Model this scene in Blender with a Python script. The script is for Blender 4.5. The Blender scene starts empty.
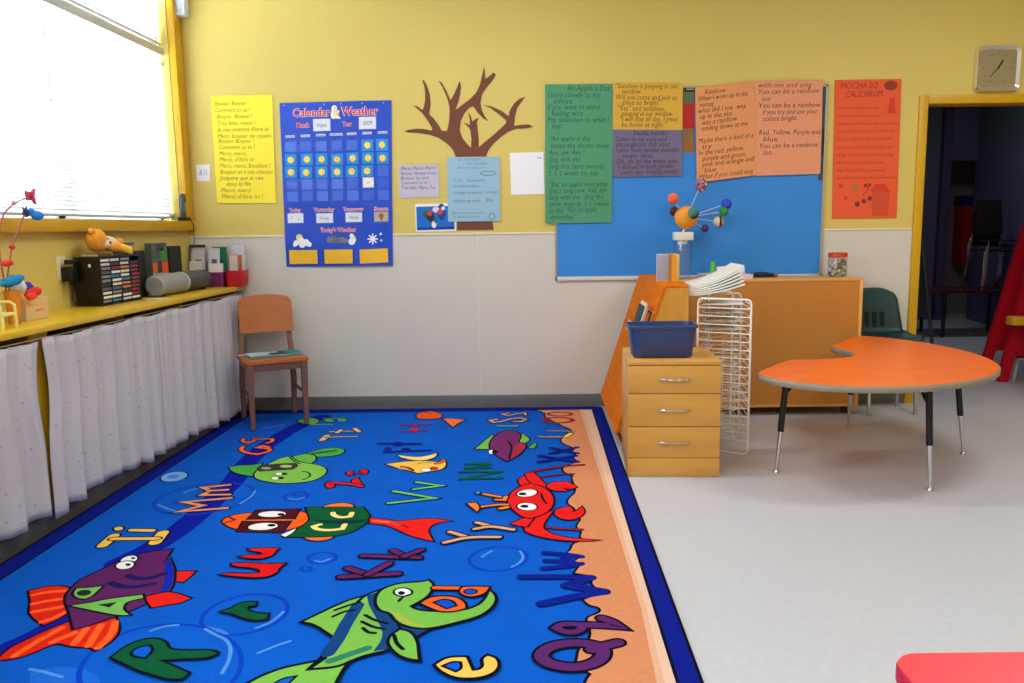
import bpy, bmesh, math, random
from mathutils import Vector, Matrix
from mathutils.geometry import tessellate_polygon

# A classroom corner. Metres; X runs along the back wall, Y into the picture
# (the back wall is y = 0), Z up. The left wall is x = LW.
random.seed(7)
PI = math.pi
COL = bpy.context.scene.collection
LW = -2.45          # face of the left wall
CT = 0.912          # top of the yellow counter
ORG = {}

# ------------------------------------------------------------------ materials
def lin(c):
    out = []
    for v in c[:3]:
        v = v / 255.0
        out.append(v / 12.92 if v <= 0.04045 else ((v + 0.055) / 1.055) ** 2.4)
    return (out[0], out[1], out[2], 1.0)

MATS = {}
def mat(name, rgb, rough=0.6, metal=0.0, spec=0.4, noise=None, bump=None, stretch=None, coat=0.0):
    if name in MATS:
        return MATS[name]
    m = bpy.data.materials.new(name); m.use_nodes = True
    nt = m.node_tree; b = nt.nodes['Principled BSDF']
    b.inputs['Base Color'].default_value = lin(rgb)
    b.inputs['Roughness'].default_value = rough
    b.inputs['Metallic'].default_value = metal
    b.inputs['Specular IOR Level'].default_value = spec
    if coat:
        b.inputs['Coat Weight'].default_value = coat
        b.inputs['Coat Roughness'].default_value = 0.12
    if noise or bump:
        tc = nt.nodes.new('ShaderNodeTexCoord'); src = tc.outputs['Object']
        if stretch:
            mp = nt.nodes.new('ShaderNodeMapping'); mp.inputs['Scale'].default_value = stretch
            nt.links.new(src, mp.inputs['Vector']); src = mp.outputs['Vector']
    if noise:                                   # (scale, amount of brightness change)
        n = nt.nodes.new('ShaderNodeTexNoise'); n.inputs['Scale'].default_value = noise[0]
        n.inputs['Detail'].default_value = 4.0
        nt.links.new(src, n.inputs['Vector'])
        r = nt.nodes.new('ShaderNodeMapRange')
        r.inputs['From Min'].default_value = 0.3; r.inputs['From Max'].default_value = 0.7
        r.inputs['To Min'].default_value = 1 - noise[1]; r.inputs['To Max'].default_value = 1 + noise[1]
        nt.links.new(n.outputs['Fac'], r.inputs['Value'])
        mx = nt.nodes.new('ShaderNodeVectorMath'); mx.operation = 'SCALE'
        mx.inputs[0].default_value = lin(rgb)[:3]
        nt.links.new(r.outputs['Result'], mx.inputs['Scale'])
        nt.links.new(mx.outputs['Vector'], b.inputs['Base Color'])
    if bump:
        n2 = nt.nodes.new('ShaderNodeTexNoise'); n2.inputs['Scale'].default_value = bump[0]
        nt.links.new(src, n2.inputs['Vector'])
        bp = nt.nodes.new('ShaderNodeBump'); bp.inputs['Strength'].default_value = bump[1]
        bp.inputs['Distance'].default_value = 0.004
        nt.links.new(n2.outputs['Fac'], bp.inputs['Height'])
        nt.links.new(bp.outputs['Normal'], b.inputs['Normal'])
    MATS[name] = m
    return m

def clear_mat(name, tint=(235, 242, 245), gloss=0.08, rough=0.05):
    if name in MATS: return MATS[name]
    m = bpy.data.materials.new(name); m.use_nodes = True
    nt = m.node_tree; nt.nodes.clear()
    o = nt.nodes.new('ShaderNodeOutputMaterial'); mx = nt.nodes.new('ShaderNodeMixShader')
    t = nt.nodes.new('ShaderNodeBsdfTransparent'); g = nt.nodes.new('ShaderNodeBsdfGlossy')
    t.inputs['Color'].default_value = lin(tint); g.inputs['Roughness'].default_value = rough
    mx.inputs[0].default_value = gloss
    nt.links.new(t.outputs[0], mx.inputs[1]); nt.links.new(g.outputs[0], mx.inputs[2])
    nt.links.new(mx.outputs[0], o.inputs['Surface'])
    MATS[name] = m; return m

def translucent_mat(name, rgb, fac=0.5, dots=None, bump=False):
    if name in MATS: return MATS[name]
    m = bpy.data.materials.new(name); m.use_nodes = True
    nt = m.node_tree; nt.nodes.clear()
    o = nt.nodes.new('ShaderNodeOutputMaterial'); mx = nt.nodes.new('ShaderNodeMixShader')
    d = nt.nodes.new('ShaderNodeBsdfDiffuse'); t = nt.nodes.new('ShaderNodeBsdfTranslucent')
    d.inputs['Color'].default_value = lin(rgb); t.inputs['Color'].default_value = lin(rgb)
    mx.inputs[0].default_value = fac
    if dots:                                    # little printed sprigs on the cloth
        tc = nt.nodes.new('ShaderNodeTexCoord')
        sep = nt.nodes.new('ShaderNodeSeparateXYZ'); nt.links.new(tc.outputs['Object'], sep.inputs[0])
        cmb = nt.nodes.new('ShaderNodeCombineXYZ')
        nt.links.new(sep.outputs['Y'], cmb.inputs['X']); nt.links.new(sep.outputs['Z'], cmb.inputs['Y'])
        v = nt.nodes.new('ShaderNodeTexVoronoi'); v.inputs['Scale'].default_value = 30.0
        v.inputs['Randomness'].default_value = 0.55
        nt.links.new(cmb.outputs[0], v.inputs['Vector'])
        lt = nt.nodes.new('ShaderNodeMath'); lt.operation = 'LESS_THAN'; lt.inputs[1].default_value = 0.14
        nt.links.new(v.outputs['Distance'], lt.inputs[0])
        cm = nt.nodes.new('ShaderNodeMixRGB'); cm.inputs[1].default_value = lin(rgb); cm.inputs[2].default_value = lin(dots)
        nt.links.new(lt.outputs[0], cm.inputs[0])
        nt.links.new(cm.outputs[0], d.inputs['Color'])
    nt.links.new(d.outputs[0], mx.inputs[1]); nt.links.new(t.outputs[0], mx.inputs[2])
    nt.links.new(mx.outputs[0], o.inputs['Surface'])
    MATS[name] = m; return m

def wood(name, rgb, rough=0.42, axis='z', amount=0.16, coat=0.0, spec=0.4):
    st = {'x': (1.2, 14, 14), 'y': (14, 1.2, 14), 'z': (14, 14, 1.2)}[axis]
    return mat(name, rgb, rough=rough, noise=(2.2, amount), stretch=st, coat=coat, spec=spec)

def paint(rgb, rough=0.6):                      # one material per flat colour
    return mat('paint_%02x%02x%02x' % tuple(int(v) for v in rgb[:3]), rgb, rough=rough, spec=0.3)

# -------------------------------------------------------------- mesh builder
class MB:
    def __init__(self):
        self.v = []; self.f = []; self.m = []
    def add(self, vs, fs, m=0):
        b = len(self.v)
        self.v.extend(Vector(p) for p in vs)
        for f in fs:
            self.f.append(tuple(b + i for i in f)); self.m.append(m)
        return self
    def box(self, c, s, m=0, rot=None, bev=0.0, seg=2):
        bm = bmesh.new(); bmesh.ops.create_cube(bm, size=1.0)
        bmesh.ops.scale(bm, vec=s, verts=bm.verts)
        if bev:
            bmesh.ops.bevel(bm, geom=bm.edges[:], offset=bev, segments=seg, profile=0.5, affect='EDGES')
        M = Matrix.Translation(c)
        if rot is not None:
            M = M @ (rot if isinstance(rot, Matrix) else Matrix.Rotation(rot, 4, 'Z'))
        bm.verts.index_update()
        self.add([M @ v.co for v in bm.verts], [[v.index for v in f.verts] for f in bm.faces], m)
        bm.free(); return self
    def bx(self, x0, x1, y0, y1, z0, z1, m=0, bev=0.0):
        return self.box(((x0+x1)/2, (y0+y1)/2, (z0+z1)/2), (abs(x1-x0), abs(y1-y0), abs(z1-z0)), m, None, bev)
    def tube(self, pts, r, m=0, n=8, closed=False):
        P = [Vector(p) for p in pts]
        k = len(P)
        R = r if isinstance(r, (list, tuple)) else [r] * k
        T = []
        for i in range(k):
            a = P[(i-1) % k] if (closed or i > 0) else P[i]
            b = P[(i+1) % k] if (closed or i < k-1) else P[i]
            t = (b - a)
            T.append(t.normalized() if t.length > 1e-9 else Vector((0, 0, 1)))
        nrm = T[0].orthogonal().normalized()
        vs = []; fs = []
        for i in range(k):
            nrm = (nrm - T[i] * nrm.dot(T[i]))
            nrm = nrm.normalized() if nrm.length > 1e-6 else T[i].orthogonal().normalized()
            bi = T[i].cross(nrm)
            for j in range(n):
                a = 2 * PI * j / n
                vs.append(P[i] + (nrm * math.cos(a) + bi * math.sin(a)) * R[i])
        for i in range(k if closed else k-1):
            i2 = (i+1) % k
            for j in range(n):
                j2 = (j+1) % n
                fs.append((i*n+j, i*n+j2, i2*n+j2, i2*n+j))
        if not closed:
            fs.append(tuple(reversed(range(n)))); fs.append(tuple((k-1)*n+j for j in range(n)))
        return self.add(vs, fs, m)
    def lathe(self, prof, c, m=0, n=24, M=None):
        vs = []; fs = []; c = Vector(c)
        for (r, z) in prof:
            for j in range(n):
                a = 2*PI*j/n
                p = Vector((r*math.cos(a), r*math.sin(a), z))
                vs.append(c + (M @ p if M else p))
        k = len(prof)
        for i in range(k-1):
            for j in range(n):
                j2 = (j+1) % n
                fs.append((i*n+j, i*n+j2, (i+1)*n+j2, (i+1)*n+j))
        fs.append(tuple(reversed(range(n)))); fs.append(tuple((k-1)*n+j for j in range(n)))
        return self.add(vs, fs, m)
    def ball(self, c, r, m=0, nu=16, nv=10, M=None):
        r = r if isinstance(r, (tuple, list)) else (r, r, r)
        vs = []; fs = []; c = Vector(c)
        def P(a, b):
            p = Vector((r[0]*math.cos(a)*math.sin(b), r[1]*math.sin(a)*math.sin(b), r[2]*math.cos(b)))
            return c + (M @ p if M else p)
        vs.append(P(0, 0))
        for i in range(1, nv):
            for j in range(nu): vs.append(P(2*PI*j/nu, PI*i/nv))
        vs.append(P(0, PI))
        for j in range(nu):
            j2 = (j+1) % nu
            fs.append((0, 1+j, 1+j2))
            for i in range(nv-2):
                fs.append((1+i*nu+j, 1+(i+1)*nu+j, 1+(i+1)*nu+j2, 1+i*nu+j2))
            fs.append((1+(nv-2)*nu+j, len(vs)-1, 1+(nv-2)*nu+j2))
        return self.add(vs, fs, m)
    def prism(self, poly, a, b, m=0, f=None, mside=None):
        """a 2D outline pushed from a to b; f(u, v, w) gives the 3D point (default x, y, z)"""
        f = f or (lambda u, v, w: (u, v, w))
        n = len(poly)
        tri = tessellate_polygon([[Vector((p[0], p[1], 0)) for p in poly]])
        vs = [f(p[0], p[1], a) for p in poly] + [f(p[0], p[1], b) for p in poly]
        self.add(vs, [tuple(t) for t in tri] + [tuple(n+i for i in reversed(t)) for t in tri], m)
        return self.add(vs, [(i, (i+1) % n, n+(i+1) % n, n+i) for i in range(n)], m if mside is None else mside)
    def flat(self, poly, m, f):
        """a filled flat shape; f(u, v) gives the 3D point"""
        tri = tessellate_polygon([[Vector((p[0], p[1], 0)) for p in poly]])
        return self.add([f(p[0], p[1]) for p in poly], [tuple(t) for t in tri], m)
    def stroke(self, pts, w, m, f, closed=False):
        """a flat brush stroke of width w: one strip with mitred bends and round ends"""
        P = []
        for p in pts:
            p = Vector(p[:2])
            if not P or (p-P[-1]).length > w*0.12: P.append(p)
        if closed and len(P) > 2 and (P[0]-P[-1]).length < w*0.12: P.pop()
        k = len(P)
        if k < 2: return self
        Ls = []; Rs = []
        for i in range(k):
            d1 = (P[i]-P[i-1]) if (closed or i > 0) else (P[1]-P[0])
            d2 = (P[(i+1) % k]-P[i]) if (closed or i < k-1) else (P[-1]-P[-2])
            d1 = d1.normalized(); d2 = d2.normalized()
            n1 = Vector((-d1.y, d1.x)); n2 = Vector((-d2.y, d2.x)); q = n1+n2
            q = q.normalized() if q.length > 1e-3 else d1
            s = min(2.2, 1/max(0.2, abs(q.dot(n1)))) * w/2
            Ls.append(P[i]+q*s); Rs.append(P[i]-q*s)
        n = k if closed else k-1
        vs = [f(p.x, p.y) for p in Ls] + [f(p.x, p.y) for p in Rs]
        self.add(vs, [(i, k+i, k+(i+1) % k, (i+1) % k) for i in range(n)], m)
        if not closed:
            for (c, d) in ((P[0], P[0]-P[1]), (P[-1], P[-1]-P[-2])):
                a0 = math.atan2(d.y, d.x)
                cap = [c+Vector((math.cos(a0+t*PI/6), math.sin(a0+t*PI/6)))*(w/2) for t in range(-3, 4)]
                self.add([f(p.x, p.y) for p in cap], [tuple(range(7))], m)
        return self
    def grid(self, nu, nv, fn, m=0, closeu=False):
        vs = [fn(i/(nu-1) if not closeu else i/nu, j/(nv-1)) for j in range(nv) for i in range(nu)]
        fs = []
        for j in range(nv-1):
            for i in range(nu if closeu else nu-1):
                i2 = (i+1) % nu
                fs.append((j*nu+i, j*nu+i2, (j+1)*nu+i2, (j+1)*nu+i))
        return self.add(vs, fs, m)
    def text(self, s, m, f, x, y, h, width=None, shear=0.0, bold=0.0, align='LEFT', rot=0.0):
        """written words as flat shapes; (x, y) baseline start and h letter height in the plane of f"""
        vs, fs = glyphs(s, bold)
        if not vs: return self
        x1 = max(p[0] for p in vs)
        k = h / 0.72
        kx = (width / x1) if width else k * 0.92
        off = {'LEFT': 0, 'CENTER': -x1*kx/2, 'RIGHT': -x1*kx}[align]
        out = []
        for p in vs:
            u = p[0]*kx + p[1]*k*shear + off; w = p[1]*k
            out.append(f(x + u*math.cos(rot) - w*math.sin(rot), y + u*math.sin(rot) + w*math.cos(rot)))
        return self.add(out, fs, m)
    def build(self, name, mats, parent=None, smooth=35):
        o = ORGof(parent)
        me = bpy.data.meshes.new(name)
        me.from_pydata([tuple(p - o) for p in self.v], [], self.f)
        for q in (mats if isinstance(mats, (list, tuple)) else [mats]): me.materials.append(q)
        me.polygons.foreach_set('material_index', self.m)
        me.validate(); me.update()
        if smooth:
            me.polygons.foreach_set('use_smooth', [True]*len(me.polygons))
            me.set_sharp_from_angle(angle=math.radians(smooth))
        ob = bpy.data.objects.new(name, me); COL.objects.link(ob)
        if parent is not None: ob.parent = parent
        ORG[ob.name] = o
        return ob

def ORGof(p):
    return ORG[p.name] if p is not None else Vector((0, 0, 0))

_G = {}
def glyphs(s, bold=0.0):
    key = (s, bold)
    if key in _G: return _G[key]
    cu = bpy.data.curves.new('words', 'FONT'); cu.body = s; cu.size = 1.0; cu.offset = bold
    cu.resolution_u = 2
    ob = bpy.data.objects.new('words', cu); COL.objects.link(ob)
    dg = bpy.context.evaluated_depsgraph_get()
    me = bpy.data.meshes.new_from_object(ob.evaluated_get(dg))
    out = ([(v.co.x, v.co.y) for v in me.vertices], [tuple(p.vertices) for p in me.polygons])
    bpy.data.objects.remove(ob); bpy.data.curves.remove(cu); bpy.data.meshes.remove(me)
    _G[key] = out
    return out

def tag(o, label, cat, group=None, kind=None):
    o['label'] = label; o['category'] = cat
    if group: o['group'] = group
    if kind: o['kind'] = kind
    return o

def thing(name, label, cat, loc=(0, 0, 0), group=None, local=False, rz=0.0):
    o = bpy.data.objects.new(name, None); COL.objects.link(o)
    o.location = loc; o.rotation_euler = (0, 0, rz); o.empty_display_size = 0.1
    ORG[o.name] = Vector((0, 0, 0)) if local else Vector(loc)
    return tag(o, label, cat, group)

def struct(o):
    o['kind'] = 'structure'; return o

def shape(name, mb, mats, label, cat, group=None, smooth=35):
    """a thing that is one mesh"""
    return tag(mb.build(name, mats, None, smooth), label, cat, group)

def dup(root, loc, label=None, rz=None):
    r = root.copy(); COL.objects.link(r); r.location = loc
    if rz is not None: r.rotation_euler = (0, 0, rz)
    if label: r['label'] = label
    for ch in list(root.children):
        c = ch.copy(); COL.objects.link(c); c.parent = r
        for g in list(ch.children):
            d = g.copy(); COL.objects.link(d); d.parent = c
    return r

def bil(q, u, v):
    """point in a four-cornered sheet q = (top-left, top-right, bottom-right, bottom-left), u right, v up"""
    return ((q[0][0]*v + q[3][0]*(1-v))*(1-u) + (q[1][0]*v + q[2][0]*(1-v))*u,
            (q[0][1]*v + q[3][1]*(1-v))*(1-u) + (q[1][1]*v + q[2][1]*(1-v))*u)

# ------------------------------------------------------------------ materials
M_yel = mat('yellow_wall_paint', (211, 189, 99), rough=0.55, noise=(1.3, 0.02), bump=(60, 0.06))
M_trim = mat('golden_trim_paint', (202, 156, 18), rough=0.4, noise=(3, 0.03))
M_white = mat('white_wall_panel', (208, 203, 192), rough=0.6, noise=(1.2, 0.02), bump=(40, 0.05))
M_base = mat('grey_rubber_base', (104, 104, 104), rough=0.5)
M_ceil = mat('ceiling_tile', (228, 226, 220), rough=0.8, bump=(80, 0.2))
M_floor = mat('vinyl_floor', (190, 192, 196), rough=0.38, spec=0.4, noise=(34, 0.035), bump=(9, 0.02))
M_black = mat('black_plastic', (20, 20, 22), rough=0.4)
M_chrome = mat('chrome', (205, 205, 208), rough=0.16, metal=1.0)
M_steel = mat('brushed_steel', (190, 190, 192), rough=0.3, metal=1.0)
M_wwire = mat('white_coated_wire', (236, 234, 230), rough=0.35)
M_maple = wood('maple_laminate', (206, 150, 70), rough=0.36, axis='z', amount=0.07)
M_mapleh = wood('maple_laminate_across', (208, 152, 72), rough=0.36, axis='x', amount=0.07)
M_counter = mat('yellow_counter_laminate', (218, 178, 28), rough=0.3, noise=(4, 0.03))

# ------------------------------------------------------------------ the room
b = MB(); b.bx(-2.9, 9.2, -9.3, 7.2, -0.12, 0.0); struct(b.build('floor', M_floor))
b = MB(); b.bx(-2.9, 6.2, -9.3, 0.0, 3.1, 3.25); struct(b.build('ceiling', M_ceil))

DX0, DX1, DZ = 2.722, 3.76, 2.116       # the doorway
SPL = 1.262                              # where the white panel meets the yellow paint
b = MB()
b.bx(-2.9, DX0, 0, 0.15, SPL, 3.1, 0); b.bx(DX0, DX1, 0, 0.15, DZ, 3.1, 0); b.bx(DX1, 6.2, 0, 0.15, SPL, 3.1, 0)
b.bx(-2.9, DX0, 0, 0.15, 0, SPL, 1); b.bx(DX1, 6.2, 0, 0.15, 0, SPL, 1)
struct(b.build('wall_back', [M_yel, M_white], None, 0))
b = MB(); b.bx(-2.45, DX0-0.06, -0.006, 0.001, SPL-0.012, SPL, 0, 0.002)
b.bx(0.136-0.55, 0.136-0.544, -0.003, 0.001, 0.09, SPL-0.012, 0)
struct(b.build('trim_1', mat('panel_cap', (220, 214, 190), rough=0.5), None, 0))
b = MB(); b.bx(-2.14, DX0-0.06, -0.010, 0.0, 0.0, 0.094, 0, 0.003); struct(b.build('baseboard_back', M_base))
b = MB(); b.bx(6.05, 6.2, -9.3, 0.0, 0, 3.1); struct(b.build('wall_right', M_yel))
b = MB(); b.bx(-2.9, 6.2, -9.3, -9.15, 0, 3.1); struct(b.build('wall_front', M_yel))

# left wall: yellow, with a long band of windows
WZ0, WZ1 = 1.368, 2.90
SP = [(-0.130, -2.80), (-2.95, -5.60), (-5.75, -8.60)]
b = MB()
b.bx(LW-0.2, LW, -9.3, 0.0, 0, WZ0); b.bx(LW-0.2, LW, -9.3, 0.0, WZ1, 3.1)
for a, c in ((0.0, -0.130), (-2.80, -2.95), (-5.60, -5.75), (-8.60, -9.3)): b.bx(LW-0.2, LW, c, a, WZ0, WZ1)
struct(b.build('wall_left', M_yel, None, 0))
b = MB()
b.bx(LW-0.12, -2.398, -8.7, -0.002, 1.303, WZ0, 0, 0.004)                     # sill board
b.bx(LW, -2.402, -0.125, -0.004, WZ0, WZ1+0.1, 0, 0.003)                      # side board
b.bx(LW, -2.402, -2.95, -2.80, WZ0, WZ1, 0, 0.003); b.bx(LW, -2.402, -5.75, -5.60, WZ0, WZ1, 0, 0.003)
b.bx(LW, -2.402, -8.7, -0.125, WZ1, WZ1+0.1, 0, 0.003)
struct(b.build('trim_2', M_trim))
M_frame = mat('window_frame_white', (226, 228, 230), rough=0.5)
M_glass = clear_mat('window_glass', (250, 252, 255), 0.05, 0.02)
for i, (ya, yb) in enumerate(SP):
    b = MB()
    x0, x1 = LW-0.16, LW-0.115
    ym = -1.345 if i == 0 else (ya+yb)/2
    for (p, q) in ((ya, ya-0.04), (yb+0.04, yb), (ym+0.035, ym-0.035)): b.bx(x0, x1, q, p, WZ0, WZ1, 0, 0.004)
    for (p, q) in ((WZ0, WZ0+0.04), (2.47, 2.55), (WZ1-0.04, WZ1)): b.bx(x0, x1, yb, ya, p, q, 0, 0.004)
    w = struct(b.build('window_%d' % (i+1), M_frame))
    g = MB(); g.bx(LW-0.141, LW-0.135, yb+0.04, ya-0.04, WZ0+0.04, WZ1-0.04)
    g.build('window_pane', M_glass, w, 0)

# venetian blinds in the first window
M_slat = translucent_mat('blind_slat', (226, 231, 234), 0.10)
M_rail = mat('blind_rail', (196, 197, 196), rough=0.4)
def blind(label, z0, z1, wand):
    t = thing('venetian_blind', label, 'blind', (LW-0.06, -1.47, z1))
    s = MB(); n = int((z1-0.07-z0)/0.0235)
    for k in range(n):
        z = z0+0.025+0.0235*k
        a = math.radians(66)
        dx, dz = 0.0160*math.cos(a), 0.0160*math.sin(a)
        s.add([(LW-0.06-dx, -2.79, z-dz), (LW-0.06-dx, -0.142, z-dz), (LW-0.06, -0.142, z+0.0016), (LW-0.06, -2.79, z+0.0016),
               (LW-0.06+dx, -0.142, z+dz), (LW-0.06+dx, -2.79, z+dz)], [(0, 1, 2, 3), (3, 2, 4, 5)])
    s.build('slats', M_slat, t, 80)
    h = MB(); h.bx(LW-0.085, LW-0.030, -2.795, -0.138, z1-0.052, z1, 0, 0.003); h.build('headrail', M_rail, t)
    h = MB(); h.bx(LW-0.072, LW-0.048, -2.79, -0.14, z0, z0+0.014, 0, 0.003); h.build('bottom_rail', M_rail, t)
    c = MB()
    for y in (-0.45, -1.45, -2.35):
        c = MB(); c.bx(LW-0.0805, LW-0.0795, y-0.003, y+0.003, z0, z1-0.04); c.build('ladder_tape', mat('blind_cord', (228, 230, 230)), t, 0)
    if wand:
        c = MB(); c.tube([(LW-0.038, -1.50, z1-0.04), (LW-0.034, -1.50, z1-0.10), (LW-0.034, -1.495, z1-0.55)], 0.006)
        c.build('tilt_wand', mat('clear_wand', (240, 240, 242), rough=0.2), t)
        for z in (1.40, 2.40):
            c = MB(); c.bx(LW-0.078, LW-0.038, -0.150, -0.131, z, z+0.02, 0, 0.002); c.build('hold_down_bracket', M_rail, t)
blind('large white venetian blind closed over the lower window panes', 1.385, 2.515, True)
blind('narrow white venetian blind above the grey headrail of the big blind', 2.535, 2.885, False)

# ------------------------------------------------------------------ counter and its curtains
YC = -5.2
t = thing('counter', 'long yellow counter along the window wall with open shelves hidden by curtains', 'counter', (LW, -2.5, 0))
b = MB(); b.bx(LW+0.002, -2.070, YC, -0.012, CT-0.028, CT, 0, 0.004); b.build('worktop', M_counter, t)
b = MB(); b.bx(LW+0.004, -2.133, YC, -0.014, 0.0, 0.092, 0, 0.002); b.build('toe_kick', mat('toe_board', (86, 84, 78), rough=0.6), t)
b = MB(); b.bx(LW+0.004, LW+0.02, YC, -0.014, 0.092, CT-0.028); b.build('back_panel', mat('cupboard_back', (120, 84, 40), rough=0.7), t)
b = MB(); b.bx(LW+0.02, -2.150, YC, -0.014, 0.092, 0.112); b.build('shelf', M_counter, t)
for y in (-0.03, -0.92, -1.62, -2.385, -3.2, -4.1):
    b = MB(); b.bx(LW+0.02, -2.143, y-0.012, y+0.012, 0.092, CT-0.028); b.build('divider', mat('divider_yellow', (190, 140, 30), rough=0.5), t)
for y in (-2.385, -4.1):
    b = MB(); b.bx(-2.150, -2.136, y+.035-0.065, y+.035+0.065, 0.092, CT-0.028, 0, 0.002); b.build('face_post', mat('post_yellow', (214, 168, 30), rough=0.45), t)
b = MB(); b.tube([(-2.120, -0.03, 0.856), (-2.120, -2.0, 0.851), (-2.120, -4.0, 0.856), (-2.120, YC+0.02, 0.856)], 0.003)
shape('curtain_wire', b, M_wwire, 'thin white curtain wire strung under the front of the yellow counter', 'wire')

M_curt = translucent_mat('curtain_cloth', (212, 208, 212), 0.16, dots=(176, 166, 190))
def curtain(label, ya, yb, hem, gapa, gapb, seed):
    rnd = random.Random(seed)
    ph = [rnd.uniform(0, 6.28) for _ in range(6)]
    def fn(u, v):
        z1 = 0.858 - 0.012*math.sin(u*9+ph[0])**2
        z0 = hem + 0.022*math.sin(u*5.3+ph[1]) + 0.010*math.sin(u*31+ph[2])
        z = z1*v + z0*(1-v)
        lens = math.sin(PI*min(1, max(0, (z-0.44)/0.42)))*0.024 if z > 0.44 else -0.009*min(1, (0.44-z)/0.12)
        a = ya - gapa*lens; c = yb + gapb*lens
        y = a + (c-a)*u
        L = abs(yb-ya)
        amp = 0.009 + 0.014*(1-v)**0.7
        x = -2.096 + amp*math.sin(u*L*38+ph[3]+0.7*math.sin(u*L*9+ph[4])) + 0.006*math.sin(u*L*83+ph[5]) - 0.004*(1-v)
        if v > 0.97: x += 0.003
        return (x, y, z)
    m = MB(); m.grid(int(abs(yb-ya)*110), 22, fn)
    c = shape('curtain', m, M_curt, label, 'curtain', 'white curtains under the counter', 80)
    sm = c.modifiers.new('thick', 'SOLIDIFY'); sm.thickness = 0.0016
curtain('white dotted curtain below the end of the counter next to the wooden chair', -0.035, -1.345, 0.052, 0, 0, 3)
curtain('wide white dotted curtain between the slit of yellow wood and the seam', -1.330, -2.400, 0.085, 0, 1, 5)
curtain('white dotted curtain at the picture edge, beyond the yellow slit', -2.418, -5.1, 0.100, 1, 0, 8)

# ------------------------------------------------------------------ rug
RX0, RX1, RY0, RY1 = -2.128, 0.467, -4.15, -0.035
rugm = [mat('rug_border', (6, 24, 128), rough=0.95, spec=0.1, noise=(260, 0.16), bump=(420, 0.5)),
        mat('rug_blue', (0, 86, 190), rough=0.95, spec=0.1, noise=(7, 0.05), bump=(420, 0.5)),
        mat('rug_sand_light', (222, 184, 158), rough=0.95, spec=0.1, noise=(120, 0.06), bump=(420, 0.5)),
        mat('rug_edge_line', (6, 6, 26), rough=0.95, spec=0.1)]
rb = MB()
def rrect(x0, x1, y0, y1, r, n=6):
    o = []
    for cx, cy, a0 in ((x1-r, y1-r, 0), (x0+r, y1-r, 90), (x0+r, y0+r, 180), (x1-r, y0+r, 270)):
        for k in range(n+1):
            a = math.radians(a0+90*k/n); o.append((cx+r*math.cos(a), cy+r*math.sin(a)))
    return o
rb.prism(rrect(RX0, RX1, RY0, RY1, 0.05), 0.0004, 0.006, 3)
lay = [0.0061]
def nxt():
    lay[0] += 0.00002; return lay[0]
z = nxt(); rb.flat(rrect(RX0+0.010, RX1-0.010, RY0+0.010, RY1-0.008, 0.045), 0, lambda x, y: (x, y, z))
z2 = nxt(); rb.flat(rrect(RX0+0.092, RX1-0.070, RY0+0.09, RY1-0.112, 0.01), 3, lambda x, y: (x, y, z2))
z3 = nxt(); rb.flat(rrect(RX0+0.102, RX1-0.080, RY0+0.10, RY1-0.120, 0.01), 1, lambda x, y: (x, y, z3))
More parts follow.
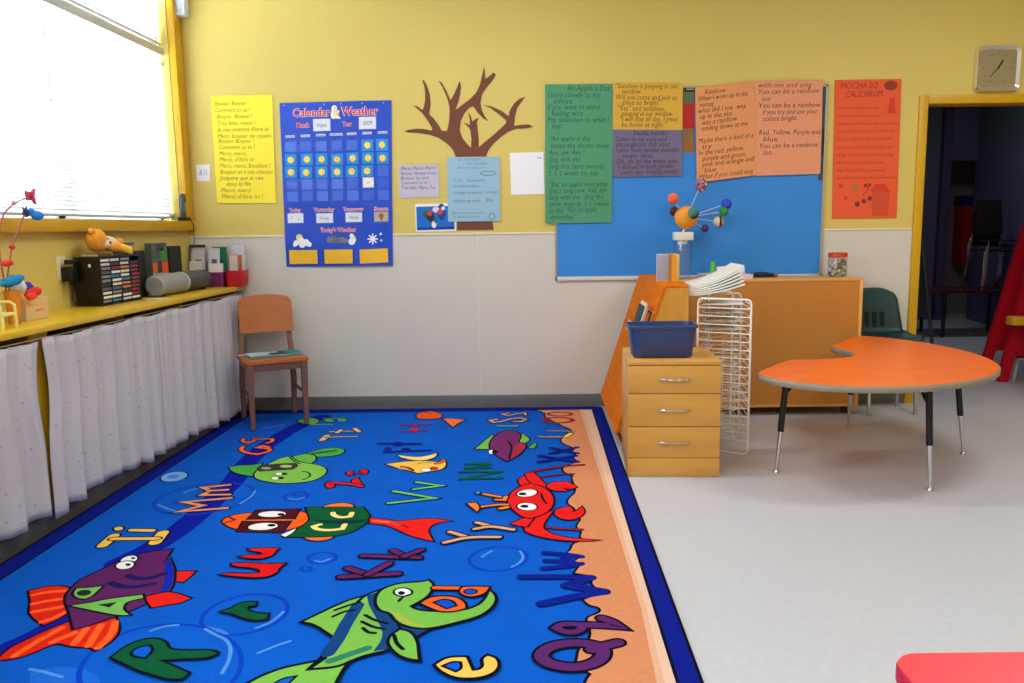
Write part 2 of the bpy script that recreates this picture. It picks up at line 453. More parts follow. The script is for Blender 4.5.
RUG = [
('l',(2,22,150),0.12,0,[(-1.504,-0.26),(-1.614,-0.596),(-1.65,-1.06),(-1.636,-1.375),(-1.586,-1.738),(-1.567,-2.131),(-1.572,-2.411),(-1.6,-2.61),(-1.653,-2.75)]),
('l',(2,22,150),0.1,0,[(-1.549,-3.128),(-1.604,-3.242),(-1.64,-3.348),(-1.682,-3.422)]),
('p',(22,98,205),0,[(-1.514,-3.552),(-1.45,-3.509),(-1.304,-3.557),(-1.253,-3.652),(-1.455,-3.648)]),
('p',(14,80,190),0,[(-2.087,-0.68),(-1.998,-0.383),(-1.709,-0.368),(-1.685,-0.62),(-1.778,-0.916),(-1.891,-1.027)]),
('l',(78,138,212),0.012,0,[(-1.814,-0.587),(-1.745,-0.536),(-1.701,-0.483)]),
('r',(0,58,180),0.016,0,[(-0.875,-3.138),(-0.866,-3.168),(-0.864,-3.199),(-0.867,-3.229),(-0.877,-3.258),(-0.892,-3.283),(-0.911,-3.304),(-0.934,-3.32),(-0.959,-3.331),(-0.986,-3.336),(-1.014,-3.336),(-1.041,-3.329),(-1.068,-3.317),(-1.091,-3.3),(-1.112,-3.279),(-1.128,-3.253),(-1.139,-3.224),(-1.144,-3.194),(-1.143,-3.163),(-1.136,-3.133),(-1.123,-3.105),(-1.104,-3.08),(-1.081,-3.061),(-1.053,-3.048),(-1.023,-3.041),(-0.992,-3.042),(-0.962,-3.05),(-0.934,-3.064),(-0.909,-3.084),(-0.889,-3.109)]),
('r',(0,58,180),0.016,0,[(-0.914,-3.478),(-0.896,-3.532),(-0.889,-3.583),(-0.893,-3.631),(-0.907,-3.673),(-0.929,-3.708),(-0.96,-3.735),(-0.996,-3.754),(-1.038,-3.764),(-1.083,-3.766),(-1.13,-3.758),(-1.178,-3.741),(-1.225,-3.716),(-1.27,-3.682),(-1.31,-3.642),(-1.345,-3.596),(-1.372,-3.545),(-1.389,-3.492),(-1.396,-3.438),(-1.39,-3.387),(-1.373,-3.341),(-1.343,-3.303),(-1.303,-3.276),(-1.254,-3.261),(-1.198,-3.259),(-1.14,-3.271),(-1.082,-3.295),(-1.029,-3.331),(-0.981,-3.375),(-0.942,-3.425)]),
('r',(0,58,180),0.016,0,[(-1.418,-1.887),(-1.405,-1.936),(-1.402,-1.985),(-1.409,-2.034),(-1.425,-2.079),(-1.449,-2.12),(-1.481,-2.154),(-1.518,-2.181),(-1.559,-2.199),(-1.604,-2.209),(-1.649,-2.209),(-1.693,-2.2),(-1.735,-2.182),(-1.773,-2.156),(-1.806,-2.122),(-1.832,-2.082),(-1.85,-2.037),(-1.858,-1.989),(-1.857,-1.939),(-1.845,-1.89),(-1.824,-1.845),(-1.793,-1.805),(-1.754,-1.772),(-1.709,-1.75),(-1.66,-1.738),(-1.609,-1.737),(-1.56,-1.749),(-1.514,-1.771),(-1.474,-1.802),(-1.441,-1.842)]),
('r',(0,58,180),0.016,0,[(-1.131,-1.959),(-1.128,-1.972),(-1.128,-1.985),(-1.131,-1.997),(-1.135,-2.008),(-1.142,-2.017),(-1.151,-2.025),(-1.161,-2.03),(-1.173,-2.033),(-1.184,-2.033),(-1.196,-2.031),(-1.208,-2.026),(-1.218,-2.019),(-1.227,-2.009),(-1.235,-1.998),(-1.24,-1.986),(-1.243,-1.974),(-1.244,-1.961),(-1.241,-1.948),(-1.237,-1.937),(-1.23,-1.927),(-1.221,-1.919),(-1.211,-1.914),(-1.199,-1.911),(-1.187,-1.91),(-1.175,-1.913),(-1.163,-1.918),(-1.153,-1.926),(-1.143,-1.935),(-1.136,-1.947)]),
('r',(0,58,180),0.016,0,[(-0.81,-2.715),(-0.808,-2.727),(-0.808,-2.738),(-0.811,-2.749),(-0.816,-2.758),(-0.824,-2.766),(-0.832,-2.772),(-0.842,-2.776),(-0.853,-2.777),(-0.865,-2.777),(-0.876,-2.774),(-0.887,-2.769),(-0.897,-2.761),(-0.905,-2.753),(-0.912,-2.742),(-0.917,-2.731),(-0.919,-2.72),(-0.919,-2.708),(-0.916,-2.697),(-0.911,-2.688),(-0.904,-2.679),(-0.895,-2.673),(-0.885,-2.669),(-0.874,-2.667),(-0.862,-2.668),(-0.85,-2.671),(-0.839,-2.676),(-0.829,-2.684),(-0.821,-2.693),(-0.814,-2.704)]),
('r',(0,58,180),0.016,0,[(-0.878,-2.828),(-0.878,-2.832),(-0.878,-2.837),(-0.879,-2.84),(-0.88,-2.844),(-0.883,-2.846),(-0.886,-2.848),(-0.89,-2.849),(-0.894,-2.849),(-0.898,-2.848),(-0.902,-2.846),(-0.906,-2.843),(-0.91,-2.84),(-0.913,-2.836),(-0.916,-2.831),(-0.917,-2.827),(-0.918,-2.822),(-0.918,-2.818),(-0.917,-2.814),(-0.915,-2.811),(-0.913,-2.808),(-0.91,-2.807),(-0.906,-2.806),(-0.902,-2.806),(-0.898,-2.807),(-0.893,-2.809),(-0.889,-2.812),(-0.886,-2.815),(-0.882,-2.819),(-0.88,-2.824)]),
('r',(0,58,180),0.016,0,[(-0.048,-2.736),(-0.05,-2.761),(-0.056,-2.785),(-0.067,-2.807),(-0.082,-2.827),(-0.1,-2.843),(-0.12,-2.856),(-0.142,-2.864),(-0.165,-2.867),(-0.188,-2.865),(-0.21,-2.859),(-0.229,-2.848),(-0.246,-2.833),(-0.26,-2.814),(-0.27,-2.793),(-0.275,-2.769),(-0.275,-2.745),(-0.27,-2.72),(-0.26,-2.696),(-0.246,-2.675),(-0.228,-2.657),(-0.207,-2.643),(-0.183,-2.634),(-0.159,-2.63),(-0.134,-2.632),(-0.111,-2.639),(-0.091,-2.652),(-0.073,-2.668),(-0.06,-2.689),(-0.052,-2.712)]),
('r',(0,58,180),0.016,0,[(-1.144,-1.929),(-1.143,-1.937),(-1.143,-1.944),(-1.145,-1.95),(-1.148,-1.956),(-1.153,-1.96),(-1.158,-1.963),(-1.165,-1.964),(-1.172,-1.964),(-1.18,-1.962),(-1.187,-1.959),(-1.195,-1.954),(-1.201,-1.948),(-1.207,-1.942),(-1.211,-1.934),(-1.214,-1.927),(-1.216,-1.919),(-1.216,-1.912),(-1.214,-1.905),(-1.211,-1.899),(-1.206,-1.895),(-1.2,-1.892),(-1.193,-1.89),(-1.186,-1.891),(-1.178,-1.893),(-1.171,-1.896),(-1.163,-1.901),(-1.157,-1.907),(-1.151,-1.914),(-1.147,-1.921)]),
('p',(118,170,228),0.008,[(-1.879,-1.592),(-1.869,-1.621),(-1.868,-1.651),(-1.875,-1.677),(-1.889,-1.696),(-1.909,-1.706),(-1.932,-1.707),(-1.956,-1.697),(-1.977,-1.678),(-1.994,-1.653),(-2.004,-1.624),(-2.007,-1.594),(-2.001,-1.567),(-1.986,-1.547),(-1.966,-1.535),(-1.942,-1.535),(-1.918,-1.545),(-1.896,-1.565)]),
('p',(70,130,210),0,[(-1.917,-1.609),(-1.913,-1.622),(-1.912,-1.634),(-1.915,-1.646),(-1.921,-1.654),(-1.93,-1.659),(-1.94,-1.659),(-1.951,-1.655),(-1.96,-1.647),(-1.968,-1.636),(-1.972,-1.623),(-1.973,-1.61),(-1.97,-1.598),(-1.964,-1.59),(-1.955,-1.585),(-1.944,-1.585),(-1.934,-1.589),(-1.924,-1.597)]),
('l',(78,138,212),0.012,0,[(-0.932,-3.292),(-0.892,-3.252),(-0.877,-3.181)]),
('l',(78,138,212),0.012,0,[(-1.098,-3.295),(-1.046,-3.336),(-1.004,-3.363),(-0.969,-3.414),(-0.944,-3.497),(-0.94,-3.564)]),
('l',(78,138,212),0.012,0,[(-1.274,-3.304),(-1.24,-3.272),(-1.2,-3.266)]),
('l',(78,138,212),0.012,0,[(-1.644,-2.183),(-1.728,-2.14),(-1.817,-2.067)]),
('l',(78,138,212),0.012,0,[(-1.426,-2.066),(-1.404,-1.965),(-1.42,-1.873)]),
('l',(78,138,212),0.012,0,[(-1.768,-1.892),(-1.748,-1.846),(-1.72,-1.815)]),
('l',(78,138,212),0.012,0,[(-0.227,-2.731),(-0.205,-2.692),(-0.19,-2.672)]),
('l',(78,138,212),0.012,0,[(-0.105,-2.831),(-0.075,-2.794),(-0.06,-2.736),(-0.077,-2.675)]),
('l',(78,138,212),0.012,0,[(-0.883,-2.752),(-0.853,-2.763),(-0.829,-2.734)]),
('l',(78,138,212),0.012,0,[(-0.871,-3.452),(-0.832,-3.41),(-0.794,-3.38)]),
('l',(78,138,212),0.012,0,[(-1.528,-3.53),(-1.472,-3.548),(-1.405,-3.576)]),
('l',(78,138,212),0.012,0,[(-1.211,-2.001),(-1.168,-2.018),(-1.142,-1.989)]),
('p',(60,122,212),0,[(-1.103,-3.275),(-1.042,-3.296),(-1.001,-3.337),(-1.033,-3.33)]),
('p',(215,32,12),0.0095,[(-1.861,-2.994),(-1.822,-2.962),(-1.771,-2.955),(-1.72,-2.973),(-1.701,-3.039),(-1.668,-3.102),(-1.623,-3.163),(-1.625,-3.207),(-1.65,-3.255),(-1.699,-3.219),(-1.754,-3.168),(-1.794,-3.091)]),
('l',(255,92,28),0.022,0,[(-1.826,-3.028),(-1.786,-3.004),(-1.725,-2.998)]),
('l',(255,92,28),0.022,0,[(-1.782,-3.099),(-1.743,-3.077),(-1.702,-3.063)]),
('l',(255,92,28),0.022,0,[(-1.745,-3.16),(-1.699,-3.139),(-1.659,-3.118)]),
('l',(255,92,28),0.022,0,[(-1.67,-3.234),(-1.646,-3.206),(-1.63,-3.163)]),
('p',(215,32,12),0.0095,[(-1.578,-3.236),(-1.614,-3.283),(-1.648,-3.361),(-1.668,-3.404),(-1.664,-3.458),(-1.663,-3.516),(-1.653,-3.476),(-1.612,-3.468),(-1.582,-3.442),(-1.552,-3.388),(-1.527,-3.376),(-1.484,-3.396),(-1.448,-3.403),(-1.417,-3.404),(-1.388,-3.423),(-1.369,-3.386),(-1.37,-3.329),(-1.391,-3.275),(-1.436,-3.211),(-1.469,-3.246),(-1.504,-3.272),(-1.537,-3.285)]),
('l',(255,92,28),0.024,0,[(-1.578,-3.277),(-1.606,-3.362),(-1.624,-3.453)]),
('l',(255,92,28),0.024,0,[(-1.518,-3.312),(-1.556,-3.369)]),
('l',(255,92,28),0.024,0,[(-1.494,-3.286),(-1.478,-3.384)]),
('l',(255,92,28),0.024,0,[(-1.458,-3.26),(-1.426,-3.397)]),
('l',(255,92,28),0.024,0,[(-1.422,-3.24),(-1.39,-3.315),(-1.388,-3.41)]),
('p',(225,28,20),0.0095,[(-1.404,-2.841),(-1.363,-2.838),(-1.32,-2.839),(-1.319,-2.889),(-1.326,-2.932),(-1.368,-2.922)]),
('p',(92,30,92),0.0095,[(-1.706,-3.031),(-1.717,-2.973),(-1.725,-2.904),(-1.693,-2.824),(-1.671,-2.754),(-1.643,-2.691),(-1.586,-2.642),(-1.506,-2.618),(-1.493,-2.686),(-1.481,-2.755),(-1.471,-2.716),(-1.412,-2.813),(-1.372,-2.905),(-1.341,-2.999),(-1.345,-3.056),(-1.373,-3.094),(-1.394,-3.132),(-1.43,-3.19),(-1.467,-3.225),(-1.495,-3.259),(-1.534,-3.285),(-1.612,-3.171),(-1.674,-3.087)]),
('p',(8,36,160),0,[(-1.477,-2.76),(-1.469,-2.721),(-1.414,-2.813),(-1.366,-2.922),(-1.345,-3.016),(-1.361,-3.067),(-1.386,-2.965),(-1.426,-2.859)]),
('p',(225,28,20),0.0095,[(-1.406,-3.054),(-1.374,-3.031),(-1.345,-3.016),(-1.301,-3.033),(-1.242,-3.07),(-1.263,-3.105),(-1.309,-3.119),(-1.346,-3.137),(-1.388,-3.086)]),
('l',(20,18,90),0.03,0,[(-1.594,-2.934),(-1.542,-2.969),(-1.484,-2.975),(-1.431,-2.947)]),
('l',(20,18,90),0.03,0,[(-1.56,-2.873),(-1.513,-2.901),(-1.465,-2.898),(-1.43,-2.859)]),
('p',(112,178,82),0.01,[(-1.685,-3.023),(-1.696,-2.978),(-1.65,-2.975),(-1.612,-2.963),(-1.609,-3.009),(-1.606,-3.041),(-1.618,-3.065),(-1.652,-3.056)]),
('p',(40,36,30),0.004,[(-1.629,-3.013),(-1.626,-3.02),(-1.626,-3.026),(-1.629,-3.032),(-1.634,-3.035),(-1.641,-3.036),(-1.649,-3.034),(-1.657,-3.031),(-1.664,-3.025),(-1.669,-3.019),(-1.672,-3.012),(-1.672,-3.005),(-1.669,-3.0),(-1.664,-2.997),(-1.657,-2.996),(-1.649,-2.997),(-1.641,-3.001),(-1.634,-3.006)]),
('p',(112,178,82),0.01,[(-1.638,-3.118),(-1.583,-3.097),(-1.528,-3.067),(-1.466,-3.049),(-1.428,-3.038),(-1.413,-3.062),(-1.454,-3.088),(-1.458,-3.107),(-1.442,-3.153),(-1.399,-3.191),(-1.435,-3.193),(-1.533,-3.158)]),
('p',(40,36,30),0.004,[(-1.539,-3.113),(-1.494,-3.099),(-1.499,-3.129)]),
('p',(235,235,235),0.008,[(-1.609,-2.702),(-1.603,-2.715),(-1.601,-2.729),(-1.603,-2.742),(-1.608,-2.752),(-1.616,-2.759),(-1.626,-2.761),(-1.636,-2.758),(-1.646,-2.751),(-1.655,-2.741),(-1.661,-2.728),(-1.663,-2.714),(-1.662,-2.701),(-1.657,-2.69),(-1.649,-2.683),(-1.638,-2.681),(-1.627,-2.684),(-1.617,-2.691)]),
('p',(240,240,240),0.008,[(-1.592,-2.764),(-1.587,-2.777),(-1.586,-2.79),(-1.589,-2.801),(-1.596,-2.808),(-1.606,-2.812),(-1.618,-2.811),(-1.63,-2.806),(-1.642,-2.798),(-1.65,-2.786),(-1.656,-2.773),(-1.657,-2.76),(-1.654,-2.749),(-1.646,-2.741),(-1.636,-2.737),(-1.624,-2.737),(-1.612,-2.743),(-1.6,-2.752)]),
('p',(6,6,26),0,[(-1.601,-2.771),(-1.6,-2.775),(-1.599,-2.779),(-1.601,-2.782),(-1.603,-2.784),(-1.607,-2.784),(-1.611,-2.782),(-1.615,-2.779),(-1.619,-2.775),(-1.622,-2.77),(-1.624,-2.765),(-1.624,-2.761),(-1.623,-2.758),(-1.62,-2.757),(-1.616,-2.757),(-1.612,-2.759),(-1.608,-2.762),(-1.604,-2.766)]),
('p',(6,6,26),0,[(-1.614,-2.707),(-1.613,-2.71),(-1.613,-2.713),(-1.614,-2.716),(-1.617,-2.717),(-1.62,-2.717),(-1.623,-2.715),(-1.627,-2.713),(-1.63,-2.71),(-1.632,-2.707),(-1.633,-2.703),(-1.633,-2.7),(-1.632,-2.698),(-1.63,-2.697),(-1.626,-2.697),(-1.623,-2.698),(-1.619,-2.701),(-1.616,-2.704)]),
('l',(236,188,82),0.045,0.009,[(-1.825,-2.461),(-1.816,-2.572)]),
('l',(236,188,82),0.05,0.009,[(-1.628,-2.433),(-1.61,-2.546)]),
('l',(236,188,82),0.03,0.009,[(-1.811,-2.498),(-1.622,-2.501)]),
('p',(236,188,82),0.0095,[(-1.83,-2.373),(-1.827,-2.382),(-1.826,-2.389),(-1.828,-2.396),(-1.833,-2.4),(-1.839,-2.402),(-1.846,-2.401),(-1.853,-2.397),(-1.86,-2.391),(-1.865,-2.384),(-1.869,-2.376),(-1.869,-2.368),(-1.868,-2.361),(-1.863,-2.357),(-1.857,-2.355),(-1.85,-2.356),(-1.843,-2.36),(-1.836,-2.366)]),
('l',(236,188,82),0.03,0.009,[(-1.779,-2.399),(-1.687,-2.407)]),
('l',(222,142,100),0.028,0.009,[(-1.504,-1.984),(-1.712,-2.035),(-1.594,-2.089),(-1.673,-2.169),(-1.47,-2.128)]),
('l',(222,142,100),0.026,0.009,[(-1.587,-1.776),(-1.705,-1.815),(-1.644,-1.865),(-1.662,-1.934),(-1.529,-1.931)]),
('l',(222,142,100),0.026,0.009,[(-1.658,-1.869),(-1.567,-1.857)]),
('p',(240,92,18),0.0095,[(-1.425,-2.306),(-1.417,-2.243),(-1.374,-2.212),(-1.311,-2.194),(-1.2,-2.177),(-1.107,-2.18),(-1.058,-2.222),(-1.027,-2.294),(-1.049,-2.379),(-1.101,-2.425),(-1.205,-2.44),(-1.301,-2.413),(-1.37,-2.369)]),
('p',(72,12,26),0.008,[(-1.313,-2.16),(-1.114,-2.153),(-1.104,-2.285),(-1.316,-2.284)]),
('p',(72,12,26),0.008,[(-1.325,-2.309),(-1.11,-2.31),(-1.107,-2.449),(-1.308,-2.431)]),
('l',(240,120,50),0.014,0,[(-1.312,-2.295),(-1.109,-2.297)]),
('p',(245,240,238),0.006,[(-1.162,-2.213),(-1.161,-2.227),(-1.168,-2.239),(-1.182,-2.249),(-1.201,-2.255),(-1.223,-2.256),(-1.245,-2.253),(-1.264,-2.246),(-1.279,-2.235),(-1.287,-2.222),(-1.288,-2.209),(-1.281,-2.196),(-1.267,-2.186),(-1.248,-2.18),(-1.226,-2.179),(-1.204,-2.182),(-1.184,-2.189),(-1.17,-2.2)]),
('p',(245,240,238),0.006,[(-1.151,-2.364),(-1.15,-2.379),(-1.157,-2.393),(-1.17,-2.406),(-1.188,-2.414),(-1.21,-2.418),(-1.232,-2.416),(-1.251,-2.41),(-1.267,-2.399),(-1.276,-2.385),(-1.278,-2.37),(-1.272,-2.355),(-1.259,-2.342),(-1.24,-2.334),(-1.218,-2.33),(-1.196,-2.332),(-1.176,-2.338),(-1.16,-2.349)]),
('p',(6,6,26),0,[(-1.164,-2.225),(-1.164,-2.231),(-1.165,-2.236),(-1.168,-2.24),(-1.173,-2.241),(-1.179,-2.241),(-1.185,-2.239),(-1.19,-2.235),(-1.195,-2.23),(-1.198,-2.224),(-1.199,-2.218),(-1.197,-2.213),(-1.194,-2.209),(-1.189,-2.207),(-1.183,-2.207),(-1.177,-2.21),(-1.172,-2.214),(-1.167,-2.219)]),
('p',(6,6,26),0,[(-1.162,-2.361),(-1.161,-2.367),(-1.163,-2.372),(-1.167,-2.376),(-1.172,-2.378),(-1.179,-2.378),(-1.185,-2.375),(-1.192,-2.371),(-1.196,-2.366),(-1.2,-2.36),(-1.2,-2.354),(-1.199,-2.349),(-1.195,-2.346),(-1.19,-2.344),(-1.183,-2.344),(-1.176,-2.346),(-1.17,-2.35),(-1.165,-2.355)]),
('l',(140,10,10),0.014,0,[(-1.406,-2.332),(-1.368,-2.289),(-1.41,-2.25)]),
('p',(238,112,40),0.0095,[(-1.016,-2.136),(-0.991,-2.088),(-0.923,-2.073),(-0.873,-2.106),(-0.865,-2.161),(-0.948,-2.165)]),
('p',(238,112,50),0.0095,[(-1.009,-2.492),(-0.945,-2.476),(-0.874,-2.467),(-0.873,-2.524),(-0.917,-2.55),(-0.97,-2.537)]),
('p',(0,84,44),0.0095,[(-1.092,-2.133),(-1.002,-2.136),(-0.907,-2.14),(-0.822,-2.142),(-0.775,-2.238),(-0.757,-2.302),(-0.781,-2.4),(-0.818,-2.469),(-0.887,-2.501),(-1.014,-2.503),(-1.078,-2.501),(-1.058,-2.427),(-1.034,-2.356),(-1.025,-2.294),(-1.064,-2.202)]),
('p',(2,48,50),0,[(-1.025,-2.294),(-0.89,-2.311),(-0.763,-2.296),(-0.792,-2.351),(-0.923,-2.359)]),
('l',(242,218,130),0.026,0.004,[(-0.967,-2.358),(-0.99,-2.381),(-0.965,-2.418),(-0.905,-2.431),(-0.856,-2.415),(-0.856,-2.361)]),
('l',(242,218,130),0.026,0.004,[(-0.946,-2.212),(-0.935,-2.245),(-0.894,-2.276),(-0.856,-2.261),(-0.858,-2.215)]),
('p',(240,238,236),0.006,[(-1.103,-2.477),(-1.06,-2.403),(-1.059,-2.45),(-1.078,-2.501)]),
('p',(222,26,20),0.0095,[(-0.761,-2.283),(-0.69,-2.304),(-0.627,-2.331),(-0.554,-2.309),(-0.466,-2.299),(-0.39,-2.335),(-0.438,-2.347),(-0.473,-2.385),(-0.483,-2.444),(-0.442,-2.564),(-0.477,-2.547),(-0.547,-2.5),(-0.626,-2.416),(-0.678,-2.367),(-0.747,-2.352)]),
('l',(238,120,80),0.016,0,[(-0.735,-2.322),(-0.67,-2.336),(-0.612,-2.369)]),
('l',(6,6,26),0.008,0,[(-0.66,-2.343),(-0.613,-2.363),(-0.571,-2.406)]),
('p',(66,160,66),0.0095,[(-1.702,-1.468),(-1.654,-1.432),(-1.587,-1.435),(-1.544,-1.398),(-1.509,-1.568),(-1.506,-1.639),(-1.594,-1.6),(-1.658,-1.544)]),
('p',(66,160,66),0.0095,[(-1.367,-1.234),(-1.292,-1.119),(-1.226,-1.078),(-1.143,-1.126),(-1.134,-1.212),(-1.183,-1.272),(-1.262,-1.279),(-1.329,-1.287)]),
('l',(50,46,46),0.03,0,[(-1.343,-1.235),(-1.274,-1.191),(-1.194,-1.156)]),
('p',(96,172,70),0.0095,[(-1.41,-1.263),(-1.355,-1.213),(-1.288,-1.247),(-1.254,-1.35),(-1.27,-1.418),(-1.312,-1.426),(-1.374,-1.365)]),
('p',(122,184,72),0.0095,[(-1.524,-1.585),(-1.518,-1.475),(-1.498,-1.4),(-1.473,-1.301),(-1.428,-1.262),(-1.357,-1.366),(-1.301,-1.407),(-1.239,-1.429),(-1.168,-1.489),(-1.133,-1.582),(-1.149,-1.704),(-1.227,-1.759),(-1.329,-1.764),(-1.418,-1.727),(-1.489,-1.674)]),
('p',(62,52,54),0.006,[(-1.539,-1.493),(-1.531,-1.437),(-1.439,-1.412),(-1.357,-1.405),(-1.323,-1.464),(-1.34,-1.519),(-1.428,-1.534),(-1.504,-1.55)]),
('p',(150,170,112),0,[(-1.462,-1.496),(-1.461,-1.504),(-1.463,-1.51),(-1.469,-1.515),(-1.477,-1.517),(-1.487,-1.517),(-1.497,-1.514),(-1.506,-1.509),(-1.513,-1.502),(-1.517,-1.494),(-1.518,-1.486),(-1.516,-1.48),(-1.51,-1.475),(-1.502,-1.472),(-1.492,-1.473),(-1.482,-1.476),(-1.473,-1.481),(-1.466,-1.488)]),
('p',(165,180,120),0,[(-1.357,-1.463),(-1.356,-1.472),(-1.359,-1.48),(-1.366,-1.485),(-1.376,-1.488),(-1.388,-1.487),(-1.4,-1.484),(-1.411,-1.478),(-1.419,-1.469),(-1.424,-1.46),(-1.424,-1.451),(-1.421,-1.443),(-1.414,-1.437),(-1.404,-1.435),(-1.392,-1.435),(-1.38,-1.439),(-1.37,-1.445),(-1.361,-1.453)]),
('p',(235,240,230),0.004,[(-1.366,-1.602),(-1.364,-1.61),(-1.366,-1.616),(-1.369,-1.621),(-1.375,-1.624),(-1.381,-1.624),(-1.389,-1.621),(-1.395,-1.615),(-1.401,-1.608),(-1.405,-1.6),(-1.406,-1.592),(-1.405,-1.585),(-1.401,-1.58),(-1.396,-1.578),(-1.389,-1.578),(-1.382,-1.581),(-1.375,-1.586),(-1.369,-1.594)]),
('p',(235,240,230),0.004,[(-1.363,-1.679),(-1.362,-1.686),(-1.363,-1.693),(-1.366,-1.698),(-1.372,-1.7),(-1.378,-1.7),(-1.385,-1.697),(-1.392,-1.692),(-1.398,-1.685),(-1.401,-1.677),(-1.403,-1.669),(-1.401,-1.663),(-1.398,-1.658),(-1.393,-1.655),(-1.386,-1.656),(-1.379,-1.659),(-1.372,-1.664),(-1.367,-1.671)]),
('p',(6,6,26),0,[(-1.339,-1.603),(-1.338,-1.609),(-1.339,-1.615),(-1.342,-1.619),(-1.347,-1.622),(-1.352,-1.621),(-1.358,-1.619),(-1.364,-1.614),(-1.369,-1.608),(-1.372,-1.601),(-1.373,-1.595),(-1.372,-1.589),(-1.369,-1.585),(-1.364,-1.582),(-1.359,-1.583),(-1.353,-1.585),(-1.347,-1.59),(-1.342,-1.596)]),
('p',(6,6,26),0,[(-1.335,-1.676),(-1.334,-1.683),(-1.335,-1.688),(-1.338,-1.692),(-1.343,-1.694),(-1.348,-1.694),(-1.354,-1.692),(-1.36,-1.687),(-1.364,-1.682),(-1.367,-1.675),(-1.368,-1.668),(-1.367,-1.663),(-1.364,-1.659),(-1.36,-1.657),(-1.354,-1.657),(-1.348,-1.659),(-1.343,-1.664),(-1.338,-1.67)]),
('l',(6,6,26),0.01,0,[(-1.274,-1.558),(-1.231,-1.578),(-1.201,-1.65),(-1.226,-1.709)]),
('l',(6,6,26),0.01,0,[(-1.43,-1.273),(-1.374,-1.365),(-1.326,-1.416)]),
('l',(238,100,58),0.026,0.009,[(-1.614,-1.061),(-1.668,-1.025),(-1.685,-1.065),(-1.597,-1.095),(-1.579,-1.151),(-1.629,-1.213),(-1.701,-1.188),(-1.77,-1.11),(-1.776,-1.043)]),
('l',(238,100,58),0.024,0.009,[(-1.838,-0.854),(-1.832,-0.914),(-1.778,-0.951),(-1.751,-0.906),(-1.774,-0.857)]),
('l',(238,100,58),0.024,0.009,[(-1.757,-0.869),(-1.658,-0.866),(-1.634,-0.923),(-1.658,-0.964)]),
('p',(96,170,66),0.008,[(-1.638,-0.401),(-1.607,-0.315),(-1.537,-0.318),(-1.479,-0.408),(-1.49,-0.493),(-1.558,-0.489)]),
('l',(96,170,66),0.02,0.009,[(-1.471,-0.336),(-1.328,-0.328)]),
('p',(96,170,66),0.006,[(-1.388,-0.393),(-1.387,-0.405),(-1.39,-0.417),(-1.397,-0.425),(-1.407,-0.428),(-1.419,-0.428),(-1.431,-0.423),(-1.443,-0.414),(-1.451,-0.402),(-1.457,-0.389),(-1.458,-0.376),(-1.455,-0.365),(-1.448,-0.357),(-1.438,-0.353),(-1.426,-0.353),(-1.413,-0.359),(-1.402,-0.368),(-1.393,-0.379)]),
('p',(96,170,66),0.006,[(-1.3,-0.388),(-1.299,-0.401),(-1.303,-0.412),(-1.31,-0.42),(-1.32,-0.424),(-1.332,-0.423),(-1.344,-0.418),(-1.355,-0.41),(-1.364,-0.398),(-1.369,-0.385),(-1.37,-0.372),(-1.367,-0.361),(-1.36,-0.352),(-1.35,-0.348),(-1.338,-0.349),(-1.325,-0.354),(-1.314,-0.363),(-1.305,-0.375)]),
('l',(150,170,110),0.012,0,[(-1.522,-0.5),(-1.373,-0.507)]),
('l',(214,180,130),0.04,0.009,[(-1.335,-0.912),(-1.331,-0.803)]),
('l',(214,180,130),0.018,0.009,[(-1.322,-0.84),(-1.136,-0.831)]),
('l',(214,180,130),0.018,0.009,[(-1.338,-0.701),(-1.167,-0.688)]),
('l',(214,180,130),0.03,0.009,[(-1.286,-0.729),(-1.276,-0.665)]),
('l',(214,180,130),0.03,0.009,[(-1.193,-0.629),(-1.149,-0.71)]),
('p',(214,18,26),0.0095,[(-1.04,-1.801),(-1.037,-1.818),(-1.037,-1.834),(-1.04,-1.845),(-1.046,-1.851),(-1.054,-1.851),(-1.063,-1.844),(-1.072,-1.833),(-1.079,-1.817),(-1.085,-1.799),(-1.089,-1.781),(-1.089,-1.765),(-1.086,-1.753),(-1.08,-1.747),(-1.072,-1.748),(-1.063,-1.754),(-1.054,-1.766),(-1.046,-1.782)]),
('p',(214,18,26),0.0095,[(-0.969,-1.719),(-0.945,-1.686),(-0.887,-1.837),(-0.95,-1.802)]),
('l',(214,18,26),0.026,0.009,[(-1.066,-1.765),(-0.941,-1.794),(-0.898,-1.828)]),
('p',(214,18,26),0.0095,[(-0.985,-1.605),(-0.984,-1.619),(-0.984,-1.63),(-0.987,-1.639),(-0.993,-1.643),(-0.999,-1.643),(-1.007,-1.638),(-1.014,-1.629),(-1.02,-1.617),(-1.024,-1.604),(-1.026,-1.59),(-1.025,-1.579),(-1.022,-1.57),(-1.017,-1.565),(-1.01,-1.566),(-1.003,-1.571),(-0.996,-1.58),(-0.99,-1.592)]),
('p',(214,18,26),0.0095,[(-0.914,-1.581),(-0.913,-1.596),(-0.914,-1.609),(-0.917,-1.618),(-0.923,-1.623),(-0.93,-1.623),(-0.937,-1.617),(-0.945,-1.608),(-0.951,-1.595),(-0.956,-1.58),(-0.958,-1.565),(-0.957,-1.552),(-0.953,-1.542),(-0.948,-1.537),(-0.94,-1.537),(-0.933,-1.543),(-0.925,-1.553),(-0.919,-1.566)]),
('l',(120,40,110),0.016,0.006,[(-0.994,-1.605),(-0.942,-1.598)]),
('l',(104,186,112),0.026,0.009,[(-0.717,-1.913),(-0.504,-2.026),(-0.71,-2.09)]),
('l',(104,186,112),0.024,0.009,[(-0.623,-1.773),(-0.492,-1.835),(-0.621,-1.886)]),
('p',(240,208,130),0.0095,[(-0.805,-1.267),(-0.731,-1.301),(-0.66,-1.314),(-0.585,-1.235),(-0.58,-1.317),(-0.639,-1.385),(-0.709,-1.372),(-0.779,-1.319)]),
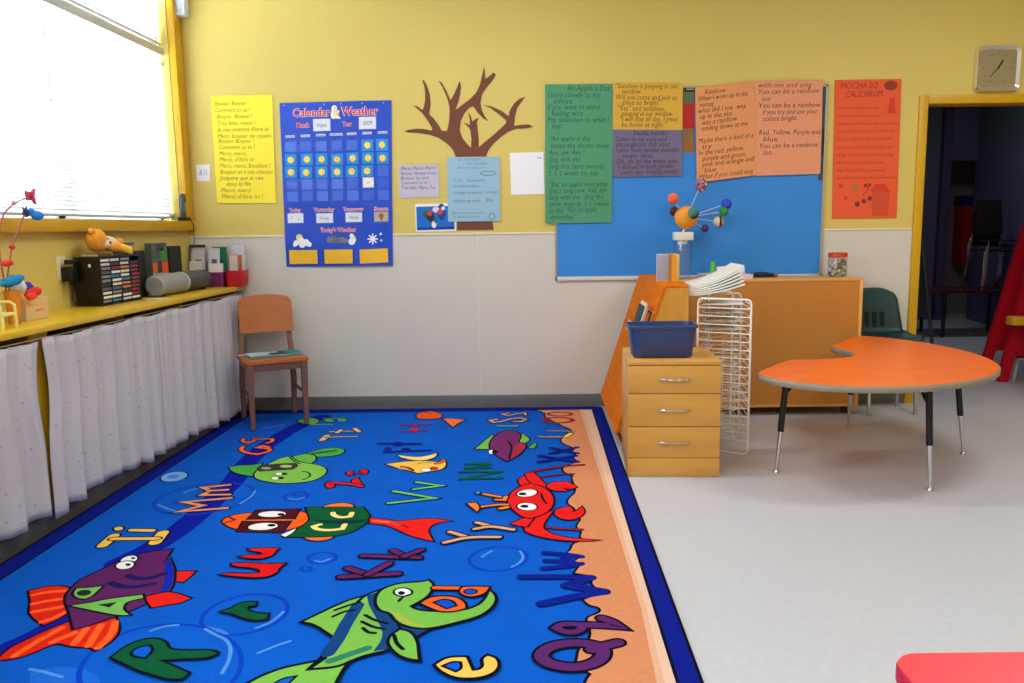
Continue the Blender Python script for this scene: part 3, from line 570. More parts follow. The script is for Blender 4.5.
('p',(238,186,78),0.0095,[(-0.842,-1.445),(-0.77,-1.409),(-0.706,-1.392),(-0.632,-1.395),(-0.557,-1.417),(-0.53,-1.36),(-0.505,-1.458),(-0.514,-1.551),(-0.569,-1.585),(-0.64,-1.618),(-0.689,-1.572),(-0.762,-1.523)]),
('l',(120,50,20),0.022,0,[(-0.75,-1.496),(-0.703,-1.516),(-0.673,-1.572)]),
('l',(200,140,90),0.02,0,[(-0.75,-1.533),(-0.703,-1.553)]),
('p',(238,236,232),0.004,[(-0.578,-1.567),(-0.578,-1.576),(-0.582,-1.584),(-0.588,-1.59),(-0.596,-1.593),(-0.605,-1.593),(-0.614,-1.589),(-0.622,-1.583),(-0.627,-1.574),(-0.63,-1.565),(-0.63,-1.556),(-0.626,-1.547),(-0.62,-1.542),(-0.612,-1.539),(-0.603,-1.539),(-0.594,-1.543),(-0.586,-1.549),(-0.581,-1.558)]),
('p',(200,60,30),0.006,[(-0.548,-1.541),(-0.548,-1.55),(-0.549,-1.558),(-0.553,-1.564),(-0.558,-1.567),(-0.564,-1.567),(-0.569,-1.564),(-0.574,-1.557),(-0.578,-1.549),(-0.58,-1.539),(-0.581,-1.53),(-0.579,-1.522),(-0.575,-1.516),(-0.57,-1.512),(-0.565,-1.513),(-0.559,-1.516),(-0.554,-1.523),(-0.55,-1.531)]),
('l',(214,90,30),0.026,0.006,[(-0.559,-1.446),(-0.526,-1.399)]),
('l',(120,50,20),0.01,0,[(-0.665,-1.442),(-0.64,-1.424),(-0.594,-1.435)]),
('l',(136,20,80),0.03,0,[(-0.905,-0.548),(-0.708,-0.538)]),
('l',(136,20,80),0.03,0,[(-0.883,-0.722),(-0.706,-0.704)]),
('l',(136,20,80),0.026,0,[(-0.807,-0.539),(-0.795,-0.713)]),
('p',(196,30,60),0,[(-0.779,-0.675),(-0.778,-0.689),(-0.78,-0.701),(-0.784,-0.71),(-0.791,-0.715),(-0.798,-0.715),(-0.806,-0.709),(-0.814,-0.7),(-0.819,-0.687),(-0.823,-0.673),(-0.824,-0.658),(-0.822,-0.646),(-0.817,-0.636),(-0.811,-0.632),(-0.803,-0.632),(-0.795,-0.637),(-0.788,-0.647),(-0.782,-0.66)]),
('l',(0,26,132),0.034,0,[(-0.892,-1.201),(-0.634,-1.169)]),
('l',(0,26,132),0.034,0,[(-0.964,-1.005),(-0.711,-1.032)]),
('p',(0,26,132),0,[(-0.86,-1.15),(-0.858,-1.17),(-0.859,-1.187),(-0.863,-1.199),(-0.87,-1.205),(-0.878,-1.205),(-0.887,-1.198),(-0.895,-1.185),(-0.902,-1.168),(-0.907,-1.148),(-0.91,-1.129),(-0.909,-1.112),(-0.905,-1.099),(-0.898,-1.093),(-0.89,-1.093),(-0.881,-1.1),(-0.872,-1.113),(-0.865,-1.131)]),
('p',(0,26,132),0,[(-0.816,-1.023),(-0.814,-1.042),(-0.817,-1.058),(-0.823,-1.07),(-0.832,-1.076),(-0.842,-1.075),(-0.853,-1.069),(-0.863,-1.056),(-0.871,-1.039),(-0.876,-1.02),(-0.878,-1.002),(-0.876,-0.985),(-0.87,-0.973),(-0.861,-0.967),(-0.85,-0.967),(-0.839,-0.974),(-0.828,-0.987),(-0.82,-1.004)]),
('p',(0,26,132),0,[(-0.747,-1.155),(-0.747,-1.17),(-0.75,-1.183),(-0.756,-1.192),(-0.765,-1.197),(-0.775,-1.196),(-0.786,-1.191),(-0.795,-1.181),(-0.802,-1.168),(-0.806,-1.153),(-0.807,-1.138),(-0.804,-1.125),(-0.798,-1.115),(-0.789,-1.11),(-0.778,-1.111),(-0.768,-1.116),(-0.758,-1.127),(-0.751,-1.14)]),
('p',(230,86,26),0.009,[(-0.852,-0.231),(-0.799,-0.156),(-0.728,-0.159),(-0.658,-0.271),(-0.669,-0.36),(-0.768,-0.385),(-0.828,-0.353)]),
('p',(236,110,50),0.009,[(-0.646,-0.376),(-0.563,-0.386),(-0.492,-0.427),(-0.531,-0.51),(-0.554,-0.619),(-0.608,-0.479)]),
('l',(6,6,26),0.01,0,[(-0.797,-0.172),(-0.746,-0.236)]),
('l',(224,160,126),0.022,0.009,[(-0.275,-0.418),(-0.321,-0.444),(-0.291,-0.505),(-0.239,-0.477),(-0.181,-0.402),(-0.113,-0.382),(-0.078,-0.43),(-0.111,-0.488),(-0.158,-0.486)]),
('l',(224,160,126),0.02,0.009,[(-0.206,-0.242),(-0.247,-0.267),(-0.204,-0.312),(-0.143,-0.254),(-0.087,-0.236),(-0.083,-0.294)]),
('p',(112,180,72),0.0095,[(-0.37,-1.158),(-0.328,-0.991),(-0.281,-0.825),(-0.277,-1.028),(-0.282,-1.162)]),
('p',(112,180,72),0.0095,[(-0.114,-1.024),(-0.099,-0.808),(-0.042,-0.957),(-0.077,-1.037)]),
('p',(80,160,80),0.008,[(-0.058,-1.138),(-0.017,-1.028),(-0.005,-1.096),(-0.029,-1.162)]),
('p',(112,40,96),0.0095,[(-0.29,-1.004),(-0.262,-0.826),(-0.203,-0.722),(-0.139,-0.743),(-0.102,-0.845),(-0.12,-1.012),(-0.083,-1.036),(-0.065,-1.105),(-0.114,-1.316),(-0.173,-1.413),(-0.227,-1.321),(-0.281,-1.173)]),
('p',(160,42,64),0,[(-0.147,-1.124),(-0.12,-1.035),(-0.083,-1.048),(-0.068,-1.105),(-0.114,-1.306),(-0.152,-1.365)]),
('l',(6,6,26),0.012,0,[(-0.182,-0.986),(-0.15,-1.123),(-0.163,-1.374)]),
('l',(110,190,90),0.024,0.004,[(-0.26,-0.606),(-0.135,-0.612)]),
('p',(235,235,235),0.004,[(-0.258,-1.227),(-0.258,-1.243),(-0.26,-1.257),(-0.263,-1.267),(-0.267,-1.272),(-0.272,-1.272),(-0.277,-1.266),(-0.281,-1.256),(-0.284,-1.242),(-0.286,-1.226),(-0.286,-1.21),(-0.285,-1.196),(-0.281,-1.185),(-0.277,-1.18),(-0.272,-1.18),(-0.267,-1.186),(-0.263,-1.197),(-0.26,-1.211)]),
('p',(6,6,26),0,[(-0.232,-1.228),(-0.232,-1.242),(-0.234,-1.255),(-0.239,-1.264),(-0.244,-1.269),(-0.25,-1.269),(-0.256,-1.263),(-0.261,-1.254),(-0.265,-1.241),(-0.266,-1.227),(-0.266,-1.212),(-0.264,-1.199),(-0.26,-1.19),(-0.254,-1.185),(-0.248,-1.185),(-0.242,-1.191),(-0.237,-1.201),(-0.233,-1.214)]),
('l',(0,88,66),0.03,0,[(-0.397,-1.462),(-0.266,-1.448)]),
('l',(0,88,66),0.03,0,[(-0.39,-1.547),(-0.261,-1.53)]),
('l',(0,88,66),0.03,0,[(-0.392,-1.528),(-0.265,-1.467)]),
('l',(0,88,66),0.032,0,[(-0.417,-1.609),(-0.199,-1.6)]),
('l',(0,88,66),0.032,0,[(-0.406,-1.731),(-0.193,-1.722)]),
('l',(0,88,66),0.03,0,[(-0.401,-1.723),(-0.198,-1.609)]),
('p',(206,134,92),0.01,[(-0.003,-0.136),(0.025,-0.198),(0.06,-0.246),(0.051,-0.366),(0.091,-0.456),(0.135,-0.542),(0.166,-0.626),(0.209,-0.694),(0.23,-0.785),(0.183,-0.858),(0.142,-0.953),(0.146,-1.046),(0.191,-1.116),(0.222,-1.194),(0.191,-1.246),(0.228,-1.309),(0.197,-1.369),(0.232,-1.449),(0.186,-1.485),(0.129,-1.558),(0.142,-1.648),(0.188,-1.685),(0.175,-1.736),(0.188,-1.883),(0.184,-1.975),(0.151,-2.048),(0.134,-2.119),(0.169,-2.189),(0.179,-2.256),(0.192,-2.345),(0.167,-2.405),(0.169,-2.453),(0.189,-2.477),(0.172,-2.544),(0.191,-2.588),(0.169,-2.598),(0.14,-2.619),(0.133,-2.671),(0.115,-2.711),(0.169,-2.752),(0.139,-2.79),(0.165,-2.819),(0.147,-2.865),(0.134,-2.901),(0.204,-2.929),(0.192,-2.989),(0.2,-3.022),(0.237,-3.064),(0.155,-3.124),(0.17,-3.163),(0.206,-3.178),(0.21,-3.215),(0.185,-3.236),(0.157,-3.256),(0.161,-3.291),(0.167,-3.351),(0.157,-3.408),(0.123,-3.45),(0.114,-3.508),(0.109,-3.542),(0.139,-3.587),(0.15,-3.598),(0.133,-3.629),(0.125,-3.68),(0.36,-3.68),(0.36,-0.136)]),
('c',(156,22,34),0.022,0.003,[(0.239,-0.292),(0.232,-0.313),(0.213,-0.331),(0.186,-0.342),(0.155,-0.345),(0.123,-0.339),(0.097,-0.325),(0.079,-0.306),(0.073,-0.283),(0.08,-0.262),(0.098,-0.244),(0.126,-0.232),(0.158,-0.229),(0.19,-0.235),(0.217,-0.249),(0.234,-0.269)]),
('c',(156,22,34),0.028,0.003,[(0.238,-0.471),(0.229,-0.5),(0.206,-0.524),(0.174,-0.538),(0.135,-0.542),(0.097,-0.535),(0.065,-0.517),(0.044,-0.491),(0.037,-0.461),(0.045,-0.432),(0.067,-0.408),(0.1,-0.392),(0.14,-0.388),(0.178,-0.396),(0.211,-0.415),(0.232,-0.441)]),
('l',(220,170,110),0.018,0.006,[(0.001,-0.899),(0.138,-0.905),(0.182,-0.883),(0.21,-0.81)]),
('l',(200,150,120),0.016,0.006,[(0.066,-0.752),(0.231,-0.768)]),
('l',(230,200,60),0.03,0.008,[(0.175,-0.897),(0.209,-0.822)]),
('l',(0,24,140),0.034,0.004,[(0.012,-1.321),(0.215,-1.448)]),
('l',(0,24,140),0.034,0.004,[(0.011,-1.44),(0.21,-1.329)]),
('l',(0,24,140),0.03,0.004,[(0.077,-1.155),(0.224,-1.278)]),
('l',(0,24,140),0.03,0.004,[(0.075,-1.272),(0.231,-1.151)]),
('l',(0,24,140),0.036,0.003,[(-0.065,-2.931),(0.077,-2.934),(0.188,-2.942)]),
('l',(0,24,140),0.045,0.003,[(0.188,-2.946),(0.1,-3.011)]),
('l',(0,24,140),0.045,0.003,[(0.1,-3.007),(0.23,-3.064)]),
('l',(0,24,140),0.04,0.003,[(0.23,-3.064),(0.124,-3.1),(0.008,-3.151)]),
('l',(0,24,140),0.03,0.002,[(0.024,-2.708),(0.13,-2.731),(0.165,-2.752)]),
('l',(0,24,140),0.03,0.002,[(0.027,-2.787),(0.127,-2.799)]),
('l',(0,24,140),0.03,0.002,[(0.018,-2.857),(0.118,-2.837),(0.161,-2.819)]),
('l',(0,24,140),0.05,0,[(0.106,-2.741),(0.103,-2.836)]),
('c',(86,34,98),0.042,0.01,[(-0.001,-3.494),(0.018,-3.453),(0.056,-3.427),(0.109,-3.418),(0.162,-3.429),(0.194,-3.457),(0.19,-3.504),(0.16,-3.543),(0.108,-3.564),(0.052,-3.555),(0.014,-3.529)]),
('l',(86,34,98),0.04,0.01,[(0.159,-3.462),(0.204,-3.439),(0.243,-3.422)]),
('c',(86,34,98),0.028,0.01,[(0.052,-3.322),(0.066,-3.301),(0.099,-3.296),(0.138,-3.304),(0.136,-3.334),(0.109,-3.356),(0.074,-3.348)]),
('l',(86,34,98),0.034,0.01,[(0.131,-3.305),(0.202,-3.309),(0.257,-3.32),(0.237,-3.286),(0.206,-3.261)]),
('c',(86,34,98),0.028,0,[(0.052,-3.322),(0.066,-3.301),(0.099,-3.296),(0.138,-3.304),(0.136,-3.334),(0.109,-3.356),(0.074,-3.348)]),
('l',(86,34,98),0.034,0,[(0.131,-3.305),(0.202,-3.309)]),
('c',(86,34,98),0.042,0,[(-0.001,-3.494),(0.018,-3.453),(0.056,-3.427),(0.109,-3.418),(0.162,-3.429),(0.194,-3.457),(0.19,-3.504),(0.16,-3.543),(0.108,-3.564),(0.052,-3.555),(0.014,-3.529)]),
('l',(150,18,36),0.02,0.006,[(-0.043,-1.632),(0.037,-1.572),(0.13,-1.53),(0.245,-1.506)]),
('l',(150,18,36),0.014,0.003,[(0.009,-1.712),(0.115,-1.673),(0.188,-1.667)]),
('l',(150,18,36),0.016,0.004,[(0.005,-2.424),(0.091,-2.45),(0.185,-2.465)]),
('p',(222,26,24),0.009,[(-0.039,-2.313),(-0.068,-2.457),(-0.038,-2.504),(0.025,-2.551),(0.108,-2.586),(0.203,-2.594),(0.253,-2.585),(0.192,-2.573),(0.109,-2.553),(0.039,-2.495),(0.01,-2.418),(0.066,-2.226),(0.034,-2.251)]),
('p',(222,26,24),0.009,[(-0.109,-1.759),(-0.074,-1.692),(-0.022,-1.828),(-0.082,-1.873)]),
('p',(222,26,24),0.009,[(-0.07,-1.658),(-0.027,-1.633),(0.009,-1.746),(0.048,-1.878),(0.038,-1.925),(-0.012,-1.86),(-0.047,-1.794)]),
('p',(222,26,24),0.009,[(-0.122,-2.384),(-0.075,-2.324),(-0.017,-2.301),(-0.051,-2.422),(-0.091,-2.409)]),
('p',(222,26,24),0.011,[(-0.149,-2.095),(-0.139,-1.979),(-0.092,-1.873),(-0.042,-1.827),(0.008,-1.861),(0.057,-1.956),(0.074,-2.06),(0.062,-2.185),(0.02,-2.276),(-0.039,-2.319),(-0.075,-2.299),(-0.123,-2.193)]),
('p',(222,26,24),0.009,[(0.039,-1.846),(0.085,-1.799),(0.152,-1.801),(0.193,-1.891),(0.157,-1.921),(0.118,-1.896),(0.141,-1.944),(0.082,-1.946),(0.048,-1.902)]),
('p',(222,26,24),0.009,[(0.065,-2.252),(0.099,-2.187),(0.146,-2.175),(0.162,-2.229),(0.143,-2.248),(0.175,-2.236),(0.202,-2.176),(0.212,-2.244),(0.185,-2.32),(0.139,-2.347),(0.095,-2.329)]),
('p',(242,240,238),0.008,[(-0.007,-1.961),(-0.009,-1.979),(-0.017,-1.997),(-0.03,-2.013),(-0.045,-2.023),(-0.062,-2.028),(-0.078,-2.026),(-0.091,-2.019),(-0.1,-2.005),(-0.104,-1.989),(-0.102,-1.97),(-0.095,-1.952),(-0.082,-1.936),(-0.067,-1.925),(-0.05,-1.92),(-0.033,-1.921),(-0.02,-1.93),(-0.011,-1.943)]),
('p',(242,240,238),0.008,[(-0.009,-2.176),(-0.012,-2.193),(-0.02,-2.206),(-0.032,-2.215),(-0.047,-2.218),(-0.062,-2.215),(-0.076,-2.207),(-0.088,-2.194),(-0.096,-2.177),(-0.099,-2.16),(-0.096,-2.143),(-0.088,-2.129),(-0.076,-2.12),(-0.061,-2.116),(-0.046,-2.119),(-0.031,-2.128),(-0.019,-2.142),(-0.012,-2.159)]),
('p',(6,6,26),0,[(-0.058,-1.987),(-0.059,-1.994),(-0.062,-2.0),(-0.068,-2.004),(-0.074,-2.006),(-0.081,-2.006),(-0.087,-2.004),(-0.092,-1.999),(-0.096,-1.992),(-0.097,-1.985),(-0.096,-1.978),(-0.093,-1.972),(-0.088,-1.967),(-0.081,-1.965),(-0.074,-1.965),(-0.068,-1.968),(-0.063,-1.973),(-0.059,-1.979)]),
('p',(6,6,26),0,[(-0.046,-2.164),(-0.047,-2.171),(-0.05,-2.177),(-0.056,-2.181),(-0.062,-2.184),(-0.069,-2.183),(-0.075,-2.181),(-0.08,-2.176),(-0.084,-2.17),(-0.085,-2.163),(-0.084,-2.156),(-0.081,-2.15),(-0.076,-2.145),(-0.069,-2.143),(-0.062,-2.143),(-0.056,-2.146),(-0.051,-2.151),(-0.047,-2.157)]),
('l',(6,6,26),0.012,0,[(0.013,-1.984),(0.022,-2.073),(0.037,-2.13)]),
('l',(240,124,40),0.022,0.008,[(-0.265,-1.982),(-0.186,-2.026),(-0.156,-2.038)]),
('l',(240,124,40),0.022,0.008,[(-0.203,-2.065),(-0.164,-2.073),(-0.157,-2.023)]),
('l',(240,124,40),0.022,0.008,[(-0.273,-2.167),(-0.195,-2.136),(-0.148,-2.137)]),
('l',(240,124,40),0.028,0.008,[(-0.174,-2.191),(-0.147,-2.172)]),
('p',(240,124,40),0.009,[(-0.337,-2.117),(-0.296,-2.104),(-0.272,-2.174),(-0.282,-2.227),(-0.309,-2.173)]),
('p',(90,120,180),0.006,[(-0.285,-1.959),(-0.285,-1.966),(-0.286,-1.973),(-0.289,-1.977),(-0.293,-1.98),(-0.297,-1.979),(-0.301,-1.977),(-0.304,-1.972),(-0.307,-1.965),(-0.308,-1.958),(-0.308,-1.951),(-0.306,-1.945),(-0.304,-1.94),(-0.3,-1.938),(-0.296,-1.938),(-0.292,-1.94),(-0.288,-1.945),(-0.286,-1.952)]),
('l',(212,154,120),0.026,0.009,[(-0.38,-2.474),(-0.303,-2.533)]),
('l',(212,154,120),0.026,0.009,[(-0.389,-2.593),(-0.302,-2.535),(-0.168,-2.539)]),
('l',(212,154,120),0.026,0.009,[(-0.272,-2.367),(-0.213,-2.409)]),
('l',(212,154,120),0.026,0.009,[(-0.275,-2.445),(-0.213,-2.409),(-0.111,-2.456)]),
('p',(212,16,20),0.009,[(-1.204,-2.883),(-1.175,-2.87),(-1.095,-2.881),(-1.06,-2.873),(-1.065,-2.846),(-1.094,-2.827),(-1.193,-2.801),(-1.2,-2.782),(-1.138,-2.779),(-1.048,-2.791),(-0.991,-2.787),(-1.003,-2.825),(-0.996,-2.87),(-1.019,-2.905),(-1.065,-2.913),(-1.125,-2.903)]),
('p',(212,16,20),0.008,[(-1.193,-2.714),(-1.166,-2.7),(-1.124,-2.706),(-1.109,-2.691),(-1.123,-2.671),(-1.174,-2.654),(-1.187,-2.638),(-1.133,-2.629),(-1.061,-2.636),(-1.068,-2.667),(-1.067,-2.708),(-1.098,-2.736),(-1.146,-2.735)]),
('l',(98,28,92),0.03,0.009,[(-0.742,-2.917),(-0.533,-2.892)]),
('l',(98,28,92),0.03,0.009,[(-0.734,-2.837),(-0.645,-2.898)]),
('l',(98,28,92),0.03,0.009,[(-0.584,-2.797),(-0.645,-2.898)]),
('l',(98,28,92),0.028,0.009,[(-0.701,-2.72),(-0.475,-2.744)]),
('l',(98,28,92),0.028,0.009,[(-0.59,-2.671),(-0.528,-2.733)]),
('l',(98,28,92),0.028,0.009,[(-0.477,-2.667),(-0.536,-2.732)]),
('p',(0,82,46),0.0095,[(-1.309,-3.478),(-1.299,-3.418),(-1.273,-3.376),(-1.23,-3.364),(-1.183,-3.39),(-1.155,-3.44),(-1.085,-3.444),(-1.017,-3.443),(-0.994,-3.461),(-1.012,-3.487),(-1.081,-3.488),(-1.159,-3.498),(-1.109,-3.528),(-1.036,-3.573),(-1.042,-3.6),(-1.075,-3.604),(-1.187,-3.554)]),
('p',(0,84,200),0.01,[(-1.262,-3.449),(-1.252,-3.42),(-1.226,-3.414),(-1.205,-3.439),(-1.207,-3.48),(-1.241,-3.473)]),
('p',(0,82,46),0.0095,[(-1.085,-3.184),(-1.059,-3.162),(-1.049,-3.133),(-1.024,-3.114),(-0.991,-3.119),(-0.987,-3.139),(-1.009,-3.149),(-1.005,-3.178),(-0.966,-3.201),(-0.921,-3.206),(-0.914,-3.238),(-0.939,-3.251),(-0.988,-3.236),(-1.042,-3.199)]),
('p',(116,178,70),0.013,[(-0.834,-3.63),(-0.805,-3.589),(-0.758,-3.552),(-0.704,-3.531),(-0.663,-3.515),(-0.609,-3.527),(-0.579,-3.516),(-0.588,-3.566),(-0.592,-3.635),(-0.588,-3.695),(-0.869,-3.69)]),
('p',(4,90,180),0.008,[(-0.759,-3.632),(-0.743,-3.608),(-0.716,-3.601),(-0.723,-3.627),(-0.732,-3.673)]),
('p',(116,178,70),0.013,[(-0.782,-3.265),(-0.718,-3.178),(-0.664,-3.112),(-0.614,-3.082),(-0.614,-3.151),(-0.633,-3.292),(-0.642,-3.38),(-0.743,-3.276)]),
('p',(116,178,70),0.013,[(-0.642,-3.377),(-0.641,-3.285),(-0.633,-3.143),(-0.612,-3.074),(-0.573,-3.039),(-0.539,-3.145),(-0.463,-3.269),(-0.422,-3.324),(-0.453,-3.388),(-0.47,-3.452),(-0.522,-3.471),(-0.569,-3.505),(-0.605,-3.544),(-0.677,-3.553),(-0.653,-3.474)]),
('p',(10,62,118),0,[(-0.612,-3.078),(-0.572,-3.043),(-0.539,-3.145),(-0.471,-3.262),(-0.425,-3.324),(-0.463,-3.387),(-0.471,-3.449),(-0.514,-3.463),(-0.501,-3.399),(-0.507,-3.335),(-0.547,-3.246),(-0.59,-3.151)]),
('l',(10,62,118),0.045,0,[(-0.628,-3.151),(-0.638,-3.286),(-0.641,-3.384),(-0.651,-3.469)]),
('l',(46,120,90),0.03,0,[(-0.633,-3.515),(-0.582,-3.476),(-0.534,-3.441)]),
('p',(10,62,118),0.01,[(-0.467,-3.283),(-0.417,-3.311),(-0.357,-3.319),(-0.395,-3.37),(-0.436,-3.337)]),
('p',(116,178,70),0.013,[(-0.571,-3.122),(-0.572,-3.043),(-0.537,-2.999),(-0.493,-2.979),(-0.427,-2.973),(-0.411,-2.961),(-0.389,-2.991),(-0.393,-3.072),(-0.421,-3.125),(-0.45,-3.162),(-0.425,-3.192),(-0.372,-3.208),(-0.304,-3.21),(-0.244,-3.197),(-0.199,-3.154),(-0.182,-3.093),(-0.177,-3.053),(-0.161,-3.085),(-0.155,-3.132),(-0.173,-3.191),(-0.207,-3.24),(-0.28,-3.28),(-0.357,-3.319),(-0.417,-3.311),(-0.469,-3.276),(-0.504,-3.205),(-0.544,-3.189)]),
('p',(160,172,60),0,[(-0.531,-3.19),(-0.502,-3.198),(-0.466,-3.269),(-0.418,-3.304),(-0.365,-3.312),(-0.43,-3.27),(-0.48,-3.205)]),
('p',(116,178,70),0.012,[(-0.473,-3.418),(-0.475,-3.368),(-0.453,-3.33),(-0.419,-3.344),(-0.391,-3.402),(-0.376,-3.48),(-0.369,-3.512),(-0.4,-3.503),(-0.434,-3.479)]),
('l',(6,6,26),0.014,0,[(-0.467,-3.362),(-0.448,-3.419),(-0.424,-3.45)]),
('l',(6,6,26),0.013,0,[(-0.699,-3.186),(-0.662,-3.153),(-0.626,-3.128)]),
('l',(6,6,26),0.013,0,[(-0.694,-3.232),(-0.663,-3.194),(-0.63,-3.187)]),
('l',(6,6,26),0.016,0,[(-0.683,-3.553),(-0.653,-3.498)]),
('l',(6,6,26),0.014,0,[(-0.588,-3.224),(-0.551,-3.26),(-0.503,-3.285)]),
('l',(6,6,26),0.014,0,[(-0.589,-3.27),(-0.545,-3.308),(-0.506,-3.322)]),
('l',(6,6,26),0.014,0,[(-0.576,-3.314),(-0.554,-3.344),(-0.53,-3.348)]),
('p',(242,242,242),0.009,[(-0.459,-3.056),(-0.459,-3.066),(-0.463,-3.074),(-0.47,-3.08),(-0.479,-3.082),(-0.489,-3.081),(-0.499,-3.077),(-0.507,-3.07),(-0.514,-3.061),(-0.517,-3.05),(-0.517,-3.041),(-0.513,-3.032),(-0.506,-3.027),(-0.497,-3.024),(-0.487,-3.025),(-0.477,-3.03),(-0.468,-3.037),(-0.462,-3.046)]),
('p',(6,6,26),0,[(-0.479,-3.062),(-0.479,-3.067),(-0.48,-3.072),(-0.483,-3.075),(-0.487,-3.077),(-0.492,-3.077),(-0.496,-3.075),(-0.5,-3.071),(-0.503,-3.066),(-0.505,-3.061),(-0.505,-3.056),(-0.504,-3.051),(-0.501,-3.047),(-0.497,-3.045),(-0.492,-3.046),(-0.488,-3.048),(-0.484,-3.051),(-0.481,-3.056)]),
('l',(6,6,26),0.012,0,[(-0.491,-3.124),(-0.482,-3.089),(-0.46,-3.074)]),
('p',(240,92,28),0.011,[(-0.411,-3.141),(-0.386,-3.099),(-0.334,-3.089),(-0.286,-3.106),(-0.259,-3.145),(-0.255,-3.182),(-0.287,-3.203),(-0.338,-3.204),(-0.376,-3.172)]),
('p',(0,74,190),0.009,[(-0.363,-3.138),(-0.338,-3.116),(-0.305,-3.128),(-0.291,-3.162),(-0.317,-3.18)]),
('l',(240,92,28),0.024,0.008,[(-0.377,-3.021),(-0.287,-3.026)]),
('p',(240,92,28),0.01,[(-0.288,-3.05),(-0.276,-3.02),(-0.233,-3.016),(-0.182,-3.021),(-0.194,-3.069),(-0.231,-3.094),(-0.267,-3.085)]),
('p',(0,74,190),0.007,[(-0.226,-3.056),(-0.227,-3.062),(-0.23,-3.067),(-0.235,-3.071),(-0.242,-3.073),(-0.249,-3.073),(-0.255,-3.071),(-0.261,-3.066),(-0.265,-3.061),(-0.267,-3.055),(-0.266,-3.049),(-0.263,-3.044),(-0.258,-3.04),(-0.251,-3.038),(-0.244,-3.038),(-0.238,-3.04),(-0.232,-3.045),(-0.228,-3.05)]),
('p',(236,188,82),0.012,[(-0.31,-3.544),(-0.287,-3.511),(-0.258,-3.503),(-0.225,-3.504),(-0.213,-3.541),(-0.201,-3.58),(-0.177,-3.577),(-0.164,-3.553),(-0.173,-3.514),(-0.159,-3.497),(-0.137,-3.509),(-0.126,-3.543),(-0.133,-3.581),(-0.161,-3.607),(-0.204,-3.617),(-0.247,-3.611),(-0.289,-3.578)]),
('p',(0,84,196),0.01,[(-0.283,-3.551),(-0.261,-3.532),(-0.243,-3.535),(-0.237,-3.563),(-0.248,-3.576)])]
colidx = {}
def rug_mat(c):
    if c not in colidx:
        m = mat('rug_pile_%02x%02x%02x' % c, c, rough=0.95, spec=0.1, noise=(60, 0.05), bump=(420, 0.5))
        colidx[c] = len(rugm); rugm.append(m)
    return colidx[c]
def grow(pts, d):
    """the outline moved outwards by d"""
    n = len(pts); ar = sum(pts[i][0]*pts[(i+1) % n][1]-pts[(i+1) % n][0]*pts[i][1] for i in range(n))
    s = 1 if ar > 0 else -1; out = []
    for i in range(n):
        a, p, c = Vector(pts[i-1]), Vector(pts[i]), Vector(pts[(i+1) % n])
        e1 = (p-a); e2 = (c-p)
        if e1.length < 1e-6 or e2.length < 1e-6: continue
        e1.normalize(); e2.normalize()
        n1 = Vector((e1.y, -e1.x))*s; n2 = Vector((e2.y, -e2.x))*s
        q = n1+n2
        if q.length < 1e-4: q = n1
        q.normalize(); k = min(2.0, 1/max(0.3, q.dot(n1)))
        out.append(tuple(p+q*d*k))
    return out
def soften(P, closed):
    """rounds the gentle corners of a hand-drawn outline, keeps the sharp ones"""
    for lim in (62, 40):
        n = len(P); o = []
        for i in range(n):
            b = Vector(P[i])
            if not closed and i in (0, n-1): o.append(b); continue
            u = b-Vector(P[i-1]); v = Vector(P[(i+1) % n])-b
            g = math.degrees(abs(math.atan2(u.x*v.y-u.y*v.x, u.dot(v))))
            o += [b] if (g < 8 or g > lim) else [b-u*.25, b+v*.25]
        P = o
    return [tuple(p) for p in P]
def inside(p, k=0.0): return (min(max(p[0], RX0+0.104), RX1-0.082), min(max(p[1], RY0+0.1), RY1-0.122))
for it in RUG:
    it = it[:-1] + (soften(it[-1], it[0] in 'pcr' and it[1] != (206, 134, 92)),)
    if it[0] == 'p':
        _, c, ow, pts = it
        if ow:
            z = nxt(); f = lambda x, y: inside((x, y)) + (z,)
            rb.stroke(pts, 2*ow, 3, f, True)
        z = nxt(); f = lambda x, y: inside((x, y)) + (z,)
        rb.flat(pts, rug_mat(c), f)
    elif it[0] in 'lc':
        _, c, w, ow, pts = it
        if ow:
            z = nxt(); f = lambda x, y: inside((x, y)) + (z,)
            rb.stroke(pts, w+2*ow, 3, f, it[0] == 'c')
        z = nxt(); f = lambda x, y: inside((x, y)) + (z,)
        rb.stroke(pts, w, rug_mat(c), f, it[0] == 'c')
    elif it[0] == 'r':
        _, c, w, ow, pts = it
        z = nxt(); f = lambda x, y: inside((x, y)) + (z,)
        rb.stroke(pts, w, rug_mat(c), f, True)
    if it[0] == 'p' and it[1] == (206, 134, 92):        # pale strip along the dry edge of the sand
        z = nxt(); f = lambda x, y: (x, y, z)
        rb.flat([(0.300, RY1-0.122), (0.385, RY1-0.122), (0.385, RY0+0.1), (0.318, RY0+0.1), (0.345, -3.2), (0.335, -2.4), (0.322, -1.5)], rug_mat((216, 168, 136)), f)
        z = nxt(); rb.flat([(0.328, RY1-0.122), (0.385, RY1-0.122), (0.385, RY0+0.1), (0.345, RY0+0.1), (0.362, -3.2), (0.354, -2.4), (0.342, -1.5)], 2, f)
shape('alphabet_rug', rb, rugm, 'large blue alphabet rug with fish, crab, letters and a sandy shore', 'rug', smooth=0)

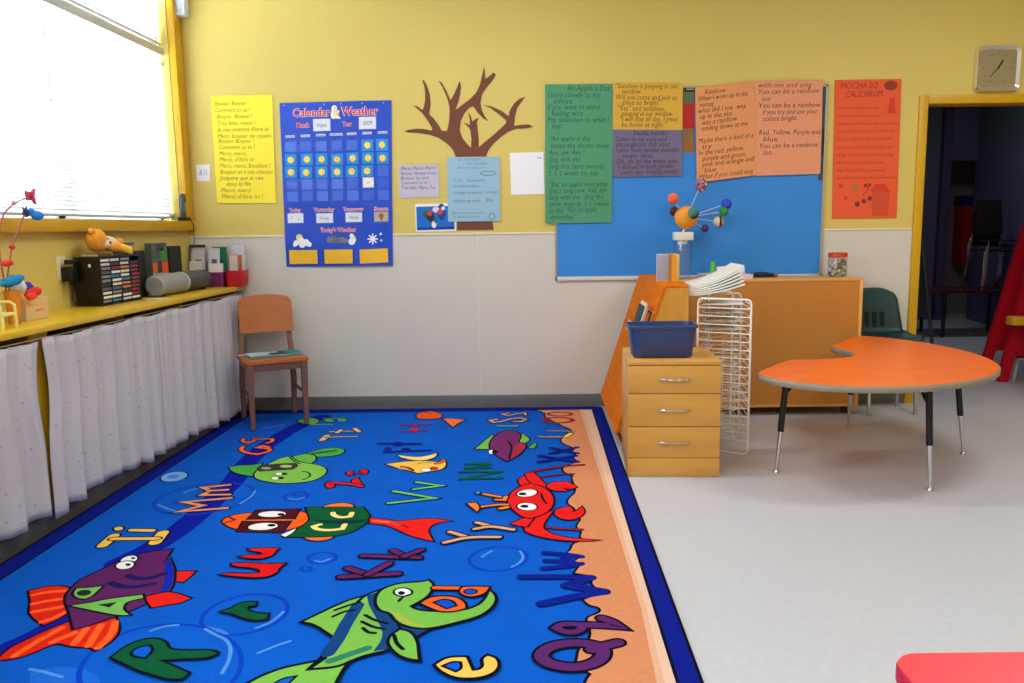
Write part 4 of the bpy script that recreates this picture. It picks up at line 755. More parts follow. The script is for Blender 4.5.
# ------------------------------------------------------------------ things on the back wall
INK = mat('black_ink', (34, 30, 34), rough=0.7)
PENCIL = mat('faint_ink', (96, 100, 120), rough=0.8)
def poster(name, label, cat, q, y, mats, lines=(), draw=None, group=None, bow=0.004, th=0.0012):
    """a paper sheet pinned to the wall; q = corners (x, z); lines = (text, u, v, height, width or None, material)"""
    def pt(u, v, d=0.0):
        x, z = bil(q, u, v)
        return (x, y - bow*(math.sin(PI*u)*0.5+0.5*abs(math.sin(PI*(v*1.1)))) - d, z)
    m = MB()
    n = 9
    vs = [pt(i/(n-1), j/(n-1)) for j in range(n) for i in range(n)]
    bk = [(p[0], p[1]+th, p[2]) for p in vs]
    fs = [(j*n+i, j*n+i+1, (j+1)*n+i+1, (j+1)*n+i) for j in range(n-1) for i in range(n-1)]
    m.add(vs, fs, 0); m.add(bk, [tuple(reversed(f)) for f in fs], 0)
    k = n*n
    rim = [i for i in range(n)] + [j*n+n-1 for j in range(1, n)] + [(n-1)*n+i for i in range(n-2, -1, -1)] + [j*n for j in range(n-2, 0, -1)]
    m.add(vs+bk, [(rim[i], rim[(i+1) % len(rim)], k+rim[(i+1) % len(rim)], k+rim[i]) for i in range(len(rim))], 0)
    H = math.hypot(q[0][0]-q[3][0], q[0][1]-q[3][1]); Wd = math.hypot(q[1][0]-q[0][0], q[1][1]-q[0][1])
    lift = [0.0012]
    def f(u, v): return pt(u, v, lift[0])
    for (s, u, v, h, w, mi) in lines:
        # words are laid out in metres, then mapped onto the sheet
        m.text(s, mi, lambda a, c: f(a/Wd, c/H), u*Wd, v*H, h, w*Wd if w else None, shear=0.18, bold=-0.010, rot=random.uniform(-0.012, 0.012))
    if draw: draw(m, pt, Wd, H, lift)
    return shape(name, m, mats, label, cat, group, 0)
def rows(txt, v0, dv, h, u0, mi, wid=None):
    out = []
    for i, s in enumerate(txt):
        if not s: continue
        ind = len(s) - len(s.lstrip()); s = s.strip()
        w = wid[i] if wid else None
        out.append((s, u0 + ind*0.03, v0 - dv*i, h, w, mi))
    return out

paper = lambda n, c: mat('paper_'+n, c, rough=0.75, spec=0.2)
# yellow chart with a French song
q = [(-2.233, 2.222), (-1.807, 2.225), (-1.824, 1.487), (-2.236, 1.489)]
poster('hanging_chart', 'bright yellow chart paper with a handwritten French song, between window and calendar', 'poster', q, -0.006,
  [paper('bright_yellow', (250, 226, 66)), mat('brown_ink', (92, 76, 30))],
  rows(["Bonjour, Bonjour !", "Comment ça va ?", " Bonjour, Bonjour !", " Très bien, merci !", " Je suis contente d'être ici", " Merci, bonjour, les copains"], .91, .060, .030, .05, 1, [.55, .57, .57, .62, .84, .88])
  + rows(["Bonjour, Bonjour !", "Comment ça va ?", "Merci, merci,", "Merci, d'être ici", "Merci, merci, Excellent !", "Bonjour et à une chanson", "J'espère que je vais", "   dans la file", "Merci, merci", "Merci d'être ici !"], .565, .0575, .030, .08, 1, [.58, .60, .46, .58, .84, .88, .72, .42, .50, .70]))
# little label by the window
q = [(-2.368, 1.757), (-2.27, 1.758), (-2.276, 1.645), (-2.371, 1.644)]
poster('hanging_label', 'small white paper label with blue writing beside the bright yellow chart', 'label', q, -0.004,
  [paper('white', (236, 236, 240)), mat('blue_ink', (50, 74, 130))], [("6½", .2, .35, .045, .6, 1)])
# lavender sheet
q = [(-0.952, 1.74), (-0.673, 1.741), (-0.672, 1.516), (-0.954, 1.512)]
poster('song_sheet', 'lavender paper with five lines of handwriting, beside the calendar chart', 'poster', q, -0.005,
  [paper('lavender', (196, 188, 206)), INK],
  rows(["Merci, Merci, Merci", "Bonjour, Bonjour à tous", "Bonjour les amis", "Comment ça va ?", "Très bien, Merci, Toi"], .84, .145, .024, .05, 1, [.86, .9, .7, .72, .84]))
# blue picture
def drawpic(m, pt, Wd, H, lift):
    def blob(cu, cv, ru, rv, mi, n=12):
        lift[0] += 0.0001; d = lift[0]
        m.flat([(cu+ru*math.cos(2*PI*k/n), cv+rv*math.sin(2*PI*k/n)) for k in range(n)], mi, lambda u, v: pt(u, v, d))
    lift[0] += 0.0001; d = lift[0]
    m.flat([(.03, .06), (.97, .06), (.97, .90), (.03, .90)], 1, lambda u, v: pt(u, v, d))
    m.flat([(.03, .06), (.97, .06), (.97, .16), (.03, .16)], 2, lambda u, v: pt(u, v, d+0.0001))
    lift[0] += 0.0002
    for a in ((.66, .7, .10, .3, 2), (.33, .62, .14, .16, 6), (.38, .55, .10, .20, 3), (.36, .66, .07, .1, 4), (.52, .78, .09, .10, 5), (.62, .70, .07, .10, 4), (.70, .82, .05, .07, 5), (.46, .25, .06, .13, 5), (.5, .4, .04, .1, 6)): blob(*a)
q = [(-0.846, 1.469), (-0.564, 1.473), (-0.562, 1.278), (-0.845, 1.274)]
poster('picture_print', 'blue picture print with white edge, tucked under the light blue page', 'picture', q, -0.004,
  [paper('white', (236, 236, 240)), paint((20, 104, 190)), paint((10, 62, 140)), paint((30, 50, 60)), paint((196, 60, 70)), paint((226, 214, 226)), paint((50, 96, 70))], (), drawpic, bow=0.0)
# brown paper tree
TREE = [(-0.551, 1.792), (-0.571, 1.842), (-0.61, 1.883), (-0.67, 1.923), (-0.731, 1.944), (-0.812, 1.957), (-0.873, 1.96), (-0.906, 1.968), (-0.873, 1.979), (-0.822, 1.985), (-0.771, 1.984), (-0.715, 1.972), (-0.708, 1.983), (-0.724, 2.013), (-0.748, 2.053), (-0.777, 2.093), (-0.817, 2.128), (-0.835, 2.145), (-0.812, 2.138), (-0.772, 2.111), (-0.763, 2.132), (-0.753, 2.172), (-0.751, 2.231), (-0.757, 2.275), (-0.771, 2.314), (-0.756, 2.309), (-0.736, 2.274), (-0.718, 2.211), (-0.715, 2.152), (-0.727, 2.081), (-0.697, 2.053), (-0.663, 2.008), (-0.644, 1.971), (-0.608, 1.967), (-0.597, 2.002), (-0.588, 2.051), (-0.585, 2.13), (-0.602, 2.194), (-0.631, 2.263), (-0.658, 2.308), (-0.635, 2.293), (-0.606, 2.244), (-0.577, 2.175), (-0.561, 2.199), (-0.535, 2.248), (-0.51, 2.306), (-0.502, 2.267), (-0.51, 2.213), (-0.527, 2.149), (-0.545, 2.11), (-0.502, 2.139), (-0.44, 2.183), (-0.399, 2.222), (-0.372, 2.275), (-0.356, 2.334), (-0.339, 2.402), (-0.335, 2.353), (-0.334, 2.314), (-0.305, 2.333), (-0.275, 2.357), (-0.26, 2.342), (-0.281, 2.308), (-0.327, 2.255), (-0.358, 2.211), (-0.37, 2.157), (-0.361, 2.103), (-0.341, 2.063), (-0.316, 2.029), (-0.352, 2.049), (-0.391, 2.089), (-0.421, 2.133), (-0.452, 2.119), (-0.483, 2.085), (-0.51, 2.031), (-0.518, 1.971), (-0.502, 1.921), (-0.472, 1.881), (-0.443, 1.851), (-0.438, 1.911), (-0.445, 1.971), (-0.46, 1.996), (-0.49, 2.021), (-0.464, 2.015), (-0.449, 2.005), (-0.445, 2.04), (-0.457, 2.094), (-0.438, 2.065), (-0.428, 2.03), (-0.402, 2.049), (-0.382, 2.054), (-0.398, 2.025), (-0.394, 1.98), (-0.387, 1.91), (-0.389, 1.855), (-0.345, 1.89), (-0.282, 1.939), (-0.231, 1.983), (-0.194, 2.017), (-0.197, 2.037), (-0.239, 2.072), (-0.299, 2.117), (-0.35, 2.14), (-0.299, 2.132), (-0.229, 2.102), (-0.176, 2.062), (-0.168, 2.101), (-0.136, 2.15), (-0.1, 2.179), (-0.06, 2.191), (-0.085, 2.159), (-0.117, 2.115), (-0.133, 2.056), (-0.139, 1.997), (-0.088, 2.004), (-0.037, 2.006), (-0.006, 1.99), (-0.057, 1.978), (-0.129, 1.977), (-0.18, 1.958), (-0.232, 1.923), (-0.284, 1.879), (-0.32, 1.835), (-0.341, 1.79)]
TRUNK = [(-0.552, 1.797), (-0.332, 1.794), (-0.317, 1.491), (-0.295, 1.282), (-0.555, 1.282), (-0.542, 1.494)]
b = MB(); b.prism(TREE, -0.0035, -0.0022, 0, lambda u, v, w: (u, w, v)); b.prism(TRUNK, -0.0034, -0.0021, 0, lambda u, v, w: (u, w, v))
shape('paper_tree', b, paper('brown', (116, 70, 54)), 'bare brown paper tree with branching limbs cut out on the yellow wall', 'wall decoration', smooth=0)
# pale blue page over the trunk
q = [(-0.611, 1.789), (-0.245, 1.789), (-0.246, 1.344), (-0.615, 1.343)]
def drawb(m, pt, Wd, H, lift):
    f = lambda u, v: pt(u, v, 0.0012)
    g = lambda a, c: f(a/Wd, c/H)
    m.stroke([((.78+.15*math.cos(t*PI/10))*Wd, (.745+.032*math.sin(t*PI/10))*H) for t in range(20)], 0.003, 2, g, True)
    m.stroke([((.84+.055*math.cos(t*PI/10))*Wd, (.075+.05*math.sin(t*PI/10))*H) for t in range(20)], 0.003, 2, g, True)
poster('hanging_page', 'light blue page with faint pencil writing hung over the paper tree trunk', 'poster', q, -0.009,
  [paper('pale_blue', (150, 186, 206)), PENCIL, INK],
  [("Je suis l'arbre", .22, .94, .02, .42, 1), ("les feuilles", .38, .88, .02, .4, 1), ("dans le vent d'automne", .18, .82, .016, .55, 1), ("C'est   l'automne", .1, .62, .024, .62, 1), ("les feuilles tombent", .1, .53, .022, .5, 1), ("rouge et jaune, orange", .12, .43, .022, .85, 1), ("tourne et vole", .1, .30, .026, .5, 1), ("Rb.", .72, .30, .026, .16, 1), ("Amis, nous chantons", .07, .12, .015, .6, 1), ("la belle saison", .1, .06, .014, .5, 1)], drawb)
# white drawing sheet (its cartoon left off)
q = [(-0.174, 1.813), (0.063, 1.817), (0.067, 1.528), (-0.167, 1.524)]
poster('drawing_sheet', 'plain white sheet between the light blue page and the green song chart', 'paper', q, -0.004,
  [paper('white', (236, 236, 240)), PENCIL], [("~", .78, .80, .05, .14, 1)])

# bulletin board
bt = thing('bulletin_board', 'large bulletin board covered with blue paper and hung with song charts', 'board', (1.08, 0, 1.6))
b = MB(); b.bx(0.150, 2.020, -0.012, -0.001, 0.945, 2.235); b.build('backing', mat('blue_board_paper', (48, 132, 212), rough=0.6, noise=(2.5, 0.05), bump=(5, 0.35)), bt)
b = MB()
b.bx(0.138, 0.152, -0.018, -0.001, 0.918, 2.250, 0, .002); b.bx(2.016, 2.032, -0.018, -0.001, 0.918, 2.250, 0, .002)
b.bx(0.138, 2.032, -0.018, -0.001, 0.918, 0.946, 1, .002); b.bx(0.138, 2.032, -0.018, -0.001, 2.234, 2.250, 0, .002)
b.build('frame', [mat('board_frame', (168, 160, 134), rough=0.45), mat('board_ledge', (206, 204, 190), rough=0.5)], bt)
for (x0, x1, z0, z1) in ((1.030, 1.112, 1.80, 2.234), (1.985, 2.018, 1.60, 2.234)):
    b = MB(); zz = z1; cols = [0, 1, 1, 2, 3] if x0 < 1.5 else [4, 4, 5, 4]
    for k, h in enumerate([0.10, 0.08, 0.09, 0.08, 0.084] if x0 < 1.5 else [0.1, 0.18, 0.18, 0.174]):
        b.bx(x0, x1, -0.0135, -0.0115, zz-h, zz, cols[k]); zz -= h
    b.build('border_strip', [paint((92, 104, 74)), paint((178, 30, 26)), paint((128, 104, 60)), paint((150, 96, 40)), paint((58, 70, 80)), paint((30, 34, 44))], bt)
b = MB(); b.bx(1.035, 1.105, -0.026, -0.012, 2.214, 2.236, 0, .003); b.bx(1.048, 1.098, -0.030, -0.020, 2.221, 2.230, 1, .003)
shape('binder_clip', b, [M_black, M_chrome], 'black binder clip with shiny handle at the top of the bulletin board', 'clip')

G = paper('green', (82, 150, 112)); GI = mat('dark_green_ink', (30, 60, 50))
q = [(0.078, 2.27), (0.543, 2.27), (0.545, 1.955), (0.075, 1.957)]
poster('hanging_chart', 'upper green song chart headed An Apple a Day', 'poster', q, -0.022, [G, GI],
  rows(["An Apple a Day"], .86, .12, .040, .32, 1, [.64]) + rows(["Listen closely to my", "   advice", "If you want to enjoy", "  feeling nice", "Pay attention to what I", "  say."], .72, .133, .038, .03, 1, [.78, .28, .78, .46, .90, .16]))
q = [(0.075, 1.963), (0.545, 1.961), (0.539, 1.324), (0.07, 1.324)]
poster('hanging_chart', 'lower green song chart full of handwriting, under the An Apple a Day chart', 'poster', q, -0.020, [G, GI],
  rows(["\"An apple a day", " keeps the doctor away", "Aye, aye, Aye !", "Sing with me", "Sing this same melody,", "I, I, I want to say"], .885, .074, .036, .05, 1, [.62, .86, .52, .46, .84, .74])
  + rows(["\"Eat an apple everyday", "Sing a song now, Aye, aye", "Sing with me,  Sing this", "same melody, I, I, I want", "to say, \"Eat an apple", " everyday.\""], .395, .070, .036, .05, 1, [.88, .86, .82, .90, .72, .38]))
q = [(0.547, 2.276), (1.026, 2.27), (1.028, 1.954), (0.545, 1.963)]
poster('hanging_chart', 'golden yellow song chart about sunshine, above the purple chart', 'poster', q, -0.021, [paper('golden', (214, 168, 64)), mat('dark_brown_ink', (66, 46, 24))],
  rows(["\"Sunshine is peeping in our", "   window.", "Will you come and join us", "   shine so bright\"", " \"Yes\" said sunshine,", "   peeping in our window,", "  \"I will stay all day, I must", "   be home at night.\""], .88, .118, .036, .03, 1, [.90, .28, .88, .55, .68, .74, .84, .64]))
q = [(0.545, 1.964), (1.028, 1.955), (1.03, 1.642), (0.549, 1.638)]
poster('hanging_chart', 'dull purple song chart under the golden yellow chart on the blue board', 'poster', q, -0.020, [paper('dull_purple', (116, 106, 132)), mat('purple_ink', (40, 34, 60))],
  rows(["        Twelve months", "Listen to my song and", "throughout the year", "I also have twelve months", "   under skies", "Oh, oh, by the water side", " I danced in each garden", "  every day, singing always"], .87, .118, .036, .04, 1, [.50, .72, .78, .90, .44, .88, .80, .84]))
OI = mat('umber_ink', (78, 40, 30))
q = [(1.111, 2.238), (1.511, 2.276), (1.552, 1.641), (1.132, 1.592)]
poster('hanging_chart', 'orange song chart titled Rainbow, hanging askew on the blue board', 'poster', q, -0.024, [paper('light_orange', (222, 150, 96)), OI],
  rows(["    Rainbow", "When I woke up in the", " morning", "what did I see  way", " up in the sky,", "  was a rainbow", "  smiling down at me", "", "Maybe there is kind of a", "  try", "In the red, yellow,", "  purple and green,", "  pink and orange and", "   blue", "What if you could sing"], .915, .063, .036, .03, 1, [.36, .86, .24, .82, .56, .6, .78, 0, .92, .16, .76, .74, .86, .2, .9]), bow=0.010)
q = [(1.514, 2.277), (1.989, 2.28), (1.995, 1.644), (1.545, 1.636)]
poster('hanging_chart', 'pink song chart saying You can be a rainbow, beside the Rainbow chart', 'poster', q, -0.022, [paper('peach_pink', (222, 150, 112)), OI],
  rows(["with me and sing", "You can be a rainbow", "  too", "You can be a rainbow", "  if you try and use your", "  colors bright.", "", "Red, Yellow, Purple and", "  blue", "You can be a rainbow", "  too."], .93, .071, .036, .05, 1, [.78, .90, .12, .92, .82, .52, 0, .92, .22, .9, .14]), bow=0.008)
def drawo(m, pt, Wd, H, lift):
    f = lambda u, v: pt(u, v, 0.0014); g = lambda a, c: f(a/Wd, c/H)
    m.flat([(.80, .76), (.92, .76), (.90, .87), (.84, .87)], 2, f)
    m.flat([(.79+.10*math.cos(k*PI/6)+.05, .955+.035*math.sin(k*PI/6)) for k in range(12)], 3, f)
    m.flat([(.62, .02), (.86, .02), (.88, .20), (.60, .20)], 4, f); m.flat([(.58, .20), (.88, .19), (.80, .25), (.66, .25)], 2, f)
    for cu, cv, r, mi in ((.34, .23, .055, 5), (.12, .24, .035, 2), (.20, .15, .03, 2), (.38, .105, .04, 6), (.48, .125, .035, 6), (.57, .145, .035, 6), (.50, .24, .03, 3), (.56, .245, .025, 3)):
        m.flat([(cu+r*math.cos(k*PI/5), cv+r*0.5*math.sin(k*PI/5)) for k in range(10)], mi, f)
    m.stroke([(.46*Wd, .17*H), (.52*Wd, .20*H), (.56*Wd, .24*H)], .006, 3, g)
q = [(2.077, 2.28), (2.537, 2.281), (2.551, 1.333), (2.095, 1.334)]
poster('hanging_poster', 'long red-orange poster with a small figure and a drawn popcorn bag, next to the doorway', 'poster', q, -0.006,
  [paper('red_orange', (226, 92, 54)), mat('red_brown_ink', (170, 58, 34)), paint((206, 56, 34)), paint((150, 50, 34)), paint((206, 76, 40)), paint((176, 112, 56)), paint((112, 52, 50)), mat('maroon_ink', (128, 42, 34))],
  [("MOCHA SO", .08, .935, .045, .56, 7), ("CALICHROM", .16, .875, .045, .55, 7)]
  + rows(["mocha mocha so cali", "mocha mocha mocha so", "mocha mocha so cali calichrom", "cali calichrom so mocha so", "sing it with a clap and stomp", "round and around we go now", "sing, mocha so, mocha sing", "mocha so calichrom", "tap it and turn around", "everybody sing along with me"], .79, .056, .024, .05, 1, [.62, .62, .92, .86, .84, .86, .86, .70, .74, .92]), drawo)

# wall clock above the door
cq = [(3.037, 2.475), (3.319, 2.478), (3.334, 2.203), (3.046, 2.201)]
ccx = sum(p[0] for p in cq)/4; ccz = sum(p[1] for p in cq)/4
ct = thing('wall_clock', 'square rounded chrome wall clock above the doorway', 'clock', (ccx, 0, ccz))
def sq(r, k, n=8): return rrect(ccx-r, ccx+r, ccz-r, ccz+r, k, n)
b = MB()
A1, A2, A3 = sq(.152, .035), sq(.146, .034), sq(.124, .022)
nn = len(A1)
for (P, ya, Q, yb) in ((A1, -0.001, A1, -.030), (A1, -.030, A2, -.045), (A2, -.045, A3, -.034)):
    b.add([(p[0], ya, p[1]) for p in P]+[(p[0], yb, p[1]) for p in Q], [(i, (i+1) % nn, nn+(i+1) % nn, nn+i) for i in range(nn)])
b.build('bezel', mat('clock_chrome', (226, 222, 216), rough=0.14, metal=0.9), ct, 50)
b = MB(); b.flat(A3, 0, lambda x, z: (x, -.033, z))
for k in range(12):
    a = k*PI/6; b.flat([(ccx+.10*math.sin(a)+.006*math.cos(t*PI/3), ccz+.10*math.cos(a)+.006*math.sin(t*PI/3)) for t in range(6)], 1, lambda x, z: (x, -.0334, z))
b.build('dial', [mat('clock_dial', (152, 136, 98), rough=0.3, coat=0.6), paint((120, 106, 76))], ct, 0)
b = MB(); b.stroke([(ccx, ccz), (ccx+.028, ccz+.050)], .012, 0, lambda x, z: (x, -.0338, z)); b.stroke([(ccx+.03, ccz+.045), (ccx-.05, ccz-.055)], .006, 0, lambda x, z: (x, -.0342, z))
b.build('hands', INK, ct, 0)

# white box high on the wall by the window
b = MB(); b.bx(-2.440, -2.338, -0.085, -0.002, 2.735, 3.0, 0, 0.012); b.bx(-2.425, -2.353, -0.0875, -0.083, 2.76, 2.98, 1, .002)
shape('wall_speaker', b, [mat('speaker_white', (226, 232, 238), rough=0.5), paint((206, 216, 228))], 'white wall-mounted box high in the corner beside the window', 'speaker')

# yellow door frame
b = MB()
b.bx(DX0-0.055, DX0+0.004, -0.022, 0.16, 0, DZ+0.055, 0, .003); b.bx(DX1-0.004, DX1+0.055, -0.022, 0.16, 0, DZ+0.055, 0, .003)
b.bx(DX0+0.004, DX1-0.004, -0.022, 0.16, DZ-0.004, DZ+0.055, 0, .003)
struct(b.build('door_1', M_trim))

# ------------------------------------------------------------------ calendar chart
Q = [(-1.761, 2.168), (-0.986, 2.179), (-1.016, 1.041), (-1.773, 1.039)]
CW = math.hypot(Q[1][0]-Q[0][0], Q[1][1]-Q[0][1]); CH = math.hypot(Q[0][0]-Q[3][0], Q[0][1]-Q[3][1])
def cpt(u, v, d=0.0):
    x, z = bil(Q, u, v)
    return (x, -0.006 - 0.006*math.sin(PI*u)*(0.4+v*0.6) - 0.008*math.sin(v*9+u*2)**2*(1-v) - d, z)
M_cal = mat('blue_nylon', (16, 66, 186), rough=0.42, bump=(6, 0.25))
c = thing('calendar_chart', 'blue nylon pocket chart titled Calendar & Weather', 'calendar', (bil(Q, .5, .5)[0], 0, bil(Q, .5, .5)[1]))
b = MB(); n = 17
fr = [cpt(i/(n-1), j/(n-1)) for j in range(n) for i in range(n)]; bk = [(p[0], -0.001, p[2]) for p in fr]
fs = [(j*n+i, j*n+i+1, (j+1)*n+i+1, (j+1)*n+i) for j in range(n-1) for i in range(n-1)]
b.add(fr, fs, 0); b.add(bk, [tuple(reversed(f)) for f in fs], 0)
rim = [i for i in range(n)] + [j*n+n-1 for j in range(1, n)] + [(n-1)*n+i for i in range(n-2, -1, -1)] + [j*n for j in range(n-2, 0, -1)]
b.add(fr+bk, [(rim[i], rim[(i+1) % len(rim)], n*n+rim[(i+1) % len(rim)], n*n+rim[i]) for i in range(len(rim))], 0)
b.build('backing', M_cal, c, 40)
def cf(d): return lambda a, e: cpt(a/CW, e/CH, d)
def rect(m, u0, u1, v0, v1, d, mi):
    m.grid(4, 4, lambda s, t: cpt(u0+(u1-u0)*s, v0+(v1-v0)*t, d), mi)
def words(m, s, u, v, h, w, d=0.0016, red=0, white=1, grow=0.05, bold=0.02):
    m.text(s, white, cf(d), (u-0.0)*CW, v*CH, h, w*CW, bold=grow, align='CENTER')
    m.text(s, red, cf(d+0.0008), (u-0.0)*CW, v*CH, h, w*CW*0.985, bold=bold, align='CENTER')
LM = [paint((200, 30, 44)), paint((244, 240, 244)), paint((236, 214, 90)), paint((206, 214, 236)), paint((70, 60, 140))]
b = MB()
words(b, 'Calendar', .288, .916, .056, .34); words(b, 'Weather', .720, .916, .058, .33)
b.text('&', 1, cf(.0018), .505*CW, .906*CH, .078, .085*CW, bold=0.09, align='CENTER'); b.text('&', 2, cf(.0026), .505*CW, .912*CH, .066, .06*CW, bold=0.01, align='CENTER')
b.build('title', LM, c, 0)
b = MB(); words(b, 'Month', .205, .851, .034, .115); b.build('month_lettering', LM, c, 0)
b = MB(); words(b, 'Year', .605, .851, .034, .085); b.build('year_lettering', LM, c, 0)
b = MB()
for k, s in enumerate(['Sunday', 'Monday', 'Tuesday', 'Wednesday', 'Thursday', 'Friday', 'Saturday']):
    b = MB(); u = .085+.139*k; w = .075 if k != 3 else .105
    rect(b, u-w/2-.005, u+w/2+.005, .791+.002*k, .806+.002*k, .0012, 3)
    b.text(s, 4, cf(.002), u*CW, (.794+.002*k)*CH, .012, w*CW, align='CENTER'); b.build('weekday_lettering', LM, c, 0)
for s, u, w in (('Today', .105, .11), ('Yesterday', .375, .19), ('Tomorrow', .645, .19), ('Season', .90, .13)):
    b = MB(); words(b, s, u, .340, .026, w, grow=.07); b.build('pocket_lettering', LM, c, 0)
b = MB()
words(b, "Today's Weather", .50, .213, .030, .33, grow=.06)
b.build('weather_lettering', LM, c, 0)
b = MB()
PM = [mat('pocket_film', (62, 104, 206), rough=0.25), mat('pocket_film_dull', (52, 92, 198), rough=0.25), paint((14, 50, 150))]
PU = lambda k: .085+.139*k; PV = [.737, .657, .582, .507, .434]
for r in range(5):
    for k in range(7): rect(b, PU(k)-.050, PU(k)+.050, PV[r]-.031, PV[r]+.031, .0012, (r+k) % 2)
b.build('date_pockets', PM, c, 0)
for s, u, v, w in (('m', .375, .861, .072), ('y', .785, .866, .072), ('t', .105, .300, .075), ('t', .375, .298, .08), ('t', .645, .300, .08), ('t', .90, .300, .07)):
    b = MB(); rect(b, u-w, u+w, v-.035, v+.035, .0012, 0); b.build('card_pocket', PM, c, 0)
b = MB()
for u in (.165, .495, .825):
    b = MB(); rect(b, u-.145, u+.145, .022, .098, .0010, 2); b.build('weather_pocket', PM, c, 0)
b = MB()
def disc(cu, cv, r, mi, d, k=1.0, n=14, st=None):
    pts = []
    for i in range(n):
        a = 2*PI*i/n; rr = r*(st if (st and i % 2) else 1)
        pts.append((cu*CW+rr*math.cos(a), cv*CH+rr*k*math.sin(a)))
    b.flat(pts, mi, cf(d))
disc(.135, .182, .024, 1, .0014)
for du, dv, r in ((-.045, -.012, .020), (0, .002, .024), (.045, -.010, .024), (.01, -.022, .024), (.075, -.022, .018), (-.06, -.024, .014)): disc(.15+du, .160+dv, r, 0, .0020)
SY = [paint((238, 240, 244)), paint((226, 206, 90)), paint((120, 124, 130)), paint((96, 104, 112)), paint((40, 84, 200)), paint((170, 196, 236))]
b.build('sun_and_cloud_symbol', SY, c, 0); b = MB()
for cu, cv, r, mi in ((.415, .098, .022, 2), (.45, .098, .028, 3), (.50, .092, .022, 3), (.535, .095, .022, 2), (.56, .09, .018, 2)): disc(cu, cv+.067, r, mi, .0016)
b.build('rain_cloud_symbol', SY, c, 0); b = MB()
for cu, cv, r, mi in ((.62, .12, .016, 0), (.635, .095, .02, 0), (.62, .085, .025, 0), (.64, .11, .012, 1)): disc(cu, cv+.067, r, mi, .0016)
b.build('wind_symbol', SY, c, 0); b = MB()
for a in range(4):
    e = a*PI/4; b.stroke([(.815*CW-.034*math.cos(e), .165*CH-.034*math.sin(e)), (.815*CW+.034*math.cos(e), .165*CH+.034*math.sin(e))], .010, 0, cf(.0016))
disc(.890, .195, .012, 0, .0016, n=8, st=.6); disc(.895, .155, .012, 5, .0016, n=8, st=.6)
b.build('snowflake_symbol', SY, c, 0)
for u in (.04, .40, .55, .74, .93):
    b = MB(); b.lathe([(0.004, -0.002), (0.004, 0.003)], cpt(u, .985, .001), 0, 10, Matrix.Rotation(PI/2, 4, 'X')); b.build('grommet', M_steel, c)

def card(name, label, u, v, w, h, mats, draw=None, d=.0032, group=None, tilt=0.0, txt=None):
    """a card slipped into a pocket of the chart"""
    m = MB(); ca, sa = math.cos(tilt), math.sin(tilt)
    def f(a, e, dd=0.0): return cpt(u + (a*ca - e*sa)/CW, v + (a*sa + e*ca)/CH, d+dd)
    P = [f(-w/2, -h/2), f(w/2, -h/2), f(w/2, h/2), f(-w/2, h/2)]; B = [(p[0], p[1]+.0008, p[2]) for p in P]
    m.add(P+B, [(0, 1, 2, 3), (7, 6, 5, 4), (0, 4, 5, 1), (1, 5, 6, 2), (2, 6, 7, 3), (3, 7, 4, 0)])
    if txt: m.text(txt, len(mats)-1, lambda a, e: f(a, e, .0006), 0, -h*.16, h*.34, w*.56, align='CENTER')
    if draw: draw(m, f)
    return shape(name, m, mats, label, 'card', group, 0)
CWHT = paint((222, 226, 236)); CINK = paint((70, 70, 90))
card('month_card', 'white card reading August in the Month pocket of the blue calendar', .375, .863, .120, .082, [CWHT, CINK], txt='August')
card('year_card', 'white card in the Year pocket of the blue calendar', .785, .868, .118, .082, [CWHT, CINK], txt='2009')
card('day_card', 'white card under the word Today on the blue calendar', .105, .302, .112, .066, [CWHT, CINK], txt='Friday')
card('day_card', 'white card under the word Yesterday on the blue calendar', .375, .299, .120, .066, [CWHT, CINK], txt='Thursday')
card('day_card', 'white card under the word Tomorrow on the blue calendar', .645, .301, .118, .066, [CWHT, CINK], txt='Saturday')
def season(m, f):
    m.flat([(.018*math.cos(k*PI/5), .004+.020*math.sin(k*PI/5)) for k in range(10)], 1, lambda a, e: f(a, e, .0006))
    m.flat([(-.004, -.028), (.006, -.028), (.004, -.01), (-.003, -.01)], 2, lambda a, e: f(a, e, .0007))
card('season_card', 'tan card with a little tree under the word Season on the blue calendar', .898, .302, .100, .066, [paint((186, 172, 150)), paint((150, 100, 44)), paint((70, 50, 36))], season)
BLUC, SUN, SUN2, NUM = paint((30, 140, 214)), paint((246, 200, 40)), paint((250, 224, 120)), paint((150, 70, 20))
ORD = ['first', 'second', 'third', 'fourth', 'fifth']; DAYN = ['Sunday', 'Monday', 'Tuesday', 'Wednesday', 'Thursday', 'Friday', 'Saturday']
num = 0
for r, ks in ((0, (5, 6)), (1, range(7)), (2, range(6))):
    for k in ks:
        num += 1; s = str(num)
        def sun(m, f, s=s):
            m.flat([((.026 if i % 2 else .020)*math.cos(i*PI/10), (.026 if i % 2 else .020)*math.sin(i*PI/10)) for i in range(20)], 1, lambda a, e: f(a, e, .0006))
            m.flat([(.014*math.cos(i*PI/6), .014*math.sin(i*PI/6)) for i in range(12)], 2, lambda a, e: f(a, e, .0009))
            m.text(s, 3, lambda a, e: f(a, e, .0012), 0, -.008, .016, None, align='CENTER')
        card('date_card', 'sun date card in the %s row of the blue calendar, under %s' % (ORD[r], DAYN[k]), PU(k)+random.uniform(-.006, .006), PV[r]+random.uniform(-.003, .003), .082, .078, [BLUC, SUN, SUN2, NUM], sun, group='sun date cards in the calendar')
def cloud(m, f):
    for a0, e0, rr in ((-.02, -.004, .018), (0, .01, .02), (.018, -.004, .02), (0, -.012, .02)):
        m.flat([(a0+rr*math.cos(i*PI/6), e0+rr*math.sin(i*PI/6)) for i in range(12)], 1, lambda a, e: f(a, e, .0006))
    m.text('17', 2, lambda a, e: f(a, e, .001), 0, -.01, .018, None, align='CENTER')
